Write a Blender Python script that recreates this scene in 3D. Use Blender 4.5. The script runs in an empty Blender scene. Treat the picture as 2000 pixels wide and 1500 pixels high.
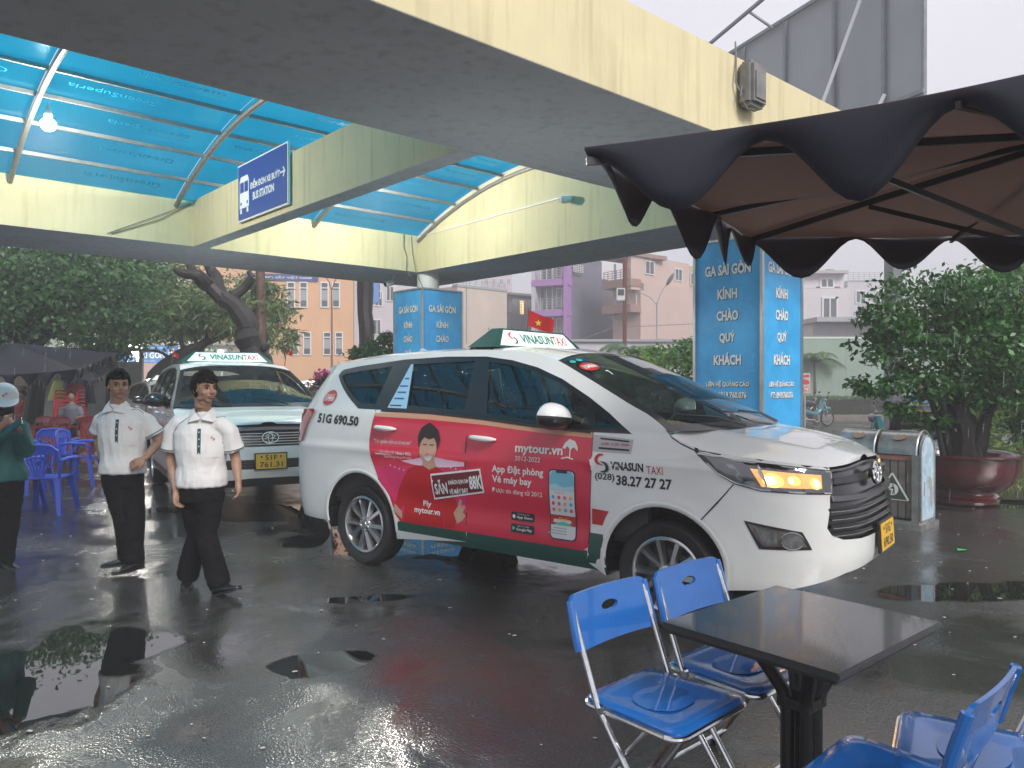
import bpy, bmesh, math, random
import numpy as np
from mathutils import Vector, Matrix, noise, geometry
R = math.radians
rnd = random.Random(7)
S = bpy.context.scene
COL = S.collection

# ---------------------------------------------------------------- camera, sky, sun, exposure
cam_d = bpy.data.cameras.new("camera")
cam = bpy.data.objects.new("camera", cam_d); COL.objects.link(cam)
cam_d.sensor_width = 36.0; cam_d.lens = 27.0; cam_d.clip_start = 0.05; cam_d.clip_end = 600
cam.location = (0, 0, 1.53); cam.rotation_euler = (R(89.81), 0, 0)
S.camera = cam
W = bpy.data.worlds.new("World"); S.world = W; W.use_nodes = True
nt = W.node_tree; nt.nodes.clear()
SUN_EL, SUN_AZ = R(38), R(148)
sky = nt.nodes.new("ShaderNodeTexSky"); sky.sky_type = 'NISHITA'; sky.sun_disc = False
sky.sun_elevation = SUN_EL; sky.sun_rotation = SUN_AZ; sky.air_density = 1.0; sky.dust_density = 4.0
hs = nt.nodes.new("ShaderNodeHueSaturation"); hs.inputs['Saturation'].default_value = 0.10; hs.inputs['Value'].default_value = 0.75
nt.links.new(sky.outputs[0], hs.inputs['Color'])
tc = nt.nodes.new("ShaderNodeTexCoord")
no = nt.nodes.new("ShaderNodeTexNoise"); no.inputs['Scale'].default_value = 2.2; no.inputs['Detail'].default_value = 4
nt.links.new(tc.outputs['Generated'], no.inputs['Vector'])
rp = nt.nodes.new("ShaderNodeValToRGB"); rp.color_ramp.elements[0].position = .3; rp.color_ramp.elements[0].color = (10.6, 10.5, 11.9, 1)
rp.color_ramp.elements[1].position = .75; rp.color_ramp.elements[1].color = (12.4, 12.2, 13.2, 1)
nt.links.new(no.outputs['Fac'], rp.inputs[0])
mx = nt.nodes.new("ShaderNodeMix"); mx.data_type = 'RGBA'; mx.inputs[0].default_value = 0.82
nt.links.new(hs.outputs[0], mx.inputs[6]); nt.links.new(rp.outputs[0], mx.inputs[7])
bg = nt.nodes.new("ShaderNodeBackground"); bg.inputs['Strength'].default_value = 0.0345
nt.links.new(mx.outputs[2], bg.inputs[0])
wo = nt.nodes.new("ShaderNodeOutputWorld"); nt.links.new(bg.outputs[0], wo.inputs[0])
sd = bpy.data.lights.new("sun", 'SUN'); sd.energy = 1.5; sd.angle = R(25); sd.color = (1, .96, .92)
so = bpy.data.objects.new("sun", sd); COL.objects.link(so)
sdir = Vector((math.cos(SUN_EL)*math.sin(SUN_AZ), math.cos(SUN_EL)*math.cos(SUN_AZ), math.sin(SUN_EL)))
so.rotation_euler = sdir.to_track_quat('Z', 'Y').to_euler()
S.view_settings.view_transform = 'Standard'; S.view_settings.look = 'None'
S.view_settings.exposure = 1.5; S.view_settings.gamma = 1.0; S.view_settings.use_curve_mapping = False
S.render.engine = 'CYCLES'
S.cycles.use_denoising = True; S.cycles.max_bounces = 8; S.cycles.transparent_max_bounces = 24
S.cycles.diffuse_bounces = 4; S.cycles.glossy_bounces = 4; S.cycles.transmission_bounces = 6
S.cycles.caustics_reflective = False; S.cycles.caustics_refractive = False; S.cycles.sample_clamp_indirect = 6

# ---------------------------------------------------------------- helpers
def X(px, d): return (px - 1000) / 1500 * d           # sideways metres of a sight line at a distance
def Z(py, d): return 1.53 + (745 - py) / 1500 * d     # height on a sight line at a distance

def tag(o, label=None, cat=None, group=None, kind=None):
    if label: o['label'] = label
    if cat: o['category'] = cat
    if group: o['group'] = group
    if kind: o['kind'] = kind
    return o
def empty(name, loc=(0, 0, 0), rz=0, label=None, cat=None, group=None):
    o = bpy.data.objects.new(name, None); COL.objects.link(o); o.empty_display_size = .1
    o.location = loc; o.rotation_euler = (0, 0, rz)
    return tag(o, label, cat, group)
def link(name, me, parent=None, loc=None):
    o = bpy.data.objects.new(name, me); COL.objects.link(o)
    if parent is not None: o.parent = parent
    if loc is not None: o.location = loc
    return o
def mesh(name, verts, faces, mat=None, parent=None, smooth=False, loc=None, autos=None):
    me = bpy.data.meshes.new(name); me.from_pydata([tuple(v) for v in verts], [], faces)
    if mat is not None: me.materials.append(mat)
    if smooth:
        me.polygons.foreach_set('use_smooth', [True]*len(me.polygons))
        if autos is not None: me.set_sharp_from_angle(angle=R(autos))
    me.update()
    return link(name, me, parent, loc)
def tree_copy(o, parent=None, loc=None, rz=None, label=None):
    c = o.copy(); COL.objects.link(c)
    if parent is not None: c.parent = parent
    if loc is not None: c.location = loc
    if rz is not None: c.rotation_euler = (0, 0, rz)
    if label: c['label'] = label
    for ch in o.children: tree_copy(ch, c)
    return c

class MB:
    """gathers shapes into one mesh"""
    def __init__(s): s.v = []; s.f = []
    def add(s, vs, fs, M=None):
        b = len(s.v)
        if M is not None: vs = [tuple(M @ Vector(v)) for v in vs]
        s.v += [tuple(v) for v in vs]; s.f += [tuple(i + b for i in f) for f in fs]; return s
    def box(s, c, d, rz=0, M=None, bev=0):
        x, y, z = d[0]/2, d[1]/2, d[2]/2
        if bev > 0:
            bm = bmesh.new(); bmesh.ops.create_cube(bm, size=1)
            for v in bm.verts: v.co = (v.co.x*d[0], v.co.y*d[1], v.co.z*d[2])
            bmesh.ops.bevel(bm, geom=list(bm.edges), offset=bev, segments=2, affect='EDGES')
            bm.verts.ensure_lookup_table()
            vs = [v.co.copy() for v in bm.verts]; fs = [tuple(v.index for v in f.verts) for f in bm.faces]; bm.free()
        else:
            vs = [(-x,-y,-z),(x,-y,-z),(x,y,-z),(-x,y,-z),(-x,-y,z),(x,-y,z),(x,y,z),(-x,y,z)]
            fs = [(0,3,2,1),(4,5,6,7),(0,1,5,4),(1,2,6,5),(2,3,7,6),(3,0,4,7)]
        T = Matrix.Translation(c) @ Matrix.Rotation(rz, 4, 'Z')
        if M is not None: T = M @ T
        return s.add(vs, fs, T)
    def tube(s, pts, r, n=8, cap=True, M=None):
        pts = [Vector(p) for p in pts]; k = len(pts)
        rr = r if isinstance(r, (list, tuple)) else [r]*k
        vs = []; fs = []
        t0 = (pts[1]-pts[0]).normalized(); up = Vector((0,0,1)) if abs(t0.z) < .9 else Vector((1,0,0))
        nrm = t0.cross(up).normalized()
        for i, p in enumerate(pts):
            t = (pts[min(i+1,k-1)]-pts[max(i-1,0)]).normalized()
            nrm = (nrm - t*nrm.dot(t))
            nrm = nrm.normalized() if nrm.length > 1e-6 else t.orthogonal().normalized()
            b = t.cross(nrm)
            for j in range(n):
                a = 2*math.pi*j/n; vs.append(p + (nrm*math.cos(a)+b*math.sin(a))*rr[i])
        for i in range(k-1):
            for j in range(n):
                fs.append((i*n+j, i*n+(j+1)%n, (i+1)*n+(j+1)%n, (i+1)*n+j))
        if cap: fs.append(tuple(reversed(range(n)))); fs.append(tuple((k-1)*n+j for j in range(n)))
        return s.add(vs, fs, M)
    def bar(s, a, b, w, h=None, M=None):
        """rectangular bar from a to b"""
        h = h or w; a = Vector(a); b = Vector(b); t = (b-a).normalized()
        up = Vector((0,0,1)) if abs(t.z) < .95 else Vector((1,0,0))
        sx = t.cross(up).normalized(); sz = sx.cross(t)
        vs = [p + sx*i*w/2 + sz*j*h/2 for p in (a,b) for i,j in ((-1,-1),(1,-1),(1,1),(-1,1))]
        return s.add(vs, [(0,1,2,3),(7,6,5,4),(0,4,5,1),(1,5,6,2),(2,6,7,3),(3,7,4,0)], M)
    def lathe(s, prof, n=24, M=None, cap=True):
        vs = [(r*math.cos(2*math.pi*j/n), r*math.sin(2*math.pi*j/n), z) for r, z in prof for j in range(n)]
        fs = [(i*n+j, i*n+(j+1)%n, (i+1)*n+(j+1)%n, (i+1)*n+j) for i in range(len(prof)-1) for j in range(n)]
        if cap: fs += [tuple(reversed(range(n))), tuple((len(prof)-1)*n+j for j in range(n))]
        return s.add(vs, fs, M)
    def prism(s, poly, h, M=None, z0=0):
        n = len(poly)
        vs = [(x,y,z0) for x,y in poly]+[(x,y,z0+h) for x,y in poly]
        return s.add(vs, [tuple(reversed(range(n))), tuple(range(n,2*n))]+[(i,(i+1)%n,n+(i+1)%n,n+i) for i in range(n)], M)
    def ball(s, c, r, n=12, m=8, M=None):
        rx, ry, rz = r if isinstance(r, (tuple, list)) else (r,r,r)
        vs = []; fs = []
        for i in range(m+1):
            p = math.pi*i/m
            for j in range(n):
                a = 2*math.pi*j/n; vs.append((c[0]+rx*math.sin(p)*math.cos(a), c[1]+ry*math.sin(p)*math.sin(a), c[2]-rz*math.cos(p)))
        for i in range(m):
            for j in range(n): fs.append((i*n+j, i*n+(j+1)%n, (i+1)*n+(j+1)%n, (i+1)*n+j))
        return s.add(vs, fs, M)
    def build(s, name, mat, parent=None, smooth=False, autos=35, loc=None):
        return mesh(name, s.v, s.f, mat, parent, smooth, loc, autos if smooth else None)
def frame(o, xa, ya, za=None):
    """matrix with origin o and the given axes"""
    xa = Vector(xa).normalized(); ya = Vector(ya).normalized(); za = Vector(za).normalized() if za is not None else xa.cross(ya)
    return Matrix(((xa.x,ya.x,za.x,o[0]),(xa.y,ya.y,za.y,o[1]),(xa.z,ya.z,za.z,o[2]),(0,0,0,1)))

# ---------------------------------------------------------------- materials
MATS = {}
def mat(name, col, rough=.5, metal=0, spec=.5, noise_amt=0.0, nscale=6, bump=0.0, bscale=40, coat=0, coatr=.05, col2=None, trans=0, alpha=1, emit=None, es=0, dirt=0, sheen=0):
    if name in MATS: return MATS[name]
    m = bpy.data.materials.new(name); m.use_nodes = True; n = m.node_tree; b = n.nodes['Principled BSDF']
    b.inputs['Base Color'].default_value = (*col, 1); b.inputs['Roughness'].default_value = rough
    b.inputs['Metallic'].default_value = metal; b.inputs['Specular IOR Level'].default_value = spec
    b.inputs['Coat Weight'].default_value = coat; b.inputs['Coat Roughness'].default_value = coatr
    b.inputs['Transmission Weight'].default_value = trans; b.inputs['Alpha'].default_value = alpha
    b.inputs['Sheen Weight'].default_value = sheen
    if emit: b.inputs['Emission Color'].default_value = (*emit, 1); b.inputs['Emission Strength'].default_value = es
    if noise_amt or bump or col2:
        t = n.nodes.new('ShaderNodeTexCoord')
        if noise_amt or col2:
            q = n.nodes.new('ShaderNodeTexNoise'); q.inputs['Scale'].default_value = nscale; q.inputs['Detail'].default_value = 6; q.inputs['Roughness'].default_value = .65
            n.links.new(t.outputs['Object'], q.inputs['Vector'])
            r_ = n.nodes.new('ShaderNodeValToRGB'); r_.color_ramp.elements[0].position = .32; r_.color_ramp.elements[1].position = .68
            a = noise_amt; c2 = col2 or col
            r_.color_ramp.elements[0].color = (*[c*(1-a) for c in col], 1); r_.color_ramp.elements[1].color = (*[min(1,c*(1+a)) for c in c2], 1)
            n.links.new(q.outputs['Fac'], r_.inputs[0]); n.links.new(r_.outputs[0], b.inputs['Base Color'])
        if bump:
            q2 = n.nodes.new('ShaderNodeTexNoise'); q2.inputs['Scale'].default_value = bscale; q2.inputs['Detail'].default_value = 4
            n.links.new(t.outputs['Object'], q2.inputs['Vector'])
            bp = n.nodes.new('ShaderNodeBump'); bp.inputs['Strength'].default_value = bump; bp.inputs['Distance'].default_value = .01
            n.links.new(q2.outputs['Fac'], bp.inputs['Height']); n.links.new(bp.outputs[0], b.inputs['Normal'])
    MATS[name] = m; return m
def leafmat(name, c1, c2, tr=.35):
    if name in MATS: return MATS[name]
    m = mat(name, c1, .38, col2=c2, noise_amt=.35, nscale=1.7)
    n = m.node_tree; b = n.nodes['Principled BSDF']; o = n.nodes['Material Output']
    t = n.nodes.new('ShaderNodeBsdfTranslucent'); ms = n.nodes.new('ShaderNodeMixShader'); ms.inputs[0].default_value = tr
    src = b.inputs['Base Color'].links[0].from_socket
    g = n.nodes.new('ShaderNodeNewGeometry'); mul = n.nodes.new('ShaderNodeHueSaturation')
    mr = n.nodes.new('ShaderNodeMapRange'); mr.inputs[3].default_value = .6; mr.inputs[4].default_value = 1.5
    n.links.new(g.outputs['Random Per Island'], mr.inputs[0]); n.links.new(mr.outputs[0], mul.inputs['Value']); n.links.new(src, mul.inputs['Color'])
    n.links.new(mul.outputs[0], b.inputs['Base Color']); n.links.new(mul.outputs[0], t.inputs['Color'])
    n.links.new(b.outputs[0], ms.inputs[1]); n.links.new(t.outputs[0], ms.inputs[2]); n.links.new(ms.outputs[0], o.inputs[0])
    return m

# ---------------------------------------------------------------- flat print: lettering as thin meshes
def text2d(txt, h=None, w=None, bold=.0, slant=0):
    """verts, faces of lettering, centred, cap-height about h, width fitted to w"""
    cu = bpy.data.curves.new('t', 'FONT'); cu.body = txt; cu.align_x = 'CENTER'; cu.resolution_u = 2; cu.offset = bold; cu.shear = slant
    cu.space_line = .95
    ob = bpy.data.objects.new('t', cu); COL.objects.link(ob)
    me = ob.to_mesh(); v = np.array([p.co[:2] for p in me.vertices]) if len(me.vertices) else np.zeros((1,2)); f = [tuple(p.vertices) for p in me.polygons]
    ob.to_mesh_clear(); bpy.data.objects.remove(ob); bpy.data.curves.remove(cu)
    lo = v.min(0); hi = v.max(0); v = v - (lo+hi)/2; sz = hi-lo
    sy = (h/sz[1]) if h else None; sx = (w/sz[0]) if w else None
    if sy is None: sy = sx
    if sx is None: sx = sy
    return [(a*sx, b*sy) for a, b in v], f
def put_text(txt, M, mat_, parent, h=None, w=None, bold=.0, name='lettering', slant=0, off=.0):
    v, f = text2d(txt, h, w, bold, slant)
    return mesh(name, [M @ Vector((a, b, off)) for a, b in v], f, mat_, parent)
def flat(name, poly, M, mat_, parent, th=0.0, off=0.0):
    """polygon in a plane frame, with thickness"""
    mb = MB()
    if th: mb.prism(poly, th, M, off)
    else: mb.add([(x,y,off) for x,y in poly], [tuple(range(len(poly)))], M)
    return mb.build(name, mat_, parent)
def rect(cx, cy, w, h): return [(cx-w/2,cy-h/2),(cx+w/2,cy-h/2),(cx+w/2,cy+h/2),(cx-w/2,cy+h/2)]
def circle(cx, cy, rx, ry=None, n=24): 
    ry = ry or rx; return [(cx+rx*math.cos(2*math.pi*i/n), cy+ry*math.sin(2*math.pi*i/n)) for i in range(n)]
# ---------------------------------------------------------------- ground
def ground_mat():
    m = bpy.data.materials.new('wet_asphalt'); m.use_nodes = True; n = m.node_tree; b = n.nodes['Principled BSDF']; L = n.links.new
    g = n.nodes.new('ShaderNodeTexCoord'); P = g.outputs['Object']
    def nz(s, d=6, r=.6, dist=0):
        q = n.nodes.new('ShaderNodeTexNoise'); q.inputs['Scale'].default_value = s; q.inputs['Detail'].default_value = d; q.inputs['Roughness'].default_value = r; q.inputs['Distortion'].default_value = dist
        L(P, q.inputs['Vector']); return q.outputs['Fac']
    def ramp(s, p0, c0, p1, c1):
        q = n.nodes.new('ShaderNodeValToRGB'); q.color_ramp.elements[0].position = p0; q.color_ramp.elements[1].position = p1
        q.color_ramp.elements[0].color = (*c0, 1); q.color_ramp.elements[1].color = (*c1, 1); L(s, q.inputs[0]); return q.outputs[0]
    def mul(a, bb, t='MULTIPLY', f=1.0):
        q = n.nodes.new('ShaderNodeMix'); q.data_type = 'RGBA'; q.blend_type = t; q.inputs[0].default_value = f
        L(a, q.inputs[6]); L(bb, q.inputs[7]); return q.outputs[2]
    big = ramp(nz(.35, 5, .6, .5), .3, (.028,.029,.028), .72, (.062,.060,.056))
    fine = ramp(nz(70, 3, .7), .35, (.55,.55,.55), .7, (1.5,1.5,1.5))
    L(mul(big, fine), b.inputs['Base Color'])
    wet = nz(.9, 6, .62, .7)
    L(ramp(wet, .40, (.10,)*3, .66, (.34,)*3), b.inputs['Roughness'])
    b.inputs['Specular IOR Level'].default_value = .8; b.inputs['IOR'].default_value = 1.7
    vo = n.nodes.new('ShaderNodeTexVoronoi'); vo.inputs['Scale'].default_value = 95; L(P, vo.inputs['Vector'])
    lg = nz(3.0, 3)
    bp = n.nodes.new('ShaderNodeBump'); bp.inputs['Distance'].default_value = .003
    L(ramp(wet, .40, (.10,)*3, .62, (.85,)*3), bp.inputs['Strength']); L(vo.outputs['Distance'], bp.inputs['Height'])
    bp2 = n.nodes.new('ShaderNodeBump'); bp2.inputs['Distance'].default_value = .02; bp2.inputs['Strength'].default_value = .22
    L(lg, bp2.inputs['Height']); L(bp.outputs[0], bp2.inputs['Normal']); L(bp2.outputs[0], b.inputs['Normal'])
    # standing water: soft edged hollows
    tot = None
    for (cx, cy, rx, ry, rot, am) in ((-2.43,3.95,.60,.86,.1,.9),(-.75,7.35,1.9,.9,-.45,.8),(-2.75,8.9,1.7,.5,-.3,.9),(-.15,2.85,.50,.16,.1,.8),(1.9,6.3,.8,.3,-.3,.9),(5.3,9.4,1.4,.35,.1,.9),(-1.08,4.15,.33,.20,.3,.9),(.95,5.2,.9,.2,-.6,.9),(-4.6,3.6,.6,.5,0,.9),(3.4,5.6,.7,.25,.2,1.),(-3.6,12.5,2.2,.8,0,.8),(-1.05,5.4,.35,.12,.2,1.)):
        mp = n.nodes.new('ShaderNodeMapping'); mp.vector_type = 'TEXTURE'; mp.inputs['Location'].default_value = (cx, cy, 0); mp.inputs['Rotation'].default_value = (0,0,rot); mp.inputs['Scale'].default_value = (rx, ry, 1)
        L(P, mp.inputs[0]); ln = n.nodes.new('ShaderNodeVectorMath'); ln.operation = 'LENGTH'; L(mp.outputs[0], ln.inputs[0])
        if tot is None: tot = ln.outputs['Value']
        else:
            mn = n.nodes.new('ShaderNodeMath'); mn.operation = 'MINIMUM'; L(tot, mn.inputs[0]); L(ln.outputs['Value'], mn.inputs[1]); tot = mn.outputs[0]
    ad = n.nodes.new('ShaderNodeMath'); ad.operation = 'MULTIPLY_ADD'; ad.inputs[1].default_value = 1.9; L(nz(1.5, 5, .55, .4), ad.inputs[0]); L(tot, ad.inputs[2])   # distance + noise
    pm = n.nodes.new('ShaderNodeMapRange'); pm.interpolation_type = 'SMOOTHSTEP'; pm.inputs[1].default_value = 1.82; pm.inputs[2].default_value = 2.04; pm.inputs[3].default_value = 0; pm.inputs[4].default_value = 1; L(ad.outputs[0], pm.inputs[0])   # 0 in water
    def gate(sock, lo):
        old = sock.links[0].from_socket; mm = n.nodes.new('ShaderNodeMix'); mm.data_type = 'FLOAT'; mm.inputs[2].default_value = lo; L(pm.outputs[0], mm.inputs[0]); L(old, mm.inputs[3]); L(mm.outputs[0], sock)
    gate(b.inputs['Roughness'], .015); gate(bp.inputs['Strength'], 0.0)
    mm = n.nodes.new('ShaderNodeMix'); mm.data_type = 'FLOAT'; mm.inputs[2].default_value = .015; mm.inputs[3].default_value = .22; L(pm.outputs[0], mm.inputs[0]); L(mm.outputs[0], bp2.inputs['Strength'])
    oldc = b.inputs['Base Color'].links[0].from_socket; mc = n.nodes.new('ShaderNodeMix'); mc.data_type = 'RGBA'; mc.inputs[6].default_value = (.012,.013,.012,1); L(pm.outputs[0], mc.inputs[0]); L(oldc, mc.inputs[7]); L(mc.outputs[2], b.inputs['Base Color'])
    return m
M_asphalt = ground_mat()
g = mesh('asphalt_ground', [(-150,-20,0),(150,-20,0),(150,260,0),(-150,260,0)], [(0,1,2,3)], M_asphalt); tag(g, kind='structure')
# ---------------------------------------------------------------- canopy
E1 = Vector((.745, .667, 0)); E2 = Vector((-.667, .745, 0)); E1.normalize(); E2 = Vector((-E1.y, E1.x, 0))
YAW = math.atan2(E1.y, E1.x)
def K(a, b, z=0): return E1*a + E2*b + Vector((0,0,z))       # point in canopy axes
M_yel = mat('yellow_render', (.74,.66,.40), .75, noise_amt=.06, nscale=1.6, bump=.12, bscale=60)
def canopy_paint(name, base):
    m = mat(name, base, .8, noise_amt=.07, nscale=1.1, bump=.15, bscale=30)
    n = m.node_tree; b = n.nodes['Principled BSDF']; src = b.inputs['Base Color'].links[0].from_socket
    t = n.nodes.new('ShaderNodeTexCoord'); mp = n.nodes.new('ShaderNodeMapping'); mp.inputs['Scale'].default_value = (5, 5, .35)
    q = n.nodes.new('ShaderNodeTexNoise'); q.inputs['Scale'].default_value = 2.2; q.inputs['Detail'].default_value = 8
    r_ = n.nodes.new('ShaderNodeValToRGB'); r_.color_ramp.elements[0].position = .25; r_.color_ramp.elements[0].color = (.72,.70,.66,1); r_.color_ramp.elements[1].position = .48; r_.color_ramp.elements[1].color = (1,1,1,1)
    x = n.nodes.new('ShaderNodeMix'); x.data_type = 'RGBA'; x.blend_type = 'MULTIPLY'; x.inputs[0].default_value = .72
    n.links.new(t.outputs['Object'], mp.inputs[0]); n.links.new(mp.outputs[0], q.inputs['Vector']); n.links.new(q.outputs['Fac'], r_.inputs[0])
    n.links.new(src, x.inputs[6]); n.links.new(r_.outputs[0], x.inputs[7]); n.links.new(x.outputs[2], b.inputs['Base Color']); return m
M_yel = canopy_paint('pale_yellow_render', (.66,.59,.36))
M_soff = canopy_paint('grey_soffit_paint', (.70,.71,.72))
M_steel = mat('galvanised_tube', (.24,.24,.23), .5, .5, noise_amt=.15, nscale=12)
M_poly = bpy.data.materials.new('cyan_polycarbonate'); M_poly.use_nodes = True
n = M_poly.node_tree; n.nodes.clear(); L = n.links.new
tcn = n.nodes.new('ShaderNodeTexCoord')
nn = n.nodes.new('ShaderNodeTexNoise'); nn.inputs['Scale'].default_value = 1.2; nn.inputs['Detail'].default_value = 5; L(tcn.outputs['Object'], nn.inputs['Vector'])
cr = n.nodes.new('ShaderNodeValToRGB'); cr.color_ramp.elements[0].position = .3; cr.color_ramp.elements[0].color = (.03,.54,.70,1); cr.color_ramp.elements[1].position = .7; cr.color_ramp.elements[1].color = (.06,.62,.79,1)
L(nn.outputs['Fac'], cr.inputs[0])
tl = n.nodes.new('ShaderNodeBsdfTranslucent'); gl = n.nodes.new('ShaderNodeBsdfGlossy'); gl.inputs['Roughness'].default_value = .12
df = n.nodes.new('ShaderNodeBsdfDiffuse'); L(cr.outputs[0], tl.inputs[0]); L(cr.outputs[0], df.inputs[0])
m1 = n.nodes.new('ShaderNodeMixShader'); m1.inputs[0].default_value = .12; L(tl.outputs[0], m1.inputs[1]); L(df.outputs[0], m1.inputs[2])
tp = n.nodes.new('ShaderNodeBsdfTransparent'); L(cr.outputs[0], tp.inputs[0]); m0 = n.nodes.new('ShaderNodeMixShader'); m0.inputs[0].default_value = .8; L(m1.outputs[0], m0.inputs[1]); L(tp.outputs[0], m0.inputs[2]); m1 = m0
fr = n.nodes.new('ShaderNodeFresnel'); fr.inputs[0].default_value = 1.35
m2 = n.nodes.new('ShaderNodeMixShader'); m2.inputs[0].default_value = .05; L(m1.outputs[0], m2.inputs[1]); L(gl.outputs[0], m2.inputs[2])
ou = n.nodes.new('ShaderNodeOutputMaterial'); L(m2.outputs[0], ou.inputs[0])
M_print = mat('faint_blue_print', (.0,.20,.36), .5)

ZS, ZT = 3.49, 4.16
canopy = empty('station_canopy', K(8.6, 8.3), 0, 'pale yellow concrete canopy with arched cyan plastic roof over the wet forecourt', 'canopy')
CI = Matrix.Translation(-K(8.6, 8.3))
def beam(name, a0, a1, b0, b1, z0=ZS, z1=ZT, th=.13):
    """box girder: yellow side faces, grey soffit as its own slab let into the underside"""
    mb = MB(); C = K((a0+a1)/2, (b0+b1)/2, (z0+z1)/2 + .002)
    mb.box(C, (abs(a1-a0), abs(b1-b0), z1-z0-.004), YAW, CI); o = mb.build(name, M_yel, canopy)
    mb = MB(); mb.box(K((a0+a1)/2, (b0+b1)/2, z0+.0015), (abs(a1-a0)-.006, abs(b1-b0)-.006, .003), YAW, CI); mb.build('soffit', M_soff, o)
    return o
AL = -14
beam('beam', AL, 9.4, 3.43, 5.15)            # near girder
beam('beam', AL, 7.95, 11.4, 13.2)           # far girder
beam('beam', 7.95, 9.4, 5.15, 13.2)          # end girder carried by both columns
beam('beam', 4.0, 4.23, 5.15, 11.4)          # thin cross beam with the bus sign
beam('beam', -6.0, -5.77, 5.15, 11.4)
# arched roof sheets, one per field between rafters and purlins
def arc(b):
    q = (b-8.28)/3.13; return 4.13 + .72*max(0.0, 1-q*q)
for (a, zz) in ((7.95, 0), (4.0, 0)):
    pass
mb = MB()   # gable infill on the end girder, on top of it
pl = [(b, arc(b)) for b in np.linspace(5.15, 11.4, 25)]
vs = []
for b, z in pl: vs += [K(7.953, b, ZT-.01), K(7.953, b, z-.015), K(8.08, b, z-.015), K(8.08, b, ZT-.01)]
fs = []
for i in range(24): 
    q = i*4
    for j in range(4): fs.append((q+j, q+(j+1)%4, q+4+(j+1)%4, q+4+j))
fs += [(0,1,2,3), (96,99,98,97)]
mb.add(vs, fs, CI).build('gable_wall', M_yel, canopy)
purl = [5.15, 5.62, 6.18, 6.75, 7.33, 7.92, 8.5, 9.1, 9.7, 10.3, 10.9, 11.4]
raft = [-8.6, -6.55, -4.5, -2.45, -.35, 1.74, 3.75, 5.9, 7.94]
for bi in range(len(purl)-1):
    for ai in range(len(raft)-1):
        a0, a1, b0, b1 = raft[ai]+.005, raft[ai+1]-.005, purl[bi]+.004, purl[bi+1]-.004
        vs = []; nb = 4
        for t in (0, .006):
            for i in range(nb+1):
                b = b0+(b1-b0)*i/nb
                for a in (a0, a1): vs.append(K(a, b, arc(b)+t))
        o2 = 2*(nb+1); fs = []
        for i in range(nb): fs += [(2*i, 2*i+2, 2*i+3, 2*i+1), (o2+2*i, o2+2*i+1, o2+2*i+3, o2+2*i+2)]
        fs += [(0,1,o2+1,o2), (2*nb, o2+2*nb, o2+2*nb+1, 2*nb+1)]
        for i in range(nb): fs += [(2*i, o2+2*i, o2+2*i+2, 2*i+2), (2*i+1, 2*i+3, o2+2*i+3, o2+2*i+1)]
        o = mesh('roof_sheet', [CI @ v for v in vs], fs, M_poly, canopy)
        # maker's print seen reversed through the sheet
        if ai >= 3:
            vt, ft = text2d('GreenSuperia', .13, .95)
            pv = []; off = rnd.uniform(.3, .7) ; k = rnd.choice((.35, .62))
            am = a0+(a1-a0)*k
            for (u, w_) in vt:
                b = (b0+b1)/2 + w_*1.0; a = am - u
                pv.append(CI @ K(a, b, arc(b)-.004))
            mesh('sheet_print', pv, ft, M_print, o)
for b in purl[1:-1]:
    mb = MB(); mb.bar(K(AL+6, b, arc(b)-.035), K(7.94, b, arc(b)-.035), .032, .045, CI); mb.build('purlin', M_steel, canopy)
for a in raft:
    mb = MB(); mb.tube([K(a, b, arc(b)-.10) for b in np.linspace(5.16, 11.39, 20)], .033, 8, M=CI); mb.build('rafter', M_steel, canopy, True)
# columns
M_white = mat('white_column_paint', (.72,.74,.74), .55, noise_amt=.05)
def zmat(o, ang): return Matrix.Translation(o) @ Matrix.Rotation(ang, 4, 'Z')
CP = [Vector((2.80, 9.12, 0)), Vector((-1.53, 14.02, 0))]
for c in CP:
    mb = MB(); mb.lathe([(.2,0),(.2,ZS-.002)], 32, CI @ Matrix.Translation(c)); mb.build('column', M_white, canopy, True)
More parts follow.
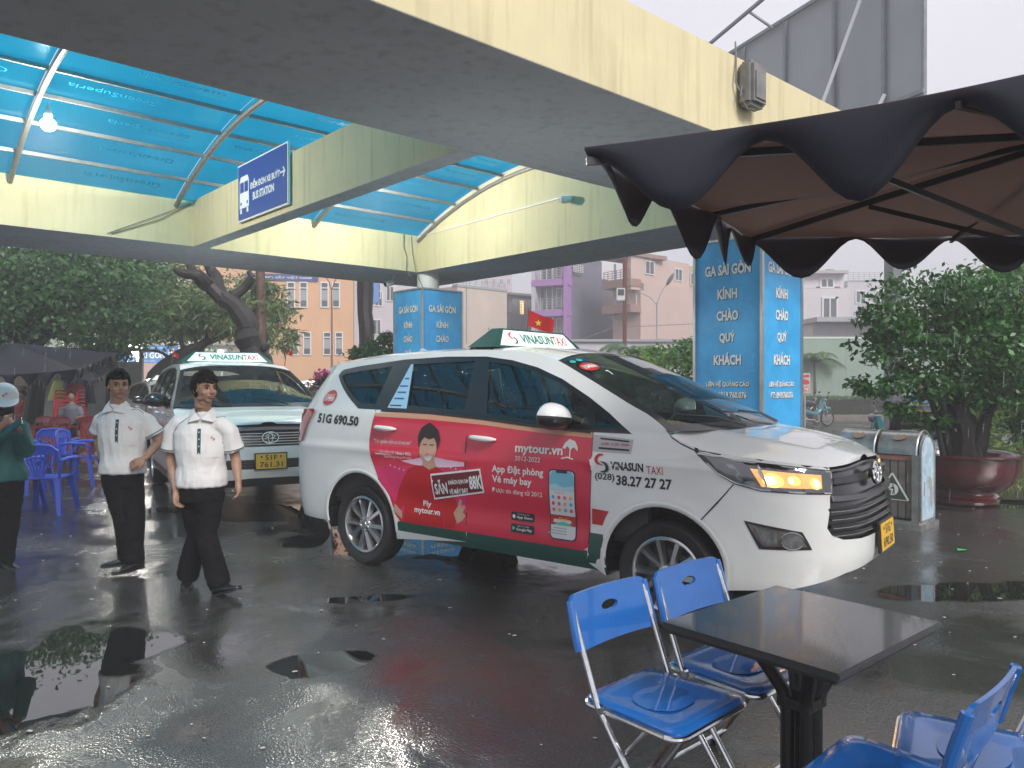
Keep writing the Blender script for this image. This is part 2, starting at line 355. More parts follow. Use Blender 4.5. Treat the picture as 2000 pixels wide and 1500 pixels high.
# ---------------------------------------------------------------- advertising boxes round the columns
M_adb = mat('blue_banner', (.05,.36,.72), .32, noise_amt=.10, nscale=3.0, spec=.5, col2=(.06,.42,.80))
M_alu = mat('aluminium_trim', (.55,.56,.56), .35, .8, noise_amt=.1)
M_wprint = mat('white_print', (.80,.82,.80), .5)
M_kprint = mat('black_print', (.02,.02,.025), .5)
LINES = [('GA SÀI GÒN', 2.83, .155, .60), ('KÍNH', 2.55, .145, .26), ('CHÀO', 2.30, .145, .28), ('QUÝ', 2.04, .145, .21), ('KHÁCH', 1.79, .145, .36),
         ('LIÊN HỆ QUẢNG CÁO', 1.50, .085, .56), ('ĐT: 0919.760.076', 1.375, .078, .50)]
def ad_box(c, lab, zt):
    w = .88; t = empty('advertising_column', c, YAW, lab, 'advertising sign', None)
    for k in range(4):
        rot = Matrix.Rotation(k*math.pi/2, 4, 'Z')
        # plane frame: x right, y up, z outwards
        M = rot @ frame((0, -w/2, 0), (1,0,0), (0,0,1), (0,-1,0))
        mb = MB(); mb.prism(rect(0, (zt+.35)/2, w-.03, zt-.35), .015, M, -.02); p = mb.build('sign_panel', M_adb, t)
        for s_, z, h, wd in LINES:
            put_text(s_, M @ Matrix.Translation((.008, z-.008, 0)), M_kprint, p, h, wd, .055, off=-.0035)
            put_text(s_, M @ Matrix.Translation((0, z, 0)), M_wprint, p, h, wd, .04, off=-.002)
        # faint leaf motif in a lighter blue
        mb = MB()
        for q in range(70):
            x, y, a, l = rnd.uniform(-.4,.4), rnd.uniform(.5, zt-.1), rnd.uniform(0, 6.28), rnd.uniform(.05,.12)
            dx, dy = math.cos(a)*l, math.sin(a)*l; nx, ny = -dy*.1, dx*.1
            if abs(x+dx) < .42 and .4 < y+dy < zt-.05: mb.add([(x,y,-.0042),(x+dx/2+nx,y+dy/2+ny,-.0042),(x+dx,y+dy,-.0042),(x+dx/2-nx,y+dy/2-ny,-.0042)], [(0,1,2,3)], M)
        mb.build('leaf_motif', mat('lighter_blue_print', (.09,.45,.82), .4), p)
        mb = MB(); mb.bar((-w/2,-w/2,.33), (-w/2,-w/2,zt+.01), .035, M=rot); mb.build('corner_trim', M_alu, t)
        mb = MB(); mb.bar((-w/2+.02,-w/2,zt+.002), (w/2-.02,-w/2,zt+.002), .028, M=rot); mb.bar((-w/2+.02,-w/2,.345), (w/2-.02,-w/2,.345), .028, M=rot); mb.build('edge_trim', M_alu, t)
    mb = MB(); mb.box((0,0,zt-.004), (w-.04,w-.04,.004)); mb.build('top_cover', M_alu, t)
ad_box(CP[0], 'tall blue welcome box round the near column, beside the bonnet of the taxi', 3.16)
ad_box(CP[1], 'blue welcome box round the far column, seen above the roof of the near taxi', 3.16)
# ---------------------------------------------------------------- bus station sign on the thin beam
M_nblue = mat('navy_sign', (.035,.07,.30), .35)
bs = empty('bus_station_sign', K(3.96, 9.35, 3.9), 0, 'navy blue bus station sign with white bus symbol on the yellow beam', 'sign')
# beam face at a=4.0 looks toward -E1; x to the right seen from there is -E2
Ms = frame((0,0,0), -E2, (0,0,1), -E1)
b_c = 8.97
bs.location = K(3.985, b_c, 3.92)
mb = MB(); mb.prism(rect(0,0,1.42,.72), .03, Ms, 0); mb.build('sign_edge', M_wprint, bs)
mb = MB(); mb.prism(rect(0,0,1.38,.68), .006, Ms, .03); fb = mb.build('sign_face', M_nblue, bs)
bus = MB()
bus.prism([(-.64,-.20),(-.64,.14),(-.60,.20),(-.40,.20),(-.36,.14),(-.36,-.20)], .002, Ms, .036)
bus.prism(rect(-.60,-.235,.05,.06), .002, Ms, .036); bus.prism(rect(-.40,-.235,.05,.06), .002, Ms, .036); bus.build('bus_symbol', M_wprint, bs)
for pg in (rect(-.565,.06,.11,.13), rect(-.435,.06,.11,.13), circle(-.595,-.14,.022), circle(-.405,-.14,.022)): bus = MB(); bus.prism(pg, .0015, Ms, .0385); bus.build('bus_window', M_nblue, bs)
put_text('ĐIỂM ĐÓN XE BUÝT', Ms @ Matrix.Translation((.10,.055,0)), M_wprint, bs, .12, .84, .03, off=.0375)
put_text('BUS STATION', Ms @ Matrix.Translation((.06,-.10,0)), M_wprint, bs, .10, .60, .03, off=.0375)
bus = MB(); bus.prism([(.52,.045),(.62,.045),(.59,.085),(.61,.095),(.66,.035),(.61,-.025),(.59,-.015),(.62,.025),(.52,.025)], .002, Ms, .036); bus.build('arrow', M_wprint, bs)
# ---------------------------------------------------------------- cameras, floodlight housing, lamp, cables
M_wplast = mat('white_plastic', (.7,.71,.70), .35); M_blk = mat('black_plastic', (.015,.015,.017), .35)
M_gbox = mat('weathered_grey_metal', (.20,.20,.19), .6, .2, noise_amt=.25, nscale=9)
def cctv(loc, dirv, lab, ceil=False):
    t = empty('security_camera', loc, 0, lab, 'security camera', 'security cameras')
    d = Vector(dirv).normalized(); mb = MB()
    mb.tube([-E1*.02, -E1*.05], .05, 16) if not ceil else mb.tube([Vector((0,0,.14)), Vector((0,0,.12))], .045, 16)
    mb.build('mount_plate', M_wplast, t, True)
    mb = MB(); mb.tube([(-E1*.04) if not ceil else Vector((0,0,.13)), d*.06+Vector((0,0,.03)), d*.08], .014, 8); mb.build('arm', M_wplast, t, True)
    mb = MB(); mb.tube([d*.03, d*.035, d*.20, d*.21], [.03,.052,.052,.044], 16); mb.build('camera_body', M_wplast, t, True)
    mb = MB(); mb.tube([d*.205, d*.216], .038, 16); mb.build('lens', M_blk, t, True)
cctv(K(7.95, 7.62, 4.13), (-.70,-.62,-.18), 'white security camera on the inside wall of the canopy, at the end of a conduit')
cctv(K(7.75, 11.9, 3.34), (-.55,-.7,-.25), 'white security camera hanging under the soffit by the far column', True)
mb = MB(); mb.bar(K(7.94,11.38,4.12), K(7.94,7.66,4.19), .015, .02); c_ = mb.build('cable_conduit', M_wplast); tag(c_, 'thin white conduit running along the inside wall to the security camera', 'conduit')
fl = empty('floodlight_housing', K(5.62, 3.43, 3.93), 0, 'weathered grey box lamp fixed to the yellow outer face of the canopy', 'box lamp')
Mf = frame((0,0,0), E1, (0,0,1), -E2)
mb = MB(); mb.box((0,0,.08), (.24,.36,.14), 0, Mf, .03); mb.build('housing', M_gbox, fl, True)
mb = MB(); mb.box((0,-.02,.155), (.15,.22,.012), 0, Mf, .004); mb.build('front_cover', M_gbox, fl, True)
mb = MB(); mb.box((0,0,.008), (.14,.20,.014), 0, Mf); mb.build('bracket', M_gbox, fl)
mb = MB(); mb.tube([Mf @ Vector(p) for p in ((-.12,-.1,.06),(-.17,0,.03),(-.13,.2,.012),(-.14,.34,.01))], .007, 6); mb.tube([Mf @ Vector(p) for p in ((-.12,-.02,.06),(-.16,-.12,.07),(-.09,-.21,.09),(.0,-.20,.1))], .006, 6); mb.build('cable', M_gbox, fl, True)
M_em = mat('lit_glass', (1,1,1), .3, emit=(1,.99,.92), es=60)
for loc, lab, en in (((-5.0, 8.29, 4.30), 'lit round white lamp hanging under the cyan roof left of the cross beam', 70), ((-1.99, 11.1, 4.46), 'lit round lamp behind the cross beam with the bus sign', 90)):
    lamp = empty('pendant_lamp', loc, 0, lab, 'lamp', 'lamps under the roof')
    mb = MB(); mb.ball((0,0,0), (.075,.075,.07), 20, 12); mb.build('bulb', M_em, lamp, True)
    mb = MB(); mb.lathe([(.03,.06),(.045,.10),(.03,.16),(.012,.18),(.012,.24)], 14); mb.build('socket', M_wplast, lamp, True)
    ld = bpy.data.lights.new('lamp_light', 'POINT'); ld.energy = en; ld.color = (1,.97,.86); ld.shadow_soft_size = .09
    lo = bpy.data.objects.new('lamp_light', ld); COL.objects.link(lo); lo.parent = lamp; lo.location = (0,0,-.12)
M_cab = mat('grey_cable', (.12,.12,.11), .6)
mb = MB(); mb.tube([K(3.97,11.38,4.10), K(3.5,11.37,3.8), K(2.9,11.38,3.53)], .006, 5); mb.tube([K(3.95,11.38,4.10), K(3.42,11.37,3.82), K(2.85,11.38,3.53)], .005, 5)
tag(mb.build('hanging_cable', M_cab), 'pair of thin cables slanting down the far yellow beam', 'cable')
mb = MB(); p0 = K(7.6,11.38,4.14)
mb.tube([K(7.62,11.36,4.14), K(7.60,11.34,3.9), K(7.66,11.33,3.72), K(7.64,11.33,3.5), K(7.7,11.28,3.38), K(7.74,11.7,3.30)], .008, 5); mb.tube([K(7.78,11.37,4.12), K(7.80,11.36,3.8), K(7.80,11.25,3.45), K(7.9,11.2,3.2)], .006, 5)
tag(mb.build('hanging_cable', M_cab, smooth=True), 'loose cables hanging in the corner above the far column', 'cable')
# ---------------------------------------------------------------- car body surface: a wall wrapped round the car, u along it, z up
def _tab(x, T):
    xs = [t[0] for t in T]; ys = [t[1] for t in T]
    return float(np.interp(x, xs, ys))
def _stab(T, lo, hi, n=400, k=9):
    """smoothed table lookup"""
    xs = np.linspace(lo, hi, n); ys = np.interp(xs, [t[0] for t in T], [t[1] for t in T])
    yp = np.pad(ys, k, 'edge'); ker = np.hanning(2*k+3)[1:-1]; ker /= ker.sum(); ys = np.convolve(yp, ker, 'valid')
    return lambda v: float(np.interp(v, xs, ys))
_Wz = _stab([(.15,.80),(.25,.865),(.35,.892),(.45,.902),(.6,.910),(.75,.914),(.9,.916),(1.0,.912),(1.1,.906),(1.2,.897),(1.26,.886),(1.3,.868),(1.7,.695),(1.85,.63)], .1, 1.9)
_XF = _stab([(.15,2.20),(.25,2.30),(.35,2.37),(.5,2.415),(.65,2.42),(.8,2.40),(.95,2.36),(1.05,2.315),(1.12,2.22),(1.2,2.08)], .1, 1.3)
_XR = _stab([(.15,-2.28),(.3,-2.40),(.5,-2.46),(.75,-2.47),(1.0,-2.45),(1.25,-2.40),(1.5,-2.25),(1.75,-2.04)], .1, 1.9)
def _outline(dx, dy, n, N=600):
    ph = np.linspace(0, np.pi/2, N)**1.0
    xs = np.sin(ph)**(2/n)*dx; ys = np.cos(ph)**(2/n)*dy
    s = np.concatenate([[0], np.cumsum(np.hypot(np.diff(xs), np.diff(ys)))])
    return s, xs/dx, ys/dy
XA, XB = 1.25, -1.60
_fs, _fx, _fy = _outline(1.16, .91, 3.3); UF = XA + _fs[-1]
_rs, _rx, _ry = _outline(.86, .91, 4.6); UR = XB - _rs[-1]
def _crease(u, z):
    # shallow shoulder and sill creases of the body sides, wheel arch lips
    c = .010*math.exp(-((z-(.985+.03*u*.5))/.035)**2) if z < 1.25 else 0
    c -= .016*math.exp(-((z-.60)/.10)**2)*(1 if -1.0 < u < 1.0 else 0)*min(1, (1-abs(u))*5)
    for cx in (1.375, -1.375):
        d = math.hypot(u-cx, z-.36); c += .007*math.exp(-((d-.43)/.055)**2)
    return c
def wall(u, z, off=0.0):
    """point on the right-hand side of the car (y negative)"""
    def raw(u, z):
        Wd = _Wz(z) + _crease(u, z)
        if u > XA:
            s = u-XA; return (XA + (_XF(z)-XA)*float(np.interp(s, _fs, _fx)), -Wd*float(np.interp(s, _fs, _fy)), z)
        if u < XB:
            s = XB-u; return (XB + (_XR(z)-XB)*float(np.interp(s, _rs, _rx)), -Wd*float(np.interp(s, _rs, _ry)), z)
        return (u, -Wd, z)
    p = raw(u, z)
    if off == 0: return p
    n_ = wall_n(u, z); return (p[0]+n_[0]*off, p[1]+n_[1]*off, p[2]+n_[2]*off)
def wall_n(u, z):
    e = .008
    a0 = wall(max(u-e, UR), z); a1 = wall(min(u+e, UF), z); b0 = wall(u, z-e); b1 = wall(u, z+e)
    A = np.subtract(a1, a0); B = np.subtract(b1, b0); n_ = np.cross(A, B); l = np.linalg.norm(n_)
    return tuple(n_/l) if l > 1e-12 else (1, 0, 0)
_RAIL = _stab([(UR,1.60),(-2.4,1.65),(-1.95,1.69),(-1.05,1.755),(-.4,1.775),(0,1.765),(.2,1.745),(.47,1.68),(.80,1.53),(1.13,1.375),(1.40,1.265),(1.55,1.175),(1.68,1.13),(1.95,1.095),(2.46,1.035),(UF,1.05)], UR, UF, 900, 8)
def car_tri(loops, cell):
    """constrained triangulation of a flat outline with holes, with a regular grid of inner points"""
    pts = []; edges = []
    for lp in loops:
        b = len(pts); q = []
        for i, a in enumerate(lp):
            c = lp[(i+1) % len(lp)]; L_ = math.dist(a, c); k = max(1, int(L_/cell))
            q += [(a[0]+(c[0]-a[0])*j/k, a[1]+(c[1]-a[1])*j/k) for j in range(k)]
        pts += q; edges += [(b+i, b+(i+1) % len(q)) for i in range(len(q))]
    A = np.array(pts); lo = A.min(0); hi = A.max(0)
    S0 = np.array([p for lp in loops for p in lp]); S1 = np.array([p for lp in loops for p in lp[1:]+lp[:1]])
    def inside(P):
        x, y = P[:,0:1], P[:,1:2]; c = ((S0[:,1] > y) != (S1[:,1] > y))
        dy = S1[:,1]-S0[:,1]; dy = np.where(dy == 0, 1e-12, dy)
        xi = S0[:,0] + (y-S0[:,1])*(S1[:,0]-S0[:,0])/dy
        return ((c & (x < xi)).sum(1) % 2) == 1
    gx, gy = np.meshgrid(np.arange(lo[0]+cell/2, hi[0], cell), np.arange(lo[1]+cell/2, hi[1], cell)); G = np.stack([gx.ravel(), gy.ravel()], 1)
    if len(G):
        G = G[inside(G)]
        if len(G):
            d = np.sqrt(((G[:,None]-A[None])**2).sum(2)).min(1); G = G[d > cell*.45]
    allp = [Vector(p) for p in pts] + [Vector(p) for p in G]
    r = geometry.delaunay_2d_cdt(allp, edges, [], 0, 1e-6)
    V = np.array([tuple(v) for v in r[0]]); T = np.array(r[2]); cen = V[T].mean(1)
    T = T[inside(cen)]; return V, [tuple(int(i) for i in t) for t in T]
_wcache = {}
def wp(u, z):
    k = (round(u, 4), round(z, 4))
    if k not in _wcache: _wcache[k] = (wall(u, z), wall_n(u, z))
    return _wcache[k]
def on_wall(name, V, T, mt, parent, off=0.0, side=-1):
    """lay a flat (u,z) mesh on the car side, with true normals; side -1 right, +1 left"""
    vs = []; ns = []
    for a, b in V:
        a = min(max(a, UR), 2*UF-UR); fl = 1
        if a > UF: a = 2*UF-a; fl = -1          # past the nose: on the other flank
        (x, y, z), n_ = wp(a, b)
        vs.append((x+n_[0]*off, (y+n_[1]*off)*fl*-side*-1 if False else (y+n_[1]*off)*fl*(1 if side < 0 else -1), z+n_[2]*off))
        ns.append((n_[0], n_[1]*fl*(1 if side < 0 else -1), n_[2]))
    fs = [t if side < 0 else tuple(reversed(t)) for t in T]
    me = bpy.data.meshes.new(name); me.from_pydata(vs, [], fs); me.materials.append(mt)
    me.polygons.foreach_set('use_smooth', [True]*len(fs)); me.update()
    me.normals_split_custom_set_from_vertices(ns)
    return link(name, me, parent)
def decal(name, poly, mt, parent, off=.004, cell=.07, side=-1, holes=()):
    V, T = car_tri([list(poly)]+[list(h) for h in holes], cell); return on_wall(name, V, T, mt, parent, off, side)
def wtext(txt, cu, cz, h, w, mt, parent, off=.007, bold=.0, slant=0, side=-1, ang=0):
    V, T = text2d(txt, h, w, bold, slant); sg = 1 if side < 0 else -1; ca, sa = math.cos(ang), math.sin(ang)
    V = [(cu+sg*(a*ca-b*sa), cz+a*sa+b*ca) for a, b in V]
    if sg < 0: T = [tuple(reversed(t)) for t in T]
    return on_wall('lettering', V, T, mt, parent, off, side)
def ribbon(name, path, h, dep, mt, parent, side=-1, off=.0, mb=None):
    """raised strip along a (u,z) path"""
    vs = []; fs = []
    hs = h if isinstance(h, (list, tuple)) else [h]*len(path)
    for (u_, z_), hh in zip(path, hs):
        fl = 1
        if u_ > UF: u_ = 2*UF-u_; fl = -1
        (x, y, z), n_ = wp(u_, z_); sg = fl*(1 if side < 0 else -1)
        for dz, d in ((-hh/2, off), (-hh/2*.7, off+dep), (hh/2*.7, off+dep), (hh/2, off)):
            vs.append((x+n_[0]*d, (y+n_[1]*d)*sg, z+dz+n_[2]*d))
    for i in range(len(path)-1):
        for j in range(3): q = (4*i+j, 4*i+4+j, 4*i+5+j, 4*i+1+j); fs.append(q)
    fs += [(0,1,2,3), tuple(4*(len(path)-1)+j for j in (3,2,1,0))]
    if mb is not None: mb.add(vs, fs); return
    return mesh(name, vs, fs, mt, parent, True, None, 30)
def sheet(name, fn, nu, nv, mt, parent, thick=0, flip=False):
    """smooth patch fn(s,t)->xyz"""
    P = [[np.array(fn(i/nu, j/nv)) for j in range(nv+1)] for i in range(nu+1)]; vs = []; ns = []
    for i in range(nu+1):
        for j in range(nv+1):
            a = P[min(i+1,nu)][j]-P[max(i-1,0)][j]; b = P[i][min(j+1,nv)]-P[i][max(j-1,0)]; n_ = np.cross(a, b); l = np.linalg.norm(n_)
            n_ = n_/l if l > 1e-9 else np.array((0,0,1.)); n_ = n_*(-1 if flip else 1)
            vs.append(tuple(P[i][j])); ns.append(tuple(n_))
    fs = [(i*(nv+1)+j, (i+1)*(nv+1)+j, (i+1)*(nv+1)+j+1, i*(nv+1)+j+1) for i in range(nu) for j in range(nv)]
    if flip: fs = [tuple(reversed(f)) for f in fs]
    me = bpy.data.meshes.new(name); me.from_pydata(vs, [], fs); me.materials.append(mt); me.polygons.foreach_set('use_smooth', [True]*len(fs)); me.update()
    me.normals_split_custom_set_from_vertices(ns); return link(name, me, parent)

M_paint = mat('white_car_paint', (.84,.86,.83), .32, coat=1, coatr=.04, noise_amt=.03, nscale=2)
M_cblk = mat('black_trim', (.012,.012,.013), .28, coat=.4)
M_rub = mat('tyre_rubber', (.014,.014,.014), .62, noise_amt=.2, nscale=20)
M_green = mat('dark_green_paint', (.008,.075,.05), .35, coat=1)
M_chr = mat('chrome', (.72,.73,.74), .12, 1)
M_alloy = mat('alloy', (.50,.51,.52), .28, .9, noise_amt=.08, nscale=9)
M_red = mat('red_vinyl', (.66,.014,.055), .35, coat=.7, coatr=.1)
M_redp = mat('signal_red_print', (.55,.02,.02), .4, coat=.5)
M_tail = mat('red_lens', (.40,.008,.01), .12, coat=1)
M_lens = mat('headlamp_glass', (.16,.17,.17), .06, .3, coat=1, noise_amt=.5, nscale=18)
M_yplate = mat('yellow_plate', (.80,.48,.03), .35)
M_int = mat('dark_interior', (.030,.030,.032), .7, noise_amt=.2)
M_seat = mat('seat_cloth', (.055,.055,.06), .75, noise_amt=.2)
M_amb = mat('lit_amber_lens', (1,.45,.1), .3, emit=(1,.36,.05), es=2.0)
M_ambw = mat('lit_lamp_core', (1,.8,.5), .3, emit=(1,.72,.35), es=8)
def glassmat(name, tint, f=.5, drops=True):
    m = bpy.data.materials.new(name); m.use_nodes = True; n = m.node_tree; n.nodes.clear(); L = n.links.new
    t = n.nodes.new('ShaderNodeBsdfTransparent'); t.inputs[0].default_value = (*tint, 1)
    g_ = n.nodes.new('ShaderNodeBsdfGlossy'); g_.inputs['Roughness'].default_value = .02; g_.inputs[0].default_value = (.95,1,1,1)
    fr_ = n.nodes.new('ShaderNodeFresnel'); fr_.inputs[0].default_value = 1.42
    a = n.nodes.new('ShaderNodeMath'); a.operation = 'MULTIPLY_ADD'; a.inputs[1].default_value = 1.0; a.inputs[2].default_value = f*.1
    m_ = n.nodes.new('ShaderNodeMixShader'); o_ = n.nodes.new('ShaderNodeOutputMaterial')
    L(fr_.outputs[0], a.inputs[0]); L(a.outputs[0], m_.inputs[0]); L(t.outputs[0], m_.inputs[1]); L(g_.outputs[0], m_.inputs[2]); 
    if drops:
        tc_ = n.nodes.new('ShaderNodeTexCoord'); v = n.nodes.new('ShaderNodeTexVoronoi'); v.inputs['Scale'].default_value = 75; L(tc_.outputs['Object'], v.inputs['Vector'])
        ra = n.nodes.new('ShaderNodeValToRGB'); ra.color_ramp.elements[0].position = .12; ra.color_ramp.elements[0].color = (1,1,1,1); ra.color_ramp.elements[1].position = .26; ra.color_ramp.elements[1].color = (0,0,0,1)
        L(v.outputs['Distance'], ra.inputs[0]); b_ = n.nodes.new('ShaderNodeBump'); b_.inputs['Distance'].default_value = .003; b_.inputs['Strength'].default_value = .8
        nn_ = n.nodes.new('ShaderNodeTexNoise'); nn_.inputs['Scale'].default_value = 3; L(tc_.outputs['Object'], nn_.inputs['Vector'])
        mu = n.nodes.new('ShaderNodeMath'); mu.operation = 'MULTIPLY'; r2 = n.nodes.new('ShaderNodeValToRGB'); r2.color_ramp.elements[0].position = .42; r2.color_ramp.elements[1].position = .62
        L(nn_.outputs['Fac'], r2.inputs[0]); L(ra.outputs[0], mu.inputs[0]); L(r2.outputs[0], mu.inputs[1])
        L(mu.outputs[0], b_.inputs['Height']); L(b_.outputs[0], g_.inputs['Normal'])
        d_ = n.nodes.new('ShaderNodeBsdfDiffuse'); d_.inputs[0].default_value = (.6,.65,.65,1); m3 = n.nodes.new('ShaderNodeMixShader'); k_ = n.nodes.new('ShaderNodeMath'); k_.operation = 'MULTIPLY'; k_.inputs[1].default_value = .22
        L(mu.outputs[0], k_.inputs[0]); L(k_.outputs[0], m3.inputs[0]); L(m_.outputs[0], m3.inputs[1]); L(d_.outputs[0], m3.inputs[2]); L(m3.outputs[0], o_.inputs[0])
    else: L(m_.outputs[0], o_.inputs[0])
    return m
M_gside = glassmat('tinted_side_glass', (.22,.26,.25)); M_gwind = glassmat('windscreen_glass', (.50,.62,.58)); M_gclear = glassmat('clear_lamp_cover', (.9,.92,.92), .8, False)

def arch(cx, r, a0=-12, a1=192, n=26):
    return [(cx+r*math.cos(R(a0+(a1-a0)*i/n)), .36+r*math.sin(R(a0+(a1-a0)*i/n))) for i in range(n+1)]
FRAME = [(-1.953,1.58),(-1.94,1.62),(-1.89,1.635),(-1.066,1.71),(-.6,1.725),(-.196,1.718),(.061,1.686),(.309,1.63),(.549,1.545),(.797,1.425),(.975,1.325),(1.161,1.20),(.868,1.20),(.389,1.222),(-.063,1.258),(-.86,1.292),(-1.155,1.30),(-1.44,1.303),(-1.48,1.325)]
G_Q = [(-1.87,1.575),(-1.85,1.59),(-1.19,1.655),(-1.245,1.345),(-1.43,1.345)]
G_R = [(-.94,1.668),(-.30,1.685),(-.265,1.312),(-.86,1.337)]
G_F = [(-.155,1.675),(.06,1.65),(.30,1.595),(.55,1.51),(.72,1.425),(.80,1.37),(.79,1.245),(.39,1.26),(-.04,1.30)]
G_V = [(.86,1.335),(.93,1.30),(1.06,1.235),(.885,1.238)]
def rail_pts(u0, u1, n): return [(u0+(u1-u0)*i/n, _RAIL(u0+(u1-u0)*i/n)) for i in range(n+1)]
DOORB = [(.876,1.2),(.87,.9),(.855,.6),(.835,.345)]
QUART = [(-1.22,1.30),(-1.245,1.05),(-1.21,.88),(-1.13,.765)]
def seam_strip(name, pts, parent, side, w=.007):
    ribbon(name, pts, w, .0015, M_cblk, parent, side, .0012) if abs(pts[0][1]-pts[-1][1]) < abs(pts[0][0]-pts[-1][0]) else vseam(name, pts, parent, side, w)
def vseam(name, pts, parent, side, w=.007):
    poly = [(u-w/2, z) for u, z in pts] + [(u+w/2, z) for u, z in reversed(pts)]
    decal(name, poly, M_cblk, parent, .0022, .12, side)
_arR = arch(-1.385, .425); _arF = arch(1.37, .415)

def wheel(parent, x, y, side, main=True):
    """tyre, rim and hub; turned towards the outside"""
    w = empty('wheel', (x, y, .337)); w.parent = parent
    if side > 0: w.rotation_euler = (0, 0, math.pi)
    MR = Matrix.Rotation(math.pi/2, 4, 'X')    # lathe axis z -> -y (outwards for the right side)
    Rt, Rr = .337, .230
    mb = MB(); pr = [(Rr+.005,-.08),(Rr+.03,-.10),(Rt-.03,-.108),(Rt-.008,-.085),(Rt,-.06),(Rt,.06),(Rt-.008,.085),(Rt-.03,.108),(Rr+.03,.10),(Rr+.005,.08)]
    mb.lathe(pr, 56, MR, False); mb.build('tyre', M_rub, w, True, 50)
    mb = MB()
    mb.lathe([(Rr+.008,.088),(Rr-.004,.094),(Rr-.014,.086),(Rr-.022,.05),(Rr-.022,-.05)], 56, MR, False)
    # five paired spokes, bevelled
    for k in range(5):
        for s_ in (-1, 1):
            a = 2*math.pi*k/5 + .3; A = Matrix.Rotation(a, 4, 'Z')
            i0, i1 = (.035, s_*.020), (Rr-.014, s_*.072)
            w0, w1 = .019, .030; dx, dy = i1[0]-i0[0], i1[1]-i0[1]; l = math.hypot(dx, dy); nx, ny = -dy/l, dx/l
            vs = []
            for (px, py), ww, zt in ((i0, w0, .080), (i1, w1, .078)):
                vs += [(px-nx*ww, py-ny*ww, .035), (px-nx*ww*.6, py-ny*ww*.6, zt), (px+nx*ww*.6, py+ny*ww*.6, zt-.012*s_*s_), (px+nx*ww, py+ny*ww, .035)]
            mb.add(vs, [(0,1,5,4),(1,2,6,5),(2,3,7,6),(3,0,4,7)], MR @ A)
    mb.lathe([(.001,.082),(.03,.084),(.058,.078),(.068,.06),(.068,.03)], 24, MR, False)
    mb.build('rim', M_alloy, w, True, 30)
    mb = MB(); mb.lathe([(.001,.088),(.026,.088),(.030,.082)], 20, MR, False); mb.build('hub_cap', M_alloy, w, True)
    for k in range(5):
        a = 2*math.pi*(k+.5)/5 + .3; mb = MB(); mb.tube([MR @ Vector((.048*math.cos(a), .048*math.sin(a), .07)), MR @ Vector((.048*math.cos(a), .048*math.sin(a), .088))], .008, 6); mb.build('wheel_nut', M_chr, w, True)
    mb = MB(); mb.lathe([(.001,.0),(.15,.0),(.15,.02),(.001,.02)], 24, MR, False); mb.lathe([(Rr-.02,-.02),(.001,-.02)], 24, MR, False); mb.build('brake_disc', mat('brake_steel', (.10,.10,.10), .5, .6), w, True)
    return w

def emblem(parent, M, s=1.0):
    mb = MB()
    def ring(cx, cy, rx, ry, r):
        pts = [Vector((cx+rx*math.cos(2*math.pi*i/28), cy+ry*math.sin(2*math.pi*i/28), .004)) for i in range(29)]; mb.tube(pts, r, 6, False, M)
    ring(0, 0, .075*s, .052*s, .0065*s); ring(0, .012*s, .040*s, .038*s if False else .020*s, .005*s); ring(0, 0, .020*s, .047*s, .005*s)
    return mb.build('emblem', M_chr, parent, True)

M_ringr = mat('logo_red', (.60,.015,.02), .4); M_dgp = mat('logo_dark_green', (.01,.07,.06), .4)
def swoosh(k):
    """the two-comma taxi mark as flat outlines, unit size"""
    out = []
    for i in range(13):
        a = R(200 - 215*i/12); out.append((math.cos(a)*.30, .22+math.sin(a)*.30))
    inn = []
    for i in range(13):
        a = R(190 - 150*i/12); inn.append((.03+math.cos(a)*.17, .17+math.sin(a)*.17))
    # comma: outer arc then back on inner arc, tail to the left
    o = []
    for i in range(15):
        t = i/14; a = R(95 + 215*t); rr_ = .36; o.append((-.02+rr_*math.cos(a), .16+rr_*.82*math.sin(a)))
    q = []
    for i in range(13):
        t = i/12; a = R(310 - 175*t); rr_ = .23; q.append((.10+rr_*math.cos(a), .20+rr_*.80*math.sin(a)))
    p = o + q
    if k: p = [(-x, -y) for x, y in p]
    return p
def crescent(flip):
    """curved comma shape: thick in the middle, sharp at both ends"""
    a0, a1 = 60, 265; o = [(-.10+.34*math.cos(R(a0+(a1-a0)*i/14)), .20+.28*math.sin(R(a0+(a1-a0)*i/14))) for i in range(15)]
    n_ = [(-.01+.24*math.cos(R(250-(250-75)*i/12)), .19+.20*math.sin(R(250-(250-75)*i/12))) for i in range(13)]
    tip = [(.12,-.10)]
    p = o + tip + n_[1:]
    return [(-x, -y) for x, y in p] if flip else p
def logo_wall(cu, cz, s, parent, side=-1, off=.007):
    sg = 1 if side < 0 else -1
    for fl_, mt in ((0, M_ringr), (1, M_dgp)):
        decal('logo', [(cu+sg*x*s, cz+y*s) for x, y in crescent(fl_)], mt, parent, off, .08, side)
def logo_flat(M, s, parent, off=.0):
    for fl_, mt in ((0, M_ringr), (1, M_dgp)):
        p = [(x*s, y*s) for x, y in crescent(fl_)]; V, T = car_tri([p], s)
        mesh('logo', [M @ Vector((a, b, off)) for a, b in V], T, mt, parent)

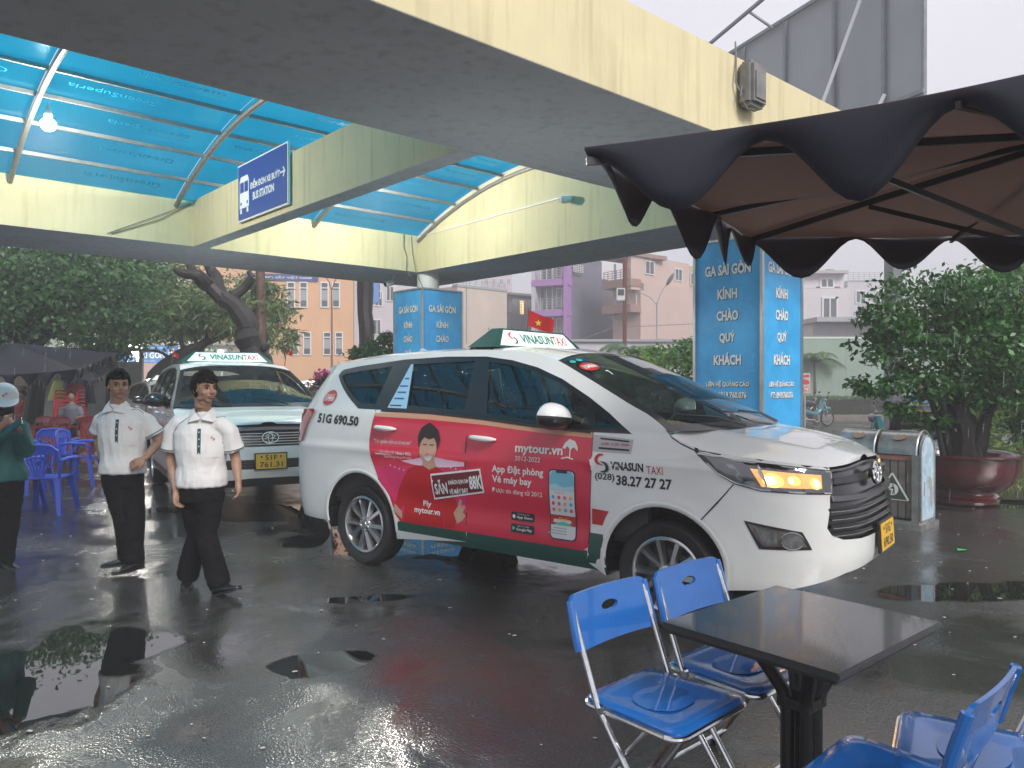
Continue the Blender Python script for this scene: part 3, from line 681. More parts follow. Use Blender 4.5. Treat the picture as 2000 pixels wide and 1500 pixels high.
# body tables shared by all copies
_us = np.linspace(UR+.001, UF-.001, 420); _rp = np.array([wall(u_, _RAIL(u_)) for u_ in _us])
_o = np.argsort(_rp[:,0]); _rx_s, _ry_s, _rz_s = _rp[_o,0], -_rp[_o,1], _rp[_o,2]
def rail_at(x): return float(np.interp(x, _rx_s, _ry_s)), float(np.interp(x, _rx_s, _rz_s))
XT = .47; XN = float(_rx_s.max())-.002; XE = -2.06
_roofc = _stab([(-2.2,1.735),(-1.6,1.785),(-1,1.81),(-.4,1.815),(.1,1.80),(.47,1.745),(.5,1.74)], -2.3, .6)
_hoodc = _stab([(1.3,1.265),(1.6,1.235),(1.9,1.19),(2.15,1.135),(2.28,1.09),(2.35,1.05)], 1.3, 2.36, 300, 4)
def f_roof(s, t):
    x = XT + (XE-XT)*s; q = 2*t-1; y, z = rail_at(x); return (x, q*y, z+(_roofc(x)-z)*(1-abs(q)**3.2))
def f_hood(s, t):
    x = 1.43 + (XN-1.43)*(s**.8 if False else 1-(1-s)**1.6); q = 2*t-1; y, z = rail_at(x)
    ridge = .012*math.exp(-((abs(q)-.62)/.10)**2)*min(1, (XN-x)*4)
    return (x, q*y, z+(_hoodc(x)-z)*(1-abs(q)**2.8) + ridge)
def f_wind(s, t, o=0.0):
    """s: 0 at the roof, 1 at the bonnet"""
    u_ = XT + (1.47-XT)*s; e = wall(u_, _RAIL(u_)); q = 2*t-1; cx_ = XT + (1.66-XT)*s; cz_ = _roofc(XT) + (1.225-_roofc(XT))*s; k = 1-abs(q)**2.4
    return (e[0]+(cx_-e[0])*k + o*.4, q*abs(e[1]), e[2]+(cz_-e[2])*k + .03*math.sin(math.pi*s)*k + o)
def taxi(name, label, loc, rz, front='new', plate=('51G','690.50'), number='10466', side_no='51G 690.50', wrap=True, group='taxis'):
    t = empty(name, loc, rz, label, 'taxi', group)
    for sd in (-1, 1):
        holes_none = ()
        # rear quarter with D pillar
        arcR = [p for p in _arR]            # from front-bottom (right, x bigger) over the top to the rear-bottom
        qp = [(UR,.33)] + [(-1.80,.33)] + [p for p in reversed(arcR) if p[0] < -1.12][0:] 
        qp = [(UR,.34),(-1.86,.33)] + [p for p in reversed(arcR) if p[0] <= -1.13 and not (p[0] > -1.385 and p[1] < .6)] + list(reversed(QUART)) + [(-1.155,1.30),(-1.44,1.303),(-1.48,1.325),(-1.953,1.58),(-1.94,1.62),(-1.89,1.635),(-1.066,1.71)] + rail_pts(-1.05, UR, 40)
        decal('rear_quarter_panel', qp, M_paint, t, 0, .05, sd)
        rd = list(QUART) + [p for p in reversed(arcR) if p[0] > -1.13] + [(-.215,.345),(-.215,.6),(-.205,1.0),(-.215,1.275),(-.86,1.292),(-1.155,1.30)]
        d1 = decal('rear_door', rd, M_paint, t, 0, .05, sd)
        fd = [(-.215,.345)] + list(reversed(DOORB)) + [(.868,1.20),(.389,1.222),(-.063,1.258),(-.215,1.275),(-.205,1.0),(-.215,.6)]
        d2 = decal('front_door', fd, M_paint, t, 0, .05, sd)
        # roof side rail and A pillar
        ap = [(-1.066,1.71),(-.6,1.725),(-.196,1.718),(.061,1.686),(.309,1.63),(.549,1.545),(.797,1.425),(.975,1.325),(1.161,1.20)] + [(1.40,1.20)] + rail_pts(1.44, -1.05, 36)
        decal('roof_rail', ap, M_paint, t, 0, .06, sd)
        # front fender
        ff = [(.835,.345)] + [p for p in reversed(_arF) if p[0] < 1.61 and (p[1] > .30 or p[0] < 1.2)] + [(1.615,.700),(1.84,.935),(1.75,1.0),(1.66,1.08),(1.64,1.12)] + rail_pts(1.66, 1.40, 8) + [(1.40,1.20),(1.161,1.20),(.868,1.20)] + [(.87,.9),(.855,.6)]
        decal('front_fender', ff, M_paint, t, 0, .05, sd)
        fb = [(1.615,.700)] + [p for p in reversed(_arF) if p[0] > 1.62 and p[1] < .69] + [(1.80,.31),(2.18,.355),(2.50,.43),(2.8,.45),(UF,.45)] 
        fb += [(UF,.62),(2.62,.62),(2.44,.63),(2.36,.66),(2.335,.70),(2.39,.87),(2.46,1.0),(2.46,.5*(1.0+1.035))] if front == 'new' else [(UF,.55),(2.5,.56),(2.30,.59),(2.30,.66),(UF,.66),(UF,.80),(2.34,.80),(2.37,.93)]
        fb += rail_pts(2.46, 1.68, 14) + [(1.66,1.08),(1.75,1.0),(1.84,.935)]
        decal('front_bumper', fb, M_paint, t, 0, .05, sd)
        sl = [(-.95,.30),(.97,.30),(.975,.345),(-.965,.345)]
        decal('sill', sl, M_green, t, -.004, .1, sd)
        # gaps
        vseam('door_gap', [(-.215,.345),(-.215,.6),(-.205,1.0),(-.215,1.28)], d2, sd, .008)
        vseam('door_gap', DOORB[::-1], d2, sd, .008)
        vseam('door_gap', QUART[::-1], d1, sd, .008)
        vseam('bumper_gap', [(1.615,.700),(1.84,.935)], t, sd, .009)
        ribbon('bonnet_gap', [(1.45,1.235),(1.50,1.19),(1.56,1.155),(1.64,1.122),(1.8,1.103),(2.05,1.078),(2.3,1.046),(2.45,1.03)], .010, .001, M_cblk, t, sd, .0005)
        # window band: black frame with the panes in it
        fr_ = decal('window_frame', FRAME, M_cblk, t, .003, .08, sd, (G_Q, G_R, G_F, G_V))
        for nm, gpoly in (('quarter_window', G_Q), ('rear_door_window', G_R), ('front_door_window', G_F), ('vent_window', G_V)): decal(nm, gpoly, M_gside, fr_, -.006, .08, sd)
        ribbon('waist_strip', [(-1.15,1.293),(-.6,1.283),(-.06,1.256),(.4,1.221),(.86,1.199)], .018, .008, M_cblk, t, sd, .002)
        # wheel housings
        for cx_, ar in ((-1.385,_arR),(1.37,_arF)):
            vs = []; 
            for (u_, z_) in ar:
                x_, y_, zz = wp(u_, max(z_,.16))[0]
                sg = 1 if sd < 0 else -1
                vs += [(x_, (y_+.001)*sg, z_), (x_, (y_+.30)*sg, z_)]
            fs = [(2*i,2*i+1,2*i+3,2*i+2) for i in range(len(ar)-1)]; b_ = len(vs)
            fs.append(tuple(2*i+1 for i in range(len(ar))))
            h_ = mesh('wheel_housing', vs, fs, M_cblk, t)
            lip = [(u_, z_) for u_, z_ in ar if z_ > .3]
            vs = []
            for (u_, z_) in lip:
                dx, dz = u_-cx_, z_-.36; l_ = math.hypot(dx, dz); dx /= l_; dz /= l_
                for rr_, oo in ((-.012,-.004),(-.004,.003),(.016,.003),(.024,.0005)):
                    pu, pz = u_+dx*rr_, z_+dz*rr_; (x_, y_, zz), n_ = wp(pu, pz); sg = 1 if sd < 0 else -1
                    vs.append((x_+n_[0]*oo, (y_+n_[1]*oo)*sg, zz))
            fs = [(4*i+j,4*i+j+1,4*i+5+j,4*i+4+j) for i in range(len(lip)-1) for j in range(3)]
            mesh('arch_lip', vs, fs, M_paint, t, True)
        # livery stripes: red, white gap, green, on fender and quarter
        decal('red_stripe', [(.885,.60),(.999,.605),(.965,.66),(.985,.70),(.882,.705)] if False else [(.872,.603),(.955,.603),(.975,.65),(1.005,.70),(.876,.706)], M_redp, t, .0018, .08, sd)
        decal('green_stripe', [(.838,.345),(.984,.345),(.966,.40),(.958,.545),(.856,.545)], M_green, t, .0018, .08, sd)
        for dd_, a_, b_ in ((d1,-.955,-.219),(d2,-.211,.832)): decal('green_band', [(a_-.01,.346),(b_,.346),(b_,.424),(a_+(.03 if a_ < -.5 else 0),.424)], M_green, dd_, .0018, .1, sd)
        # handles
        for hu, hz, pr in ((-1.065,1.155,d1),(-.045,1.118,d2)):
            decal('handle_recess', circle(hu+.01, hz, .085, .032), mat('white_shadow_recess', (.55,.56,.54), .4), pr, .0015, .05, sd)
            (x_, y_, z_), n_ = wp(hu, hz); sg = 1 if sd < 0 else -1; q_ = .028
            mb = MB(); A_, B_ = wp(hu-.125, hz+.006)[0], wp(hu+.125, hz-.004)[0]
            pts = []
            for i in range(9):
                k_ = i/8; o_ = .012+.030*math.sin(math.pi*k_)**.6
                pts.append(((A_[0]*(1-k_)+B_[0]*k_)+n_[0]*o_, ((A_[1]*(1-k_)+B_[1]*k_)+n_[1]*o_)*sg, A_[2]*(1-k_)+B_[2]*k_))
            mb.tube(pts, [.008,.018,.021,.022,.022,.022,.021,.018,.008], 10); mb.build('door_handle', M_paint, pr, True)
        # wheels
        wheel(t, -1.385, -.772*(1 if sd < 0 else -1), sd); wheel(t, 1.375, -.772*(1 if sd < 0 else -1), sd)
        # mirror
        sg = 1 if sd < 0 else -1
        m_ = empty('wing_mirror', (.62, -1.00*sg, 1.30)); m_.parent = t
        mb = MB()
        def shell(z0, z1, k):
            vs = []; 
            for i in range(9):
                p_ = i/8; z_ = z0+(z1-z0)*p_
                for j in range(16):
                    a = 2*math.pi*j/16; rr_ = max(0, 1-(abs(z_)/.106)**2.8)**.45 * (1-.25*max(0,z_/.105))
                    vs.append((math.cos(a)*.13*rr_*(1 if math.cos(a) > 0 else .5) + .0, sg*(math.sin(a)*.150*rr_), z_*.86))
            return vs, [(i*16+j, i*16+(j+1)%16, (i+1)*16+(j+1)%16, (i+1)*16+j) for i in range(8) for j in range(16)]+[tuple(range(16)), tuple(8*16+j for j in range(16))]
        T1 = Matrix.Rotation(R(-6*sg), 4, 'X')
        v_, f_ = shell(-.005, .104, 0); mb.add(v_, f_, T1); mb.build('mirror_cap', M_paint if front == 'new' else M_cblk, m_, True, 60)
        v_, f_ = shell(-.104, -.008, 0); mb = MB(); mb.add(v_, f_, T1); mb.tube([(.02, sg*.12, -.07), (.0, sg*.2, -.10)], [.04,.03], 10); mb.build('mirror_base', M_cblk, m_, True, 60)
        # rear lights
        decal('rear_light', [(-2.06,1.285),(-2.02,1.27),(-2.12,1.13),(-2.17,1.0),(-2.50,.97),(-2.55,1.08),(-2.42,1.27)], M_tail, t, .018, .06, sd)
        decal('rear_window', [(-2.62,1.30),(-2.62,1.56),(UR,1.57),(UR,1.28)], M_gside if False else M_cblk, t, .004, .08, sd)
    # underbody and cabin
    mb = MB(); mb.box((-.15,0,.33), (3.9,1.40,.10)); mb.box((0,0,.42), (1.75,1.66,.16)); mb.build('underbody', M_cblk, t)
    mb = MB()
    mb.box((1.72,0,.72), (.9,1.3,.5)); mb.box((-2.0,0,.75), (.55,1.35,.6)); mb.build('inner_body', M_cblk, t)
    c = empty('cabin'); c.parent = t
    mb = MB(); mb.box((-.35,0,.52), (3.0,1.62,.05)); 
    for s_ in (-1,1): mb.box((-.35,.83*s_,.88), (3.2,.04,.68))
    mb.build('cabin_lining', M_int, c)
    vs = [(1.66,-.70,1.16),(1.66,.70,1.16),(1.40,.80,1.19),(1.05,.80,1.17),(.95,.78,1.05),(.9,.76,.8),(1.40,-.80,1.19),(1.05,-.80,1.17),(.95,-.78,1.05),(.9,-.76,.8)]
    mesh('dashboard', vs, [(0,6,2,1),(6,7,3,2),(7,8,4,3),(8,9,5,4)], M_int, c)
    mb = MB(); mb.tube([(.80+.17*.35*math.sin(a), .38+.17*math.cos(a), 1.10+.17*math.sin(a)) for a in np.linspace(0, 2*math.pi, 25)], .013, 8); mb.tube([(.80,.38,1.10),(.98,.38,1.02)], .03, 8); mb.box((.80,.38,1.10), (.03,.30,.04)); mb.build('steering_wheel', M_cblk, c, True)
    for sx, sy in ((.15,-.38),(.15,.38),(-.85,-.38),(-.85,.38),(-1.6,0)):
        mb = MB(); wd = .50 if sx > -1.5 else 1.2
        mb.box((sx+.15,sy,.72), (.50,wd,.16), 0, None, .05); mb.box((sx-.13,sy,1.02), (.14,wd-.02,.60), 0, Matrix.Translation((0,0,0)), .05)
        if sx > -1.5: mb.box((sx-.16,sy,1.41), (.09,.26,.17), 0, None, .035)
        else:
            for q_ in (-.4,.4): mb.box((sx-.16,q_,1.38), (.09,.24,.13), 0, None, .035)
        mb.build('seat', M_seat, c, True)
    for q_ in ((1.28,-.38,1.187,.26,.16,.1),(1.36,.30,1.195,.18,.22,-.4)):
        mb = MB(); mb.box((0,0,0), (q_[4],q_[3],.004), q_[5], Matrix.Translation(q_[:3])); mb.build('paper', mat('papers', (.55,.72,.74), .6), c)
    # roof, windscreen, bonnet
    sheet('roof', f_roof, 36, 28, M_paint, t, flip=True)
    sheet('bonnet', f_hood, 40, 36, M_paint, t)
    def fw(s, q_): return f_wind(s, q_)
    s0 = .03; 
    ws = sheet('windscreen', lambda s, q_: f_wind(.045+s*.885, .035+q_*.93), 16, 22, M_gwind, t, flip=False)
    brd = MB()
    def patch(sa, sb, qa, qb, n1, n2):
        vs = [f_wind(sa+(sb-sa)*i/n1, qa+(qb-qa)*j/n2, .001) for i in range(n1+1) for j in range(n2+1)]
        brd.add(vs, [(i*(n2+1)+j,(i+1)*(n2+1)+j,(i+1)*(n2+1)+j+1,i*(n2+1)+j+1) for i in range(n1) for j in range(n2)])
    patch(0,.045,0,1,2,20); patch(.93,1.0,0,1,3,20); patch(.045,.93,0,.035,16,1); patch(.045,.93,.965,1,16,1)
    brd.build('windscreen_border', M_cblk, t, True)
    if wrap:
        def on_wind(poly, mt, nm, o=.004): mesh(nm, [f_wind(a, b, o) for a, b in poly], [tuple(range(len(poly)))], mt, ws)
        on_wind(circle(.17,.10,.055,.06) , M_redp, 'number_sticker')
        V_, T_ = text2d(number, .055, .085, .02); mesh('lettering', [f_wind(.17-b, .10+a*1.0, .007) for a, b in V_], T_, M_wprint, ws)
        on_wind(circle(.07,.06,.02,.022), mat('teal_sticker', (.03,.4,.33), .4), 'round_sticker'); on_wind(circle(.07,.115,.02,.022), mat('teal_sticker', (.03,.4,.33), .4), 'round_sticker')
        V_, T_ = text2d('7', .06, None, .02); mesh('lettering', [f_wind(.29-b, .145+a*.5, .007) for a, b in V_], T_, M_wprint, ws)
    mb = MB()
    for a0, a1 in ((.10,.52),(.52,.93)):
        p0 = Vector(f_wind(1.0, a0+.25 if a0 < .3 else a0+.2, .02)); p1 = Vector(f_wind(.86, a0-.02 if a0 > .3 else a0, .02)); mb = MB(); mb.tube([p0, (p0+p1)/2+Vector((.02,0,.02)), p1], [.011,.009,.006], 6); mb.build('wiper', M_cblk, t, True)
    # spoiler, aerial
    mb = MB(); n_ = 14; vs = []
    for i in range(n_+1):
        q_ = 2*i/n_-1; y, z = rail_at(-2.05); yy = q_*y*.96; zc = z+(_roofc(-2.05)-z)*(1-abs(q_)**3.2)+.004; xe = -2.30+.14*q_*q_
        vs += [(-1.95, yy, zc+.012), (xe, yy, zc-.014), (xe+.01, yy, zc-.04), (-2.0, yy, zc-.05)]
    fs = [(4*i+j, 4*i+(j+1)%4, 4*i+4+(j+1)%4, 4*i+4+j) for i in range(n_) for j in range(4)]+[(3,2,1,0), tuple(4*n_+j for j in range(4))]
    mb.add(vs, fs).build('spoiler', M_paint, t, True, 40)
    mb = MB(); mb.add([(-1.55,-.02,1.785),(-1.40,-.004,1.79),(-1.55,.02,1.785),(-1.56,0,1.84),(-1.53,0,1.84),(-1.57,-.02,1.785),(-1.57,.02,1.785)], [(1,0,5,3,4),(1,4,3,6,2),(5,6,3)]).build('roof_aerial', M_paint, t)
    mb = MB(); mb.tube([(-.62,-.1,1.8),(-.66,-.1,1.99)], .0025, 5); mb.build('roof_aerial', M_cblk, t)
    # ----- front end
    UC = UF
    if front == 'new':
        for sd in (-1, 1):
            hl = decal('headlight', [(1.647,1.112),(1.80,1.092),(1.949,1.073),(2.2,1.048),(2.46,1.018),(2.425,.95),(2.395,.885),(2.2,.893),(1.99,.903),(1.843,.937),(1.758,.99),(1.678,1.06)], M_cblk, t, .004, .05, sd)
            for pth in ([(1.66,1.103),(1.949,1.066),(2.2,1.038),(2.45,1.008)], [(1.70,1.05),(1.76,.998),(1.85,.946),(1.99,.912),(2.2,.901),(2.40,.893)]): ribbon('chrome_strip', pth, .010, .005, M_chr, hl, sd, .005)
            decal('reflector', [(1.82,1.05),(1.865,1.045),(1.90,1.0),(1.985,.945),(1.96,.925),(1.87,.965)], M_lens, hl, .008, .05, sd)
            decal('reflector', [(1.96,1.03),(2.37,.995),(2.345,.92),(2.0,.93)], mat('amber_reflector', (.8,.35,.10), .2, .5, emit=(1,.38,.08), es=.45, noise_amt=.4, nscale=25), hl, .008, .05, sd)
            for cu_, ru, rz_, mt_ in ((2.07,.060,.040,M_amb),(2.19,.035,.026,M_amb),(2.31,.030,.030,M_amb),(2.055,.034,.024,M_ambw),(2.315,.012,.020,M_ambw),(2.17,.012,.015,M_ambw)): decal('indicator_bulb', circle(cu_, .967-.02*(cu_>2.2), ru, rz_, 20), mt_, hl, .0115 if mt_ is M_amb else .013, .05, sd)
            mb = MB()
            ribbon('', [(2.005,1.03),(2.025,.98),(2.03,.93)], .05, .006, M_chr, hl, sd, .010, mb); mb.build('bezel', M_chr, hl, True)
            decal('lamp_cover', [(1.70,1.095),(1.949,1.063),(2.2,1.038),(2.445,1.008),(2.40,.895),(2.2,.903),(1.99,.913),(1.85,.947),(1.77,1.0)], M_gclear, hl, .018, .05, sd)
            fg = decal('fog_lamp', [(1.883,.725),(2.03,.70),(2.177,.675),(2.226,.59),(1.963,.583),(1.92,.65)], mat('fog_housing', (.16,.13,.11), .35, .3, noise_amt=.4, nscale=20), t, .003, .05, sd)
            decal('fog_frame', [(1.876,.733),(2.03,.708),(2.187,.682),(2.24,.582),(1.955,.575),(1.913,.65)], M_cblk, fg, .0035, .05, sd, ([(1.893,.717),(2.03,.692),(2.170,.668),(2.212,.598),(1.972,.593),(1.93,.65)],))
            decal('fog_glass', circle(2.13,.632,.056,.046), M_lens, fg, .006, .05, sd); mb = MB(); ribbon('', [(2.13+.06*math.cos(a), .632+.048*math.sin(a)) for a in np.linspace(0,6.283,22)], .008, .006, M_chr, fg, sd, .005, mb); mb.build('fog_ring', M_chr, fg, True)
            decal('small_lamp', [(1.93,.70),(2.05,.682),(2.05,.60),(1.975,.60)], M_lens, fg, .006, .04, sd)
            gr = decal('grille_back', [(2.46,1.030),(2.7,1.03),(UF,1.045),(UF,.62),(2.62,.62),(2.44,.63),(2.36,.66),(2.335,.70),(2.39,.87)], M_cblk, t, -.025, .08, sd)
            for z_ in (.790,.745,.698,.655): ribbon('grille_trim', [(2.37+(UF-2.37)*i/10, z_) for i in range(11)], .007, .010, M_chr, t, sd, -.004)
            for z0, z1, hh, dp in ((.802,.802,.020,.02),(.757,.757,.020,.02),(.710,.710,.020,.02),(.666,.662,.018,.02)):
                ribbon('grille_bar', [(2.36+(UF-2.36)*i/10, z0) for i in range(11)], hh, dp, mat('gloss_black_bar', (.012,.012,.013), .18, 0, coat=.6), t, sd, -.018)
            ribbon('grille_frame', [(2.395+(UF-2.395)*i/10, .862-.012*math.sin(i/10*1.57)) for i in range(11)], .045, .032, mat('satin_grey', (.30,.30,.32), .25, .9), t, sd, -.012)
            ribbon('grille_wing', [(2.43+(UF-2.43)*i/10, .955+.004*i/10) for i in range(11)], [.045+.022*i/10 for i in range(11)], .03, mat('dark_chrome', (.20,.20,.22), .16, 1), t, sd, -.012)
            ribbon('grille_wing', [(2.45+(UF-2.45)*i/8, 1.012+.012*i/8) for i in range(9)], .012, .02, mat('satin_grey', (.3,.3,.32), .25, .9), t, sd, -.008)
        MN = frame((2.385, 0, .965), (0,1,0), (-.12,0,1))
        mb = MB(); mb.prism(circle(0,0,.10,.072,28), .012, MN, -.012); mb.build('emblem_plinth', M_cblk, t, True, 30); emblem(t, MN, 1.25)
        zp, xp = .588, 2.45
    else:
        for sd in (-1, 1):
            hl = decal('headlight', [(1.75,1.10),(2.1,1.06),(2.36,1.03),(2.33,.84),(2.1,.85),(1.85,.93)], M_lens, t, .004, .06, sd); decal('lamp_cover', [(1.75,1.10),(2.1,1.06),(2.36,1.03),(2.33,.84),(2.1,.85),(1.85,.93)], M_gclear, hl, .012, .06, sd)
            gr = decal('grille_back', [(2.37,.93),(2.34,.80),(UF,.80),(UF,1.04),(2.40,1.02)], M_cblk, t, -.02, .08, sd)
            for z_ in (.825,.855,.885,.915,.945): ribbon('grille_bar', [(2.36+(UF-2.36)*i/8, z_) for i in range(9)], .010, .022, M_chr, t, sd, -.016)
            ribbon('grille_cover', [(2.385+(UF-2.385)*i/8, .985+.012*i/8) for i in range(9)], .05, .012, mat('dark_chrome', (.20,.20,.22), .16, 1), t, sd, -.002)
            gr2 = decal('lower_intake', [(2.30,.59),(2.5,.56),(UF,.55),(UF,.66),(2.30,.66)], M_cblk, t, -.02, .08, sd)
            for z_ in (.585,.615,.64): ribbon('intake_bar', [(2.33+(UF-2.33)*i/8, z_) for i in range(9)], .012, .012, M_cblk, gr2, sd, -.014)
        MN = frame((2.40, 0, .90), (0,1,0), (-.12,0,1)); emblem(t, MN, 1.2); zp, xp = .640, 2.455
    pl = empty('number_plate', (xp, 0, zp)); pl.parent = t
    MP = frame((0,0,0), (0,1,0), (-.06,0,1))
    mb = MB(); mb.box((0,0,-.012), (.36,.19,.016), 0, MP); mb.build('plate_holder', M_cblk, pl)
    mb = MB(); mb.box((0,0,0), (.33,.165,.006), 0, MP, .002); mb.build('plate', M_yplate, pl)
    put_text(plate[0], MP @ Matrix.Translation((0,.040,0)), M_kprint, pl, .058, .13, .015, off=.0045)
    put_text(plate[1], MP @ Matrix.Translation((0,-.036,0)), M_kprint, pl, .060, .25, .015, off=.0045)
    for s_ in (-1,1): flat('plate_bolt', circle(.105*s_,.05,.010,.013,10), MP, M_kprint, pl, 0, .0045)
    # ----- roof sign
    rs = empty('roof_sign', (-.30, 0, 1.795)); rs.parent = t
    def tri_prism(y0, y1, x0, x1, h, y0t, y1t): 
        return [(x0,y0,0),(x1,y0,0),(x1,y1,0),(x0,y1,0),((x0+x1)/2-.045,y0t,h),((x0+x1)/2+.045,y0t,h),((x0+x1)/2+.045,y1t,h),((x0+x1)/2-.045,y1t,h)]
    FS = [(0,3,2,1),(4,5,6,7),(0,1,5,4),(1,2,6,5),(2,3,7,6),(3,0,4,7)]
    mb = MB(); vs = tri_prism(-.64,.64,-.13,.13,.155,-.44,.44); mb.add(vs, FS); o_ = mb.build('sign_body', M_green, rs, False)
    for sgn in (1, -1):
        # sloping face: bottom x=.13 z=0, top x=.045 z=.155
        nv = Vector((.155, 0, .085)).normalized(); up = Vector((-.085,0,.155)).normalized()
        MS = frame((.0875, 0, .0775), (0,1,0), up); 
        if sgn < 0: MS = Matrix.Rotation(math.pi, 4, 'Z') @ MS
        mb = MB(); mb.prism([(-.54,-.07),(.54,-.07),(.42,.072),(-.42,.072)], .003, MS, 0); mb.build('sign_face', mat('sign_white', (.78,.82,.80), .3, emit=(.8,1,.95), es=.12), rs)
        put_text('VINASUN', MS @ Matrix.Translation((-.015,0,0)), mat('sign_green', (.01,.20,.12), .4), rs, .085, .45, .03, off=.0045)
        put_text('TAXI', MS @ Matrix.Translation((.31,0,0)), M_ringr, rs, .085, .20, .01, off=.0045)
        logo_flat(MS @ Matrix.Translation((-.34,0,0)), .11, rs, .0045)
    mb = MB(); mb.tube([(-.13,-.66,-.03),(-.1,-.60,.0),(.1,-.60,0),(.13,-.66,-.03)], .008, 6); mb.build('sign_strap', M_cblk, rs, True)
    # ----- side numbers and lettering, both flanks
    for sd in (-1, 1):
        decal('number_disc', circle(-1.90,1.388,.108,.072), mat('white_rim', (.7,.7,.68), .4), t, .0025, .05, sd)
        decal('number_disc', circle(-1.90,1.388,.101,.066), M_redp, t, .004, .05, sd); wtext(number, -1.90, 1.388, .066, .155, M_wprint, t, .006, .02, 0, sd)
        wtext(side_no, -1.68, 1.205, .085, .56, mat('green_black_print', (.008,.03,.025), .4), t, .003, .045, 0, sd, -.03 if sd < 0 else .03)
        logo_wall(.955, 1.005, .125, t, sd)
        wtext('VINASUN', 1.135, .995, .052, .235, M_kprint, t, .003, .04, 0, sd); wtext('TAXI', 1.335, .985, .050, .115, M_redp, t, .003, 0, 0, sd)
        wtext('(028)', .975, .915, .056, .145, M_kprint, t, .003, .02, 0, sd); wtext('38.27 27 27', 1.255, .905, .065, .39, M_kprint, t, .003, .03, 0, sd)
        pc = decal('price_sheet', [(.865,1.075),(1.16,1.075),(1.175,1.165),(.885,1.185)], mat('grey_paper', (.55,.55,.55), .5), t, .002, .06, sd)
        decal('price_sheet_print', [(.925,1.095),(1.145,1.092),(1.15,1.103),(.926,1.107)], M_kprint, pc, .004, .1, sd); decal('price_sheet_print', [(.935,1.158),(1.145,1.147),(1.147,1.156),(.936,1.168)], M_kprint, pc, .004, .1, sd)
        wtext('12.000  15.200  14.000', 1.045, 1.13, .016, .20, M_redp, pc, .005, .01, 0, sd)
    if wrap:
        wpz = decal('advert_wrap', [(-1.218,1.272),(-1.245,1.14),(-1.255,1.05),(-1.235,.92),(-1.20,.86),(-1.13,.765),(-1.145,.70),(-1.05,.61),(-.995,.555),(-.97,.49),(-.90,.42),(-.18,.42),(.80,.42),(.845,.45),(.856,.6),(.870,.9),(.876,1.19),(.868,1.197),(.389,1.216),(-.063,1.250),(-.215,1.268),(-.86,1.285)], M_red, t, .0024, .06)
        W_ = lambda nm, poly, mt, o=.004, cell=.06: decal(nm, poly, mt, wpz, o, cell)
        W_('peach_band', [(-1.225,1.245),(-.6,1.236),(-.063,1.215),(.4,1.182),(.875,1.162),(.876,1.19),(.868,1.197),(.389,1.216),(-.063,1.250),(-.215,1.268),(-.86,1.285),(-1.22,1.272)], mat('peach_print', (.62,.33,.20), .4), .0035)
        mg = mat('magenta_print', (.66,.03,.14), .4); pk = mat('pale_pink_print', (.80,.55,.66), .4); dr = mat('deep_red_print', (.42,.008,.02), .4)
        W_('stadium_print', [(-1.19,.84),(-.9,.865),(-.57,.875),(-.3,.885),(-.21,.89),(-.21,.56),(-.5,.5),(-.9,.50),(-1.0,.62),(-1.12,.72)], mg, .0034)
        W_('stadium_print', [(-.88,.905),(-.75,.925),(-.57,.965),(-.40,.945),(-.22,.935),(-.22,.905),(-.40,.885),(-.57,.875),(-.75,.885)], pk, .0036)
        for i_ in range(16): W_('stadium_light', circle(-1.0+i_*.05, .862-.03*math.sin(i_*.4)+.0*i_, .006, .006, 8), M_wprint, .0042, .1)
        # figure: plain man in a red shirt
        sk = mat('printed_skin', (.55,.33,.24), .4); hr = mat('printed_hair', (.02,.013,.012), .4); sh = mat('printed_red_shirt', (.50,.008,.015), .4)
        W_('printed_shirt', [(-.80,.845),(-.72,.875),(-.64,.885),(-.50,.885),(-.42,.85),(-.36,.76),(-.30,.60),(-.33,.44),(-.42,.43),(-.44,.58),(-.44,.428),(-.86,.428),(-.86,.56),(-.90,.52),(-.955,.56),(-.90,.70)], sh, .0045)
        W_('printed_arm', [(-.955,.56),(-.88,.50),(-.88,.445),(-.97,.50)], sk, .005); 
        W_('printed_neck', [(-.635,.93),(-.515,.93),(-.50,.885),(-.57,.855),(-.645,.885)], sk, .005)
        W_('printed_face', [(-.585+.088*math.cos(a), 1.01+.125*math.sin(a)*(1 if math.sin(a) > 0 else .92)) for a in np.linspace(0,6.28,30)[:-1]], sk, .0055)
        W_('printed_hair', [(-.688,1.02),(-.70,1.11),(-.67,1.17),(-.62,1.20),(-.585,1.215),(-.55,1.20),(-.49,1.16),(-.465,1.09),(-.487,1.00),(-.50,1.06),(-.53,1.10),(-.58,1.085),(-.63,1.10),(-.665,1.065)], hr, .0062)
        for q_ in (-.622,-.552): W_('printed_eye', circle(q_, 1.022, .017, .007, 10), hr, .0062); W_('printed_brow', rect(q_, 1.045, .042, .008), hr, .0062)
        W_('printed_nose', [(-.594,1.01),(-.580,1.01),(-.572,.972),(-.602,.972)], mat('printed_skin_shade', (.44,.25,.18), .4), .006)
        W_('printed_mouth', [(-.625,.955),(-.585,.948),(-.545,.957),(-.56,.930),(-.585,.922),(-.61,.930)], M_wprint, .0062)
        W_('printed_hand', [(-.34,.545),(-.30,.60),(-.275,.66),(-.255,.65),(-.265,.60),(-.235,.62),(-.225,.60),(-.25,.56),(-.22,.54),(-.25,.50),(-.30,.47)], sk, .0055)
        W_('sticker_edge', [(-.56,.825),(-.063,.9),(-.028,.728),(-.534,.63)], M_wprint, .006); W_('sticker_face', [(-.548,.812),(-.074,.885),(-.042,.738),(-.525,.645)], mat('maroon_print', (.14,.01,.02), .4), .0066)
        a_ = .145
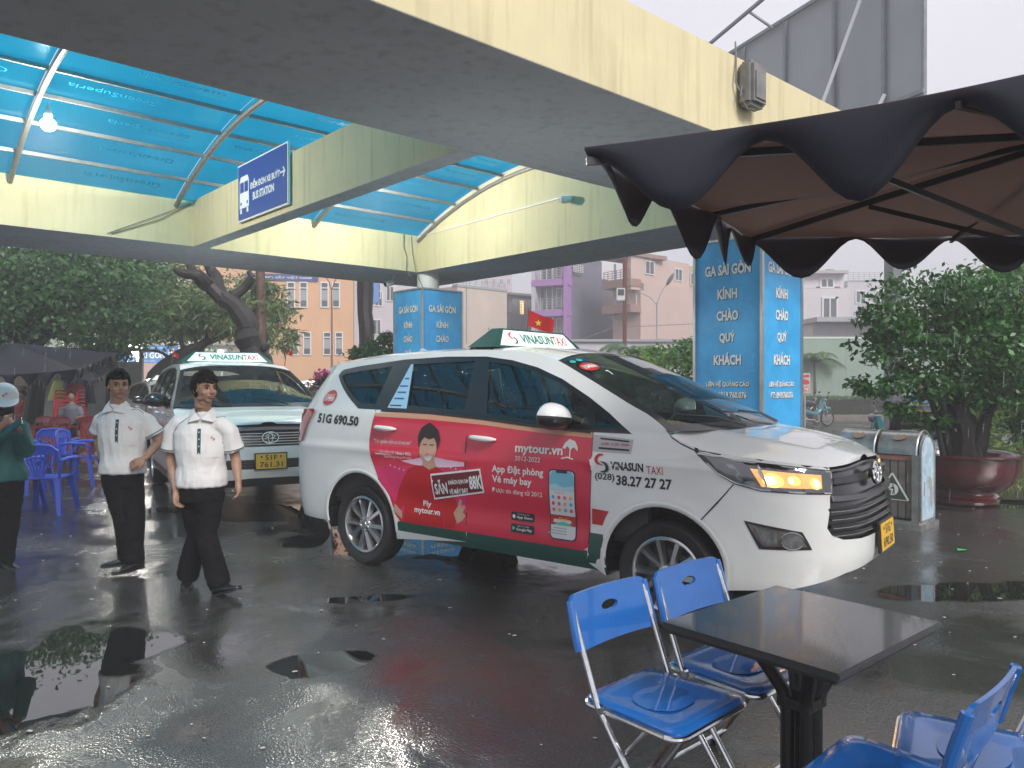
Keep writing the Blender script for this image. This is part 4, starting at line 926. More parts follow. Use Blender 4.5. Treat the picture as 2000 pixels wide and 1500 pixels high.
        wtext('SĂN', -.455, .735, .11, .13, M_wprint, wpz, .0075, .03, 0, -1, a_); wtext('KHÁCH SẠN 5★', -.275, .787, .046, .20, M_wprint, wpz, .0075, .03, 0, -1, a_); wtext('VÉ MÁY BAY', -.275, .722, .046, .19, M_wprint, wpz, .0075, .03, 0, -1, a_); wtext('88K', -.11, .797, .10, .12, M_wprint, wpz, .0075, .03, 0, -1, a_)
        wtext('Fly', -.61, .585, .055, .085, M_wprint, wpz, .007, .02); wtext('mytour.vn', -.61, .525, .052, .27, M_wprint, wpz, .007, .02)
        wtext('"Trải nghiệm dịch vụ từ trái tim"', -.985, 1.045, .042, .43, M_wprint, wpz, .006, 0, .2); wtext('Lựa chọn của', -1.03, .968, .030, .17, M_wprint, wpz, .006); wtext('Hoàng Đức', -.845, .962, .032, .17, M_wprint, wpz, .006, .03); wtext('Quả Bóng Vàng VN 2021', -.915, .930, .027, .31, M_wprint, wpz, .006)
        wtext('mytour.vn', .45, 1.055, .075, .40, M_wprint, wpz, .006, .03); wtext('2012-2022', .365, .995, .030, .215, M_wprint, wpz, .006)
        W_('umbrella_mark', [(.645,1.085),(.665,1.12),(.70,1.148),(.745,1.135),(.765,1.10),(.768,1.07),(.735,1.095),(.71,1.075),(.685,1.10),(.665,1.08)], M_wprint, .006); W_('umbrella_mark', rect(.708,1.055,.009,.06), M_wprint, .006); W_('umbrella_mark', [(.64,1.018),(.69,1.030),(.74,1.018),(.735,1.012),(.69,1.022),(.645,1.012)], M_wprint, .006)
        wtext('App Đặt phòng', .27, .905, .070, .45, M_wprint, wpz, .006, .025); wtext('Vé máy bay', .222, .83, .065, .35, M_wprint, wpz, .006, .025); wtext('Được tin dùng từ 2012', .265, .755, .045, .44, M_wprint, wpz, .006, .005)
        for zz, s1_, s2_ in ((.587,'Download on the','App Store'),(.503,'GET IT ON','Google Play')):
            W_('store_badge', [(.213,zz-.030),(.40,zz-.030),(.407,zz-.022),(.407,zz+.022),(.40,zz+.030),(.213,zz+.030),(.206,zz+.022),(.206,zz-.022)], M_kprint, .006); wtext(s2_, .322, zz-.007, .024, .135, M_wprint, wpz, .0075, .02); wtext(s1_, .312, zz+.017, .009, .10, M_wprint, wpz, .0075)
        W_('store_mark', circle(.23,.585,.013,.014,14), M_wprint, .0075, .05); W_('store_mark', [(.221,.487),(.221,.519),(.245,.503)], mat('mint_print', (.1,.6,.45), .4), .0075, .05)
        # printed phone
        def rr(cx, cy, w, h, r): 
            out = []
            for ax, ay, a0 in ((w/2-r,h/2-r,0),(-w/2+r,h/2-r,90),(-w/2+r,-h/2+r,180),(w/2-r,-h/2+r,270)):
                for i in range(5): a = R(a0+90*i/4); out.append((cx+ax+r*math.cos(a), cy+ay+r*math.sin(a)))
            return out
        W_('phone_print', rr(.645,.705,.215,.475,.035), mat('phone_edge_print', (.02,.03,.06), .4), .006); W_('phone_print', rr(.645,.705,.198,.458,.03), mat('phone_white_print', (.75,.76,.76), .4), .0068)
        W_('phone_print', [(.548,.90),(.546,.80),(.744,.80),(.742,.90),(.72,.932),(.57,.932)], mat('phone_sky_print', (.20,.52,.66), .4), .0074); W_('phone_print', [(.546,.835),(.60,.845),(.66,.825),(.744,.84),(.744,.80),(.546,.80)], mat('pale_sea_print', (.45,.68,.72), .4), .0078)
        W_('phone_print', rr(.645,.928,.09,.02,.008), mat('phone_edge_print', (.02,.03,.06), .4), .0082)
        W_('phone_print', [(.546,.565),(.744,.565),(.744,.635),(.546,.635)], M_redp, .0074); wtext('Deal', .645, .61, .022, .06, mat('yellow_print', (.8,.6,.05), .4), wpz, .0082, .02)
        W_('phone_print', [(.57,.565),(.72,.565),(.68,.585),(.645,.592),(.61,.585)], mat('mint_print', (.1,.6,.45), .4), .0082)
        cols = [(.1,.45,.75),(.75,.1,.12),(.8,.15,.2),(.85,.45,.1)]
        for r_ in range(3):
            for c_ in range(4):
                cc = cols[(c_+r_)%4]; W_('app_icon', circle(.575+c_*.047, .755-r_*.042, .013, .013, 10), mat('icon_print_%d' % ((c_+r_)%4), cc, .4), .0078, .05)
        wtext('Tìm khách sạn', .625, .785, .010, .08, M_redp, wpz, .0078)
        for i_ in range(3): W_('phone_print', rect(.62-.01*i_, .545-.018*i_, .11+.02*i_, .006), mat('grey_print', (.4,.4,.42), .4), .0078)
        # pale blue leaflet strip inside the C pillar
        st = decal('blue_leaflet', [(-.972,1.668),(-.945,1.668),(-.868,1.312),(-1.088,1.315)], mat('pale_blue_print', (.28,.55,.75), .4), t, .0065, .06)
        for q_ in ((-.965,1.55,.05),(-.975,1.49,.09),(-.978,1.44,.10),(-.985,1.39,.11)): decal('leaflet_text', rect(q_[0], q_[1], q_[2], .012), mat('navy_sign', (.035,.07,.30), .35), st, .008, .1)
        decal('leaflet_text', rect(-1.0,1.335,.13,.010), M_kprint, st, .008, .1)
    return t
TYAW = math.atan2(-.61093, .79168)
taxi1 = taxi('taxi', 'large white minivan taxi with red advert wrap and lit amber headlamp, nearest car', (.3826, 6.2417, 0), TYAW)
# ---------------------------------------------------------------- folding chairs and table in front
M_bpl = mat('blue_chair_plastic', (.008,.105,.37), .22, coat=.6, coatr=.03, noise_amt=.12, nscale=5, bump=.06, bscale=90)
M_ctube = mat('chromed_tube', (.62,.63,.64), .18, 1, noise_amt=.2, nscale=25)
M_rtube = mat('worn_tube', (.20,.16,.13), .4, .7, noise_amt=.4, nscale=20)
M_btop = mat('black_table_top', (.008,.009,.010), .16, spec=.6, bump=.25, bscale=160, coat=.8, coatr=.06)
def folding_chair(loc, rz, label):
    """seat 0.40 x 0.38 at 0.45 m, curved back with a hand hole; +y is the way the sitter faces"""
    t = empty('folding_chair', loc, rz, label, 'folding chair', 'blue folding chairs')
    # seat, rounded, slightly dished, with a rim tube
    pr = []
    for cx, cy, a0, r in ((.16,.15,0,.05),(-.16,.15,90,.05),(-.14,-.15,180,.05),(.14,-.15,270,.05)):
        for i in range(6): a = R(a0+90*i/5); pr.append((cx+r*math.cos(a), cy+r*math.sin(a)))
    n = len(pr); vs = []; rings = [(1.0,-.012,),(1.0,.004),(.96,.010),(.72,.008),(.55,.000),(.3,-.003)]
    for k, z in rings: vs += [(x*k, y*k+.0, .45+z) for x, y in pr]
    vs.append((0,0,.447)); fs = [(i*n+j, i*n+(j+1)%n, (i+1)*n+(j+1)%n, (i+1)*n+j) for i in range(len(rings)-1) for j in range(n)]
    fs += [((len(rings)-1)*n+j, (len(rings)-1)*n+(j+1)%n, len(vs)-1) for j in range(n)] + [tuple(reversed(range(n)))]
    seat = mesh('seat', vs, fs, M_bpl, t, True, None, 50)
    pd = puddle_disc(.115, .095); mesh('rain_water', pd[0], pd[1], M_seatw, seat)
    mb = MB(); mb.tube([(x*1.015, y*1.015, .436) for x, y in pr]+[(pr[0][0]*1.015, pr[0][1]*1.015, .436)], .009, 8); mb.build('seat_rim', M_ctube, t, True)
    # frames: back uprights run down to the front feet, rear legs cross them
    for s in (-1, 1):
        mb = MB(); mb.tube([(s*.205,-.235,.76),(s*.205,-.20,.66),(s*.205,-.12,.45),(s*.205,.20,.012)], .0105, 10); mb.build('leg', M_ctube, t, True)
        mb = MB(); mb.tube([(s*.185,.07,.425),(s*.185,-.05,.28),(s*.185,-.235,.012)], .010, 10); mb.build('leg', M_ctube if s > 0 else M_rtube, t, True)
        mb = MB(); mb.tube([(s*.205,.20,.0),(s*.205,.197,.03)], .014, 10); mb.build('foot_cap', M_blk, t, True)
        mb = MB(); mb.tube([(s*.185,-.238,.0),(s*.185,-.23,.03)], .014, 10); mb.build('foot_cap', M_blk, t, True)
        mb = MB(); mb.tube([(s*.172,-.10,.44),(s*.22,-.10,.44)], .012, 8); mb.build('hinge', M_ctube, t, True)
    mb = MB(); mb.tube([(-.205,.145,.10),(.205,.145,.10)], .008, 8); mb.build('stretcher', M_ctube, t, True)
    mb = MB(); mb.tube([(-.185,-.18,.085),(.185,-.18,.085)], .008, 8); mb.build('stretcher', M_ctube, t, True)
    # back panel: bowed to the rear, rounded corners, slot
    def back(loop): return loop
    o = []
    for cx, cz, a0, r in ((.180,.750,0,.04),(-.180,.750,90,.04),(-.205,.625,180,.015),(.205,.625,270,.015)):
        for i in range(6): a = R(a0+90*i/5); o.append((cx+r*math.cos(a), cz+r*math.sin(a)))
    hole = circle(0, .722, .046, .017, 16)
    V, T = car_tri([o, hole], .03); nV = len(V); vs = []
    def bk(x, z, d): return (x, -.205-.28*(z-.66) -.016*(1-(x/.22)**2)*1.0 + d, z + .003*(1-(x/.22)**2))
    for d in (.006, -.006): vs += [bk(a, b, d) for a, b in V]
    fs = [t_ for t_ in T] + [tuple(reversed([i+nV for i in t_])) for t_ in T]
    from collections import Counter
    ec = Counter(); 
    for t_ in T:
        for a, b in ((t_[0],t_[1]),(t_[1],t_[2]),(t_[2],t_[0])): ec[(a,b)] += 1
    for (a, b) in list(ec):
        if (b, a) not in ec: fs.append((b, a, a+nV, b+nV))
    mesh('backrest', vs, fs, M_bpl, t, True, None, 40)
    mb = MB()
    for s in (-1, 1): mb.tube([bk(s*.213,.615,0), bk(s*.215,.69,0), bk(s*.212,.77,0)], .0135, 8)
    mb = MB(); mb.tube([bk(-.213,.615,0), bk(-.215,.69,0), bk(-.210,.775,0)], .0145, 8); mb.build('back_sleeve', M_bpl, t, True)
    mb = MB(); mb.tube([bk(.213,.615,0), bk(.215,.69,0), bk(.210,.775,0)], .0145, 8); mb.build('back_sleeve', M_bpl, t, True)
    return t
def puddle_disc(rx, ry):
    vs = []
    for i in range(40):
        a = 2*math.pi*i/40; k = 1+.12*noise.noise(Vector((math.cos(a)*1.5, math.sin(a)*1.5, rx*9))); vs.append((rx*k*math.cos(a), ry*k*math.sin(a), .4528))
    return vs, [tuple(range(40))]
M_seatw = mat('rain_water_film', (.008,.10,.35), .01, spec=.7, bump=.05, bscale=12)
folding_chair((.515,2.61,0), R(-136), 'blue folding chair left of the black table with a rain puddle on its seat')
folding_chair((.87,2.93,0), R(-138), 'blue folding chair standing between the black table and the front wheel of the taxi')
folding_chair((1.345,2.235,0), R(60), 'blue folding chair right of the black table, its seat facing the table')
folding_chair((1.02,2.06,0), R(44), 'blue folding chair seen from behind its backrest in the bottom right corner')
tb = empty('square_table', (.972,2.575,0), math.atan2(-.45,.85)+R(0), 'square black table with a wet top on one branching black post', 'table')
tbx = Vector((.76,.65,0)).normalized(); tb.rotation_euler = (0,0,math.atan2(tbx.y, tbx.x))
mb = MB(); mb.box((0,0,.712), (.72,.615,.024), 0, None, .006); mb.build('table_top', M_btop, tb, True)
mb = MB(); mb.box((0,0,.694), (.69,.585,.014)); mb.build('top_frame', M_blk, tb)
M_post = mat('black_painted_iron', (.010,.010,.011), .30, .3, noise_amt=.5, nscale=30, bump=.3, bscale=60)
for i, (sx, sy) in enumerate(((1,1),(1,-1),(-1,1),(-1,-1))):
    mb = MB(); mb.tube([(sx*.032,sy*.032,.05),(sx*.032,sy*.032,.44),(sx*.045,sy*.045,.50),(sx*.145,sy*.12,.69)], .024, 10); mb.build('leg', M_post, tb, True)
    mb = MB(); mb.tube([(sx*.03,sy*.03,.05),(sx*.12,sy*.11,.035),(sx*.27,sy*.23,.02)], .022, 8); mb.build('foot', M_post, tb, True)
for z_ in (.46,.08): mb = MB(); mb.box((0,0,z_), (.115,.115,.035)); mb.build('post_clamp', M_post, tb)
# ---------------------------------------------------------------- big parasols
def clothmat(name, col, tr):
    m = mat(name, col, .8, noise_amt=.15, nscale=1.2); n = m.node_tree; b = n.nodes['Principled BSDF']; o = n.nodes['Material Output']
    t = n.nodes.new('ShaderNodeBsdfTranslucent'); t.inputs[0].default_value = (*col, 1); ms = n.nodes.new('ShaderNodeMixShader'); ms.inputs[0].default_value = tr
    n.links.new(b.outputs[0], ms.inputs[1]); n.links.new(t.outputs[0], ms.inputs[2]); n.links.new(ms.outputs[0], o.inputs[0]); return m
M_navy = clothmat('navy_parasol_cloth', (.016,.019,.032), 0)
_n = M_navy.node_tree; _n.nodes['Principled BSDF'].inputs['Roughness'].default_value = .42
for _q in _n.nodes:
    if _q.type == 'BSDF_TRANSLUCENT': _q.inputs[0].default_value = (.55,.38,.31,1)
    if _q.type == 'MIX_SHADER': _q.inputs[0].default_value = .14
M_lining = clothmat('brown_parasol_lining', (.56,.42,.36), .45)
def parasol(name, V, cen, label, edge_sag=.05, lobe=.45, drop=.27, pole=True, cloth=None, lining=None, ribs=True, group='parasols'):
    """V: corner points of the cloth edge; cen: point under the crown"""
    cloth = cloth or M_navy; lining = lining or M_lining
    C0 = Vector(cen); t = empty(name, (C0.x, C0.y, 0), 0, label, 'parasol', group); O_ = Vector((C0.x, C0.y, 0)); V = [Vector(v) for v in V]; n = len(V)
    def edge(a, b, s): 
        p = a.lerp(b, s); m_ = (a+b)/2; inn = (Vector((C0.x,C0.y,p.z))-p).normalized()
        return p + inn*(.10*4*s*(1-s)) + Vector((0,0,-edge_sag*4*s*(1-s)))
    for sgn, mt, nm, dz in ((1, cloth, 'canopy_cloth', 0), (-1, lining, 'lining', -.006)):
        vs = []; fs = []
        for i in range(n):
            a, b = V[i], V[(i+1)%n]; b0 = len(vs); na, nr = 16, 12
            for k in range(nr+1):
                r_ = k/nr
                for j in range(na+1):
                    e = edge(a, b, j/na); p = C0.lerp(e, r_); p.z = C0.z + (e.z-C0.z)*r_ - .10*math.sin(math.pi*r_)*(4*(j/na)*(1-j/na))*.6 + dz
                    p.z += .010*noise.noise(p*3.1)
                    vs.append(p - O_)
            for k in range(nr):
                for j in range(na):
                    q = (b0+k*(na+1)+j, b0+(k+1)*(na+1)+j, b0+(k+1)*(na+1)+j+1, b0+k*(na+1)+j+1); fs.append(q if sgn > 0 else tuple(reversed(q)))
        mesh(nm, vs, fs, mt, t, True)
    # scalloped valance, one strip per side
    for i in range(n):
        a, b = V[i], V[(i+1)%n]; L_ = (b-a).length; nl = max(1, round(L_/lobe)); m_ = nl*14; vs = []
        nrm = (b-a).cross(Vector((0,0,1))).normalized()
        if nrm.dot((a+b)/2-C0) < 0: nrm = -nrm
        rn = random.Random(i+int(L_*1000))
        ph = rn.uniform(0, 6)
        for d_ in (0, .004):
            for j in range(m_+1):
                s = j/m_; e = edge(a, b, s); w_ = .5-.5*math.cos(2*math.pi*nl*s); dr = drop*(.16+.84*w_**.95)*(1+.10*noise.noise(Vector((s*9,i,2))))*(1+.12*math.sin(7*s+ph))
                for k in range(5):
                    q = k/4; off = nrm*(.03*math.sin(2*math.pi*nl*s*.5+ph)*q + .012 + d_ - .05*q*q)
                    vs.append(e + off + Vector((0,0,.012-dr*q)) - O_)
        M1 = (m_+1)*5; fs = []
        for j in range(m_):
            for k in range(4): q = (j*5+k, (j+1)*5+k, (j+1)*5+k+1, j*5+k+1); fs += [q, tuple(reversed([x+M1 for x in q]))]
            fs.append((j*5+4, (j+1)*5+4, M1+(j+1)*5+4, M1+j*5+4))
        mesh('valance', vs, fs, cloth, t, True)
    if ribs:
        hub = C0 + Vector((0,0,-.06)); run = C0 + Vector((0,0,-.55))
        for v in V:
            mb = MB(); mb.bar(hub-O_, v+Vector((0,0,-.035))-O_, .016, .028); mb.build('rib', M_blk, t)
            mid = hub.lerp(v, .55)+Vector((0,0,-.04)); mb = MB(); mb.bar(run-O_, mid-O_, .014, .022); mb.build('strut', M_blk, t)
        for i in range(n):
            e = edge(V[i], V[(i+1)%n], .5)
            if n == 4: mb = MB(); mb.bar(hub-O_, e+Vector((0,0,-.03))-O_, .014, .022); mb.build('rib', M_blk, t)
    if pole:
        mb = MB(); mb.tube([(0,0,.0),(0,0,C0.z-.03)], .022, 12); mb.build('pole', M_post, t, True)
        mb = MB(); mb.tube([(0,0,C0.z-.02),(0,0,C0.z+.05)], [.03,.012], 10); mb.build('finial', M_blk, t, True)
        mb = MB(); mb.lathe([(.25,0),(.25,.05),(.05,.09),(.03,.25)], 20); mb.build('foot_weight', M_gbox, t, True)
    return t
parasol('parasol', [(.267,2.76,2.355),(1.31,4.32,2.35),(3.4,4.1,2.35),(2.15,1.55,2.44)], (2.25,3.0,2.56), 'near navy parasol with scalloped valance and brown lining above the black table', .04, .52, .235)
# ---------------------------------------------------------------- people
def vox(mb, size, smooth=2, name='m'):
    """fuse a gathered shape into one skin"""
    me = bpy.data.meshes.new(name); me.from_pydata([tuple(v) for v in mb.v], [], mb.f)
    bm = bmesh.new(); bm.from_mesh(me); bmesh.ops.recalc_face_normals(bm, faces=bm.faces); bm.to_mesh(me); bm.free()
    o = bpy.data.objects.new(name, me); COL.objects.link(o)
    r = o.modifiers.new('r', 'REMESH'); r.mode = 'VOXEL'; r.voxel_size = size; r.use_smooth_shade = True
    if smooth: s_ = o.modifiers.new('s', 'SMOOTH'); s_.factor = .6; s_.iterations = smooth
    dg = bpy.context.evaluated_depsgraph_get(); out = bpy.data.meshes.new_from_object(o.evaluated_get(dg)); bpy.data.objects.remove(o); bpy.data.meshes.remove(me)
    return out
def eloft(mb, rings, n=20):
    """rings: (centre, rx, ry, angle) elliptical loft"""
    vs = []; fs = []
    for c, rx, ry, a in rings:
        for j in range(n):
            t = 2*math.pi*j/n; x, y = rx*math.cos(t), ry*math.sin(t); vs.append((c[0]+x*math.cos(a)-y*math.sin(a), c[1]+x*math.sin(a)+y*math.cos(a), c[2]))
    for i in range(len(rings)-1):
        for j in range(n): fs.append((i*n+j, i*n+(j+1)%n, (i+1)*n+(j+1)%n, (i+1)*n+j))
    fs += [tuple(reversed(range(n))), tuple((len(rings)-1)*n+j for j in range(n))]
    mb.add(vs, fs)
M_skin = mat('skin', (.34,.20,.135), .5, noise_amt=.10, nscale=14, spec=.4)
M_skin.node_tree.nodes['Principled BSDF'].inputs['Subsurface Weight'].default_value = .08
M_skin.node_tree.nodes['Principled BSDF'].inputs['Subsurface Radius'].default_value = (.02,.008,.004)
M_hair = mat('black_hair', (.006,.005,.005), .8, noise_amt=.3, nscale=60, bump=.5, bscale=160, spec=.15)
M_shirt = mat('white_shirt_cloth', (.66,.66,.65), .8, bump=.12, bscale=300, noise_amt=.03)
M_trs = mat('black_trouser_cloth', (.006,.006,.008), .85, noise_amt=.2, spec=.12)
M_shoe = mat('black_leather', (.012,.012,.012), .22, coat=.5, bump=.2, bscale=50)
M_teal = mat('teal_green_cloth', (.01,.10,.10), .7, noise_amt=.15)
M_lips = mat('lips', (.27,.10,.085), .45); M_eyew = mat('eye_white', (.38,.35,.32), .3)
M_collar = mat('dark_green_cloth', (.008,.055,.055), .7)
def hand(mb, wr, d, pn, curl=.5, s=1.0, side=1):
    """palm and five bent fingers; d towards the fingertips, pn palm normal (side the fingers curl to), side: thumb side"""
    d = Vector(d).normalized(); pn = Vector(pn); pn = (pn-d*pn.dot(d)).normalized(); sd = d.cross(pn)*side; wr = Vector(wr)
    mb.tube([wr-d*.02, wr+d*.02*s, wr+d*.055*s, wr+d*.085*s], [.020*s,.023*s,.026*s,.020*s], 10)
    for k in (-1, 1): mb.tube([wr+d*.01*s+sd*k*.006, wr+d*.05*s+sd*k*.018*s, wr+d*.084*s+sd*k*.022*s], [.015*s,.017*s,.014*s], 8)
    for i, (off, ln) in enumerate(((.031,.068),(.011,.078),(-.010,.073),(-.029,.058))):
        p = wr + d*.075*s + sd*off*s; a = 0; pts = [p]; r_ = [.0095*s]
        for seg in (.42,.33,.25):
            a += curl*(.7 if seg == .42 else 1.0); p = p + (d*math.cos(a)+pn*math.sin(a))*ln*seg*s; pts.append(p); r_.append(.0088*s if seg > .3 else .0075*s)
        mb.tube(pts, r_, 8)
    p = wr + d*.02*s + sd*.018*s; pts = [p, p+(sd*.8+d*.6+pn*.15).normalized()*.032*s]; pts.append(pts[-1]+(d*.85+sd*.25+pn*.4).normalized()*.030*s); pts.append(pts[-1]+(d*.9+pn*.5).normalized()*.022*s)
    mb.tube(pts, [.015*s,.012*s,.010*s,.008*s], 8)
def head_parts(mb, H, f, up=Vector((0,0,1)), s=1.02):
    f = Vector(f).normalized(); x = f.cross(up).normalized(); z = x.cross(f); M = frame(H, x, f, z) @ Matrix.Scale(s, 4)
    B = lambda c, r, n=16, m=12: mb.ball(c, r, n, m, M)
    B((0,-.008,.018), (.072,.088,.088), 24, 18); B((0,.022,-.035), (.058,.062,.066), 20, 14); B((0,.052,-.083), (.027,.022,.018)); 
    B((0,.068,.024), (.050,.018,.012)); 
    for k in (-1, 1): B((k*.034,.052,-.030), (.024,.026,.022)); B((k*.074,-.008,-.012), (.009,.019,.030)); B((k*.040,.012,-.072), (.020,.030,.016))
    mb.tube([M@Vector((0,.080,.020)), M@Vector((0,.094,-.008)), M@Vector((0,.103,-.026))], [.007*s,.009*s,.011*s], 8); B((0,.094,-.031), (.017,.011,.009))
    B((0,.078,-.054), (.023,.012,.008)); B((0,.076,-.063), (.020,.012,.007))
    mb.tube([M@Vector((0,-.025,-.05)), M@Vector((0,-.030,-.14))], .052*s, 16)
    return M
def face_bits(par, M, O_):
    T = Matrix.Translation(-Vector(O_)) @ M
    for k in (-1, 1):
        mb = MB(); mb.ball((k*.030,.0745,.004), (.0110,.0080,.0045), 12, 8, T); e = mb.build('eye', M_eyew, par, True)
        mb = MB(); mb.ball((k*.030+.002,.0805,.004), (.0068,.0045,.0050), 10, 8, T); mb.build('iris', M_hair, e, True)
        mb = MB(); mb.tube([T@Vector((k*.014,.084,.022)), T@Vector((k*.030,.083,.027)), T@Vector((k*.047,.070,.023))], [.003,.0042,.002], 6); mb.build('eyebrow', M_hair, par, True)
        mb = MB(); mb.tube([T@Vector((k*.017,.080,.010)), T@Vector((k*.030,.083,.0125)), T@Vector((k*.044,.073,.009))], [.0015,.0024,.0015], 5); mb.build('eyelid', M_hair, par, True)
    mb = MB(); mb.ball((0,.0865,-.0535), (.022,.006,.0042), 12, 6, T); mb.ball((0,.0855,-.062), (.019,.006,.0050), 12, 6, T); mb.build('mouth', M_lips, par, True)
def hairdo(par, M, O_, seed=1, long=0.0, vol=1.0):
    T = Matrix.Translation(-Vector(O_)) @ M; mb = MB(); n, m = 64, 44; vs = []; keep = []; rn = random.Random(seed)
    so = Vector((seed*5.3, 0, 0))
    for i in range(m+1):
        p = math.pi*i/m
        for j in range(n):
            a = 2*math.pi*j/n; d = Vector((math.sin(p)*math.cos(a), math.sin(p)*math.sin(a), math.cos(p)))
            k = 1 + .05*vol*noise.fractal(so+Vector((d.x*12, d.y*12, d.z*2.0)), .7, 2, 3) + .05*vol*noise.noise(so+d*3)
            v = Vector((d.x*.088, d.y*.104-.008, d.z*.106+.022)); v = Vector((v.x*k, v.y*k, v.z*(k+.03*vol)))
            fr_ = .046 - long*.15 + .020*noise.noise(so+Vector((d.x*18, 0, 0))) ; 
            face_ = v.y > .030 and v.z < fr_
            low = v.z < (-.052-long + (.072+long)*min(1, max(0, (v.y+.020)/.055)) + .008*noise.noise(so+Vector((d.x*20, d.y*20, 0))))
            keep.append(not (face_ or low)); vs.append(v)
    fs = []
    for i in range(m):
        for j in range(n):
            q = (i*n+j, (i+1)*n+j, (i+1)*n+(j+1)%n, i*n+(j+1)%n)
            if all(keep[k] for k in q): fs.append(q)
    nv = len(vs); vs2 = [Vector((v.x*.86, (v.y+.01)*.86-.01, (v.z-.02)*.88+.02)) for v in vs]
    cnt = {}
    for q in fs:
        for a, b in zip(q, q[1:]+q[:1]): cnt[(a,b)] = 1
    f2 = list(fs) + [tuple(reversed([k+nv for k in q])) for q in fs] + [(b, a, a+nv, b+nv) for (a, b) in cnt if (b, a) not in cnt]
    used = sorted({k for q in f2 for k in q}); mp = {k: i for i, k in enumerate(used)}; al = vs+vs2
    o = mesh('hair', [T @ al[k] for k in used], [tuple(mp[k] for k in q) for q in f2], M_hair, par, True); 
    # loose locks over the brow and at the crown
    for q in range(16):
        mb = MB(); a = rn.uniform(-.055,.055); y0 = .072-abs(a)*.35
        mb.tube([T@Vector((a*.9,y0-.02,.098)), T@Vector((a+rn.uniform(-.01,.01),y0+.012,.075)), T@Vector((a+rn.uniform(-.018,.018),y0+.016,.050+rn.uniform(-.006,.010)))], [.006,.005,.001], 5)
        mb.build('hair_lock', M_hair, o, True)
def shoe(par, ank, toe, sole_z=0.0, heel_up=0.0, O_=(0,0,0)):
    """ank: ankle point, toe: direction; built round the ground contact"""
    O_ = Vector(O_); ank = Vector(ank)-O_; d = Vector(toe).normalized(); s = d.cross(Vector((0,0,1))).normalized(); up = s.cross(d)
    base = ank - up*.085
    mb = MB(); rings = []
    for t, w, h in ((-.075,.024,.05),(-.06,.034,.070),(-.02,.037,.082),(.03,.039,.070),(.08,.045,.050),(.125,.046,.038),(.165,.036,.030),(.19,.018,.020)):
        c = base + d*t; vs = []
        for j in range(14):
            a = 2*math.pi*j/14; vs.append(c + s*w*math.cos(a) + up*(h/2+.006 + h/2*math.sin(a)*(1 if math.sin(a) > 0 else .95)))
        rings.append(vs)
    vs = [v for r in rings for v in r]; fs = [(i*14+j, i*14+(j+1)%14, (i+1)*14+(j+1)%14, (i+1)*14+j) for i in range(7) for j in range(14)]+[tuple(reversed(range(14))), tuple(7*14+j for j in range(14))]
    mb.add(vs, fs); mb.tube([base+up*.05, base+up*.10], [.036,.034], 12); o = mb.build('shoe', M_shoe, par, True, 60)
    mb = MB(); ol = [(-.08,.02),(-.07,.034),(0,.036),(.07,.045),(.13,.047),(.17,.036),(.197,.012)]
    p2 = [base+d*a+s*b for a, b in ol]+[base+d*a-s*b for a, b in reversed(ol)]; k = len(p2)
    mb.add([p+up*-.004 for p in p2]+[p+up*.012 for p in p2], [tuple(reversed(range(k))), tuple(range(k,2*k))]+[(i,(i+1)%k,k+(i+1)%k,k+i) for i in range(k)]); mb.build('sole', M_blk, o)
def wrinkle(me, amp, sc, seed, dirv=(1,1,1.6)):
    for v in me.vertices:
        p = Vector((v.co.x*sc*dirv[0], v.co.y*sc*dirv[1], v.co.z*sc*dirv[2])) + Vector((seed,0,0))
        f = noise.noise(p) ; g_ = 1-abs(noise.noise(p*1.7+Vector((3,1,2))))*2
        v.co += v.normal*amp*(f*.6+g_*.8)
def add_me(name, me, mt, par, O_):
    me.materials.clear(); me.materials.append(mt); me.transform(Matrix.Translation(-Vector(O_))); me.name = name; return link(name, me, par)
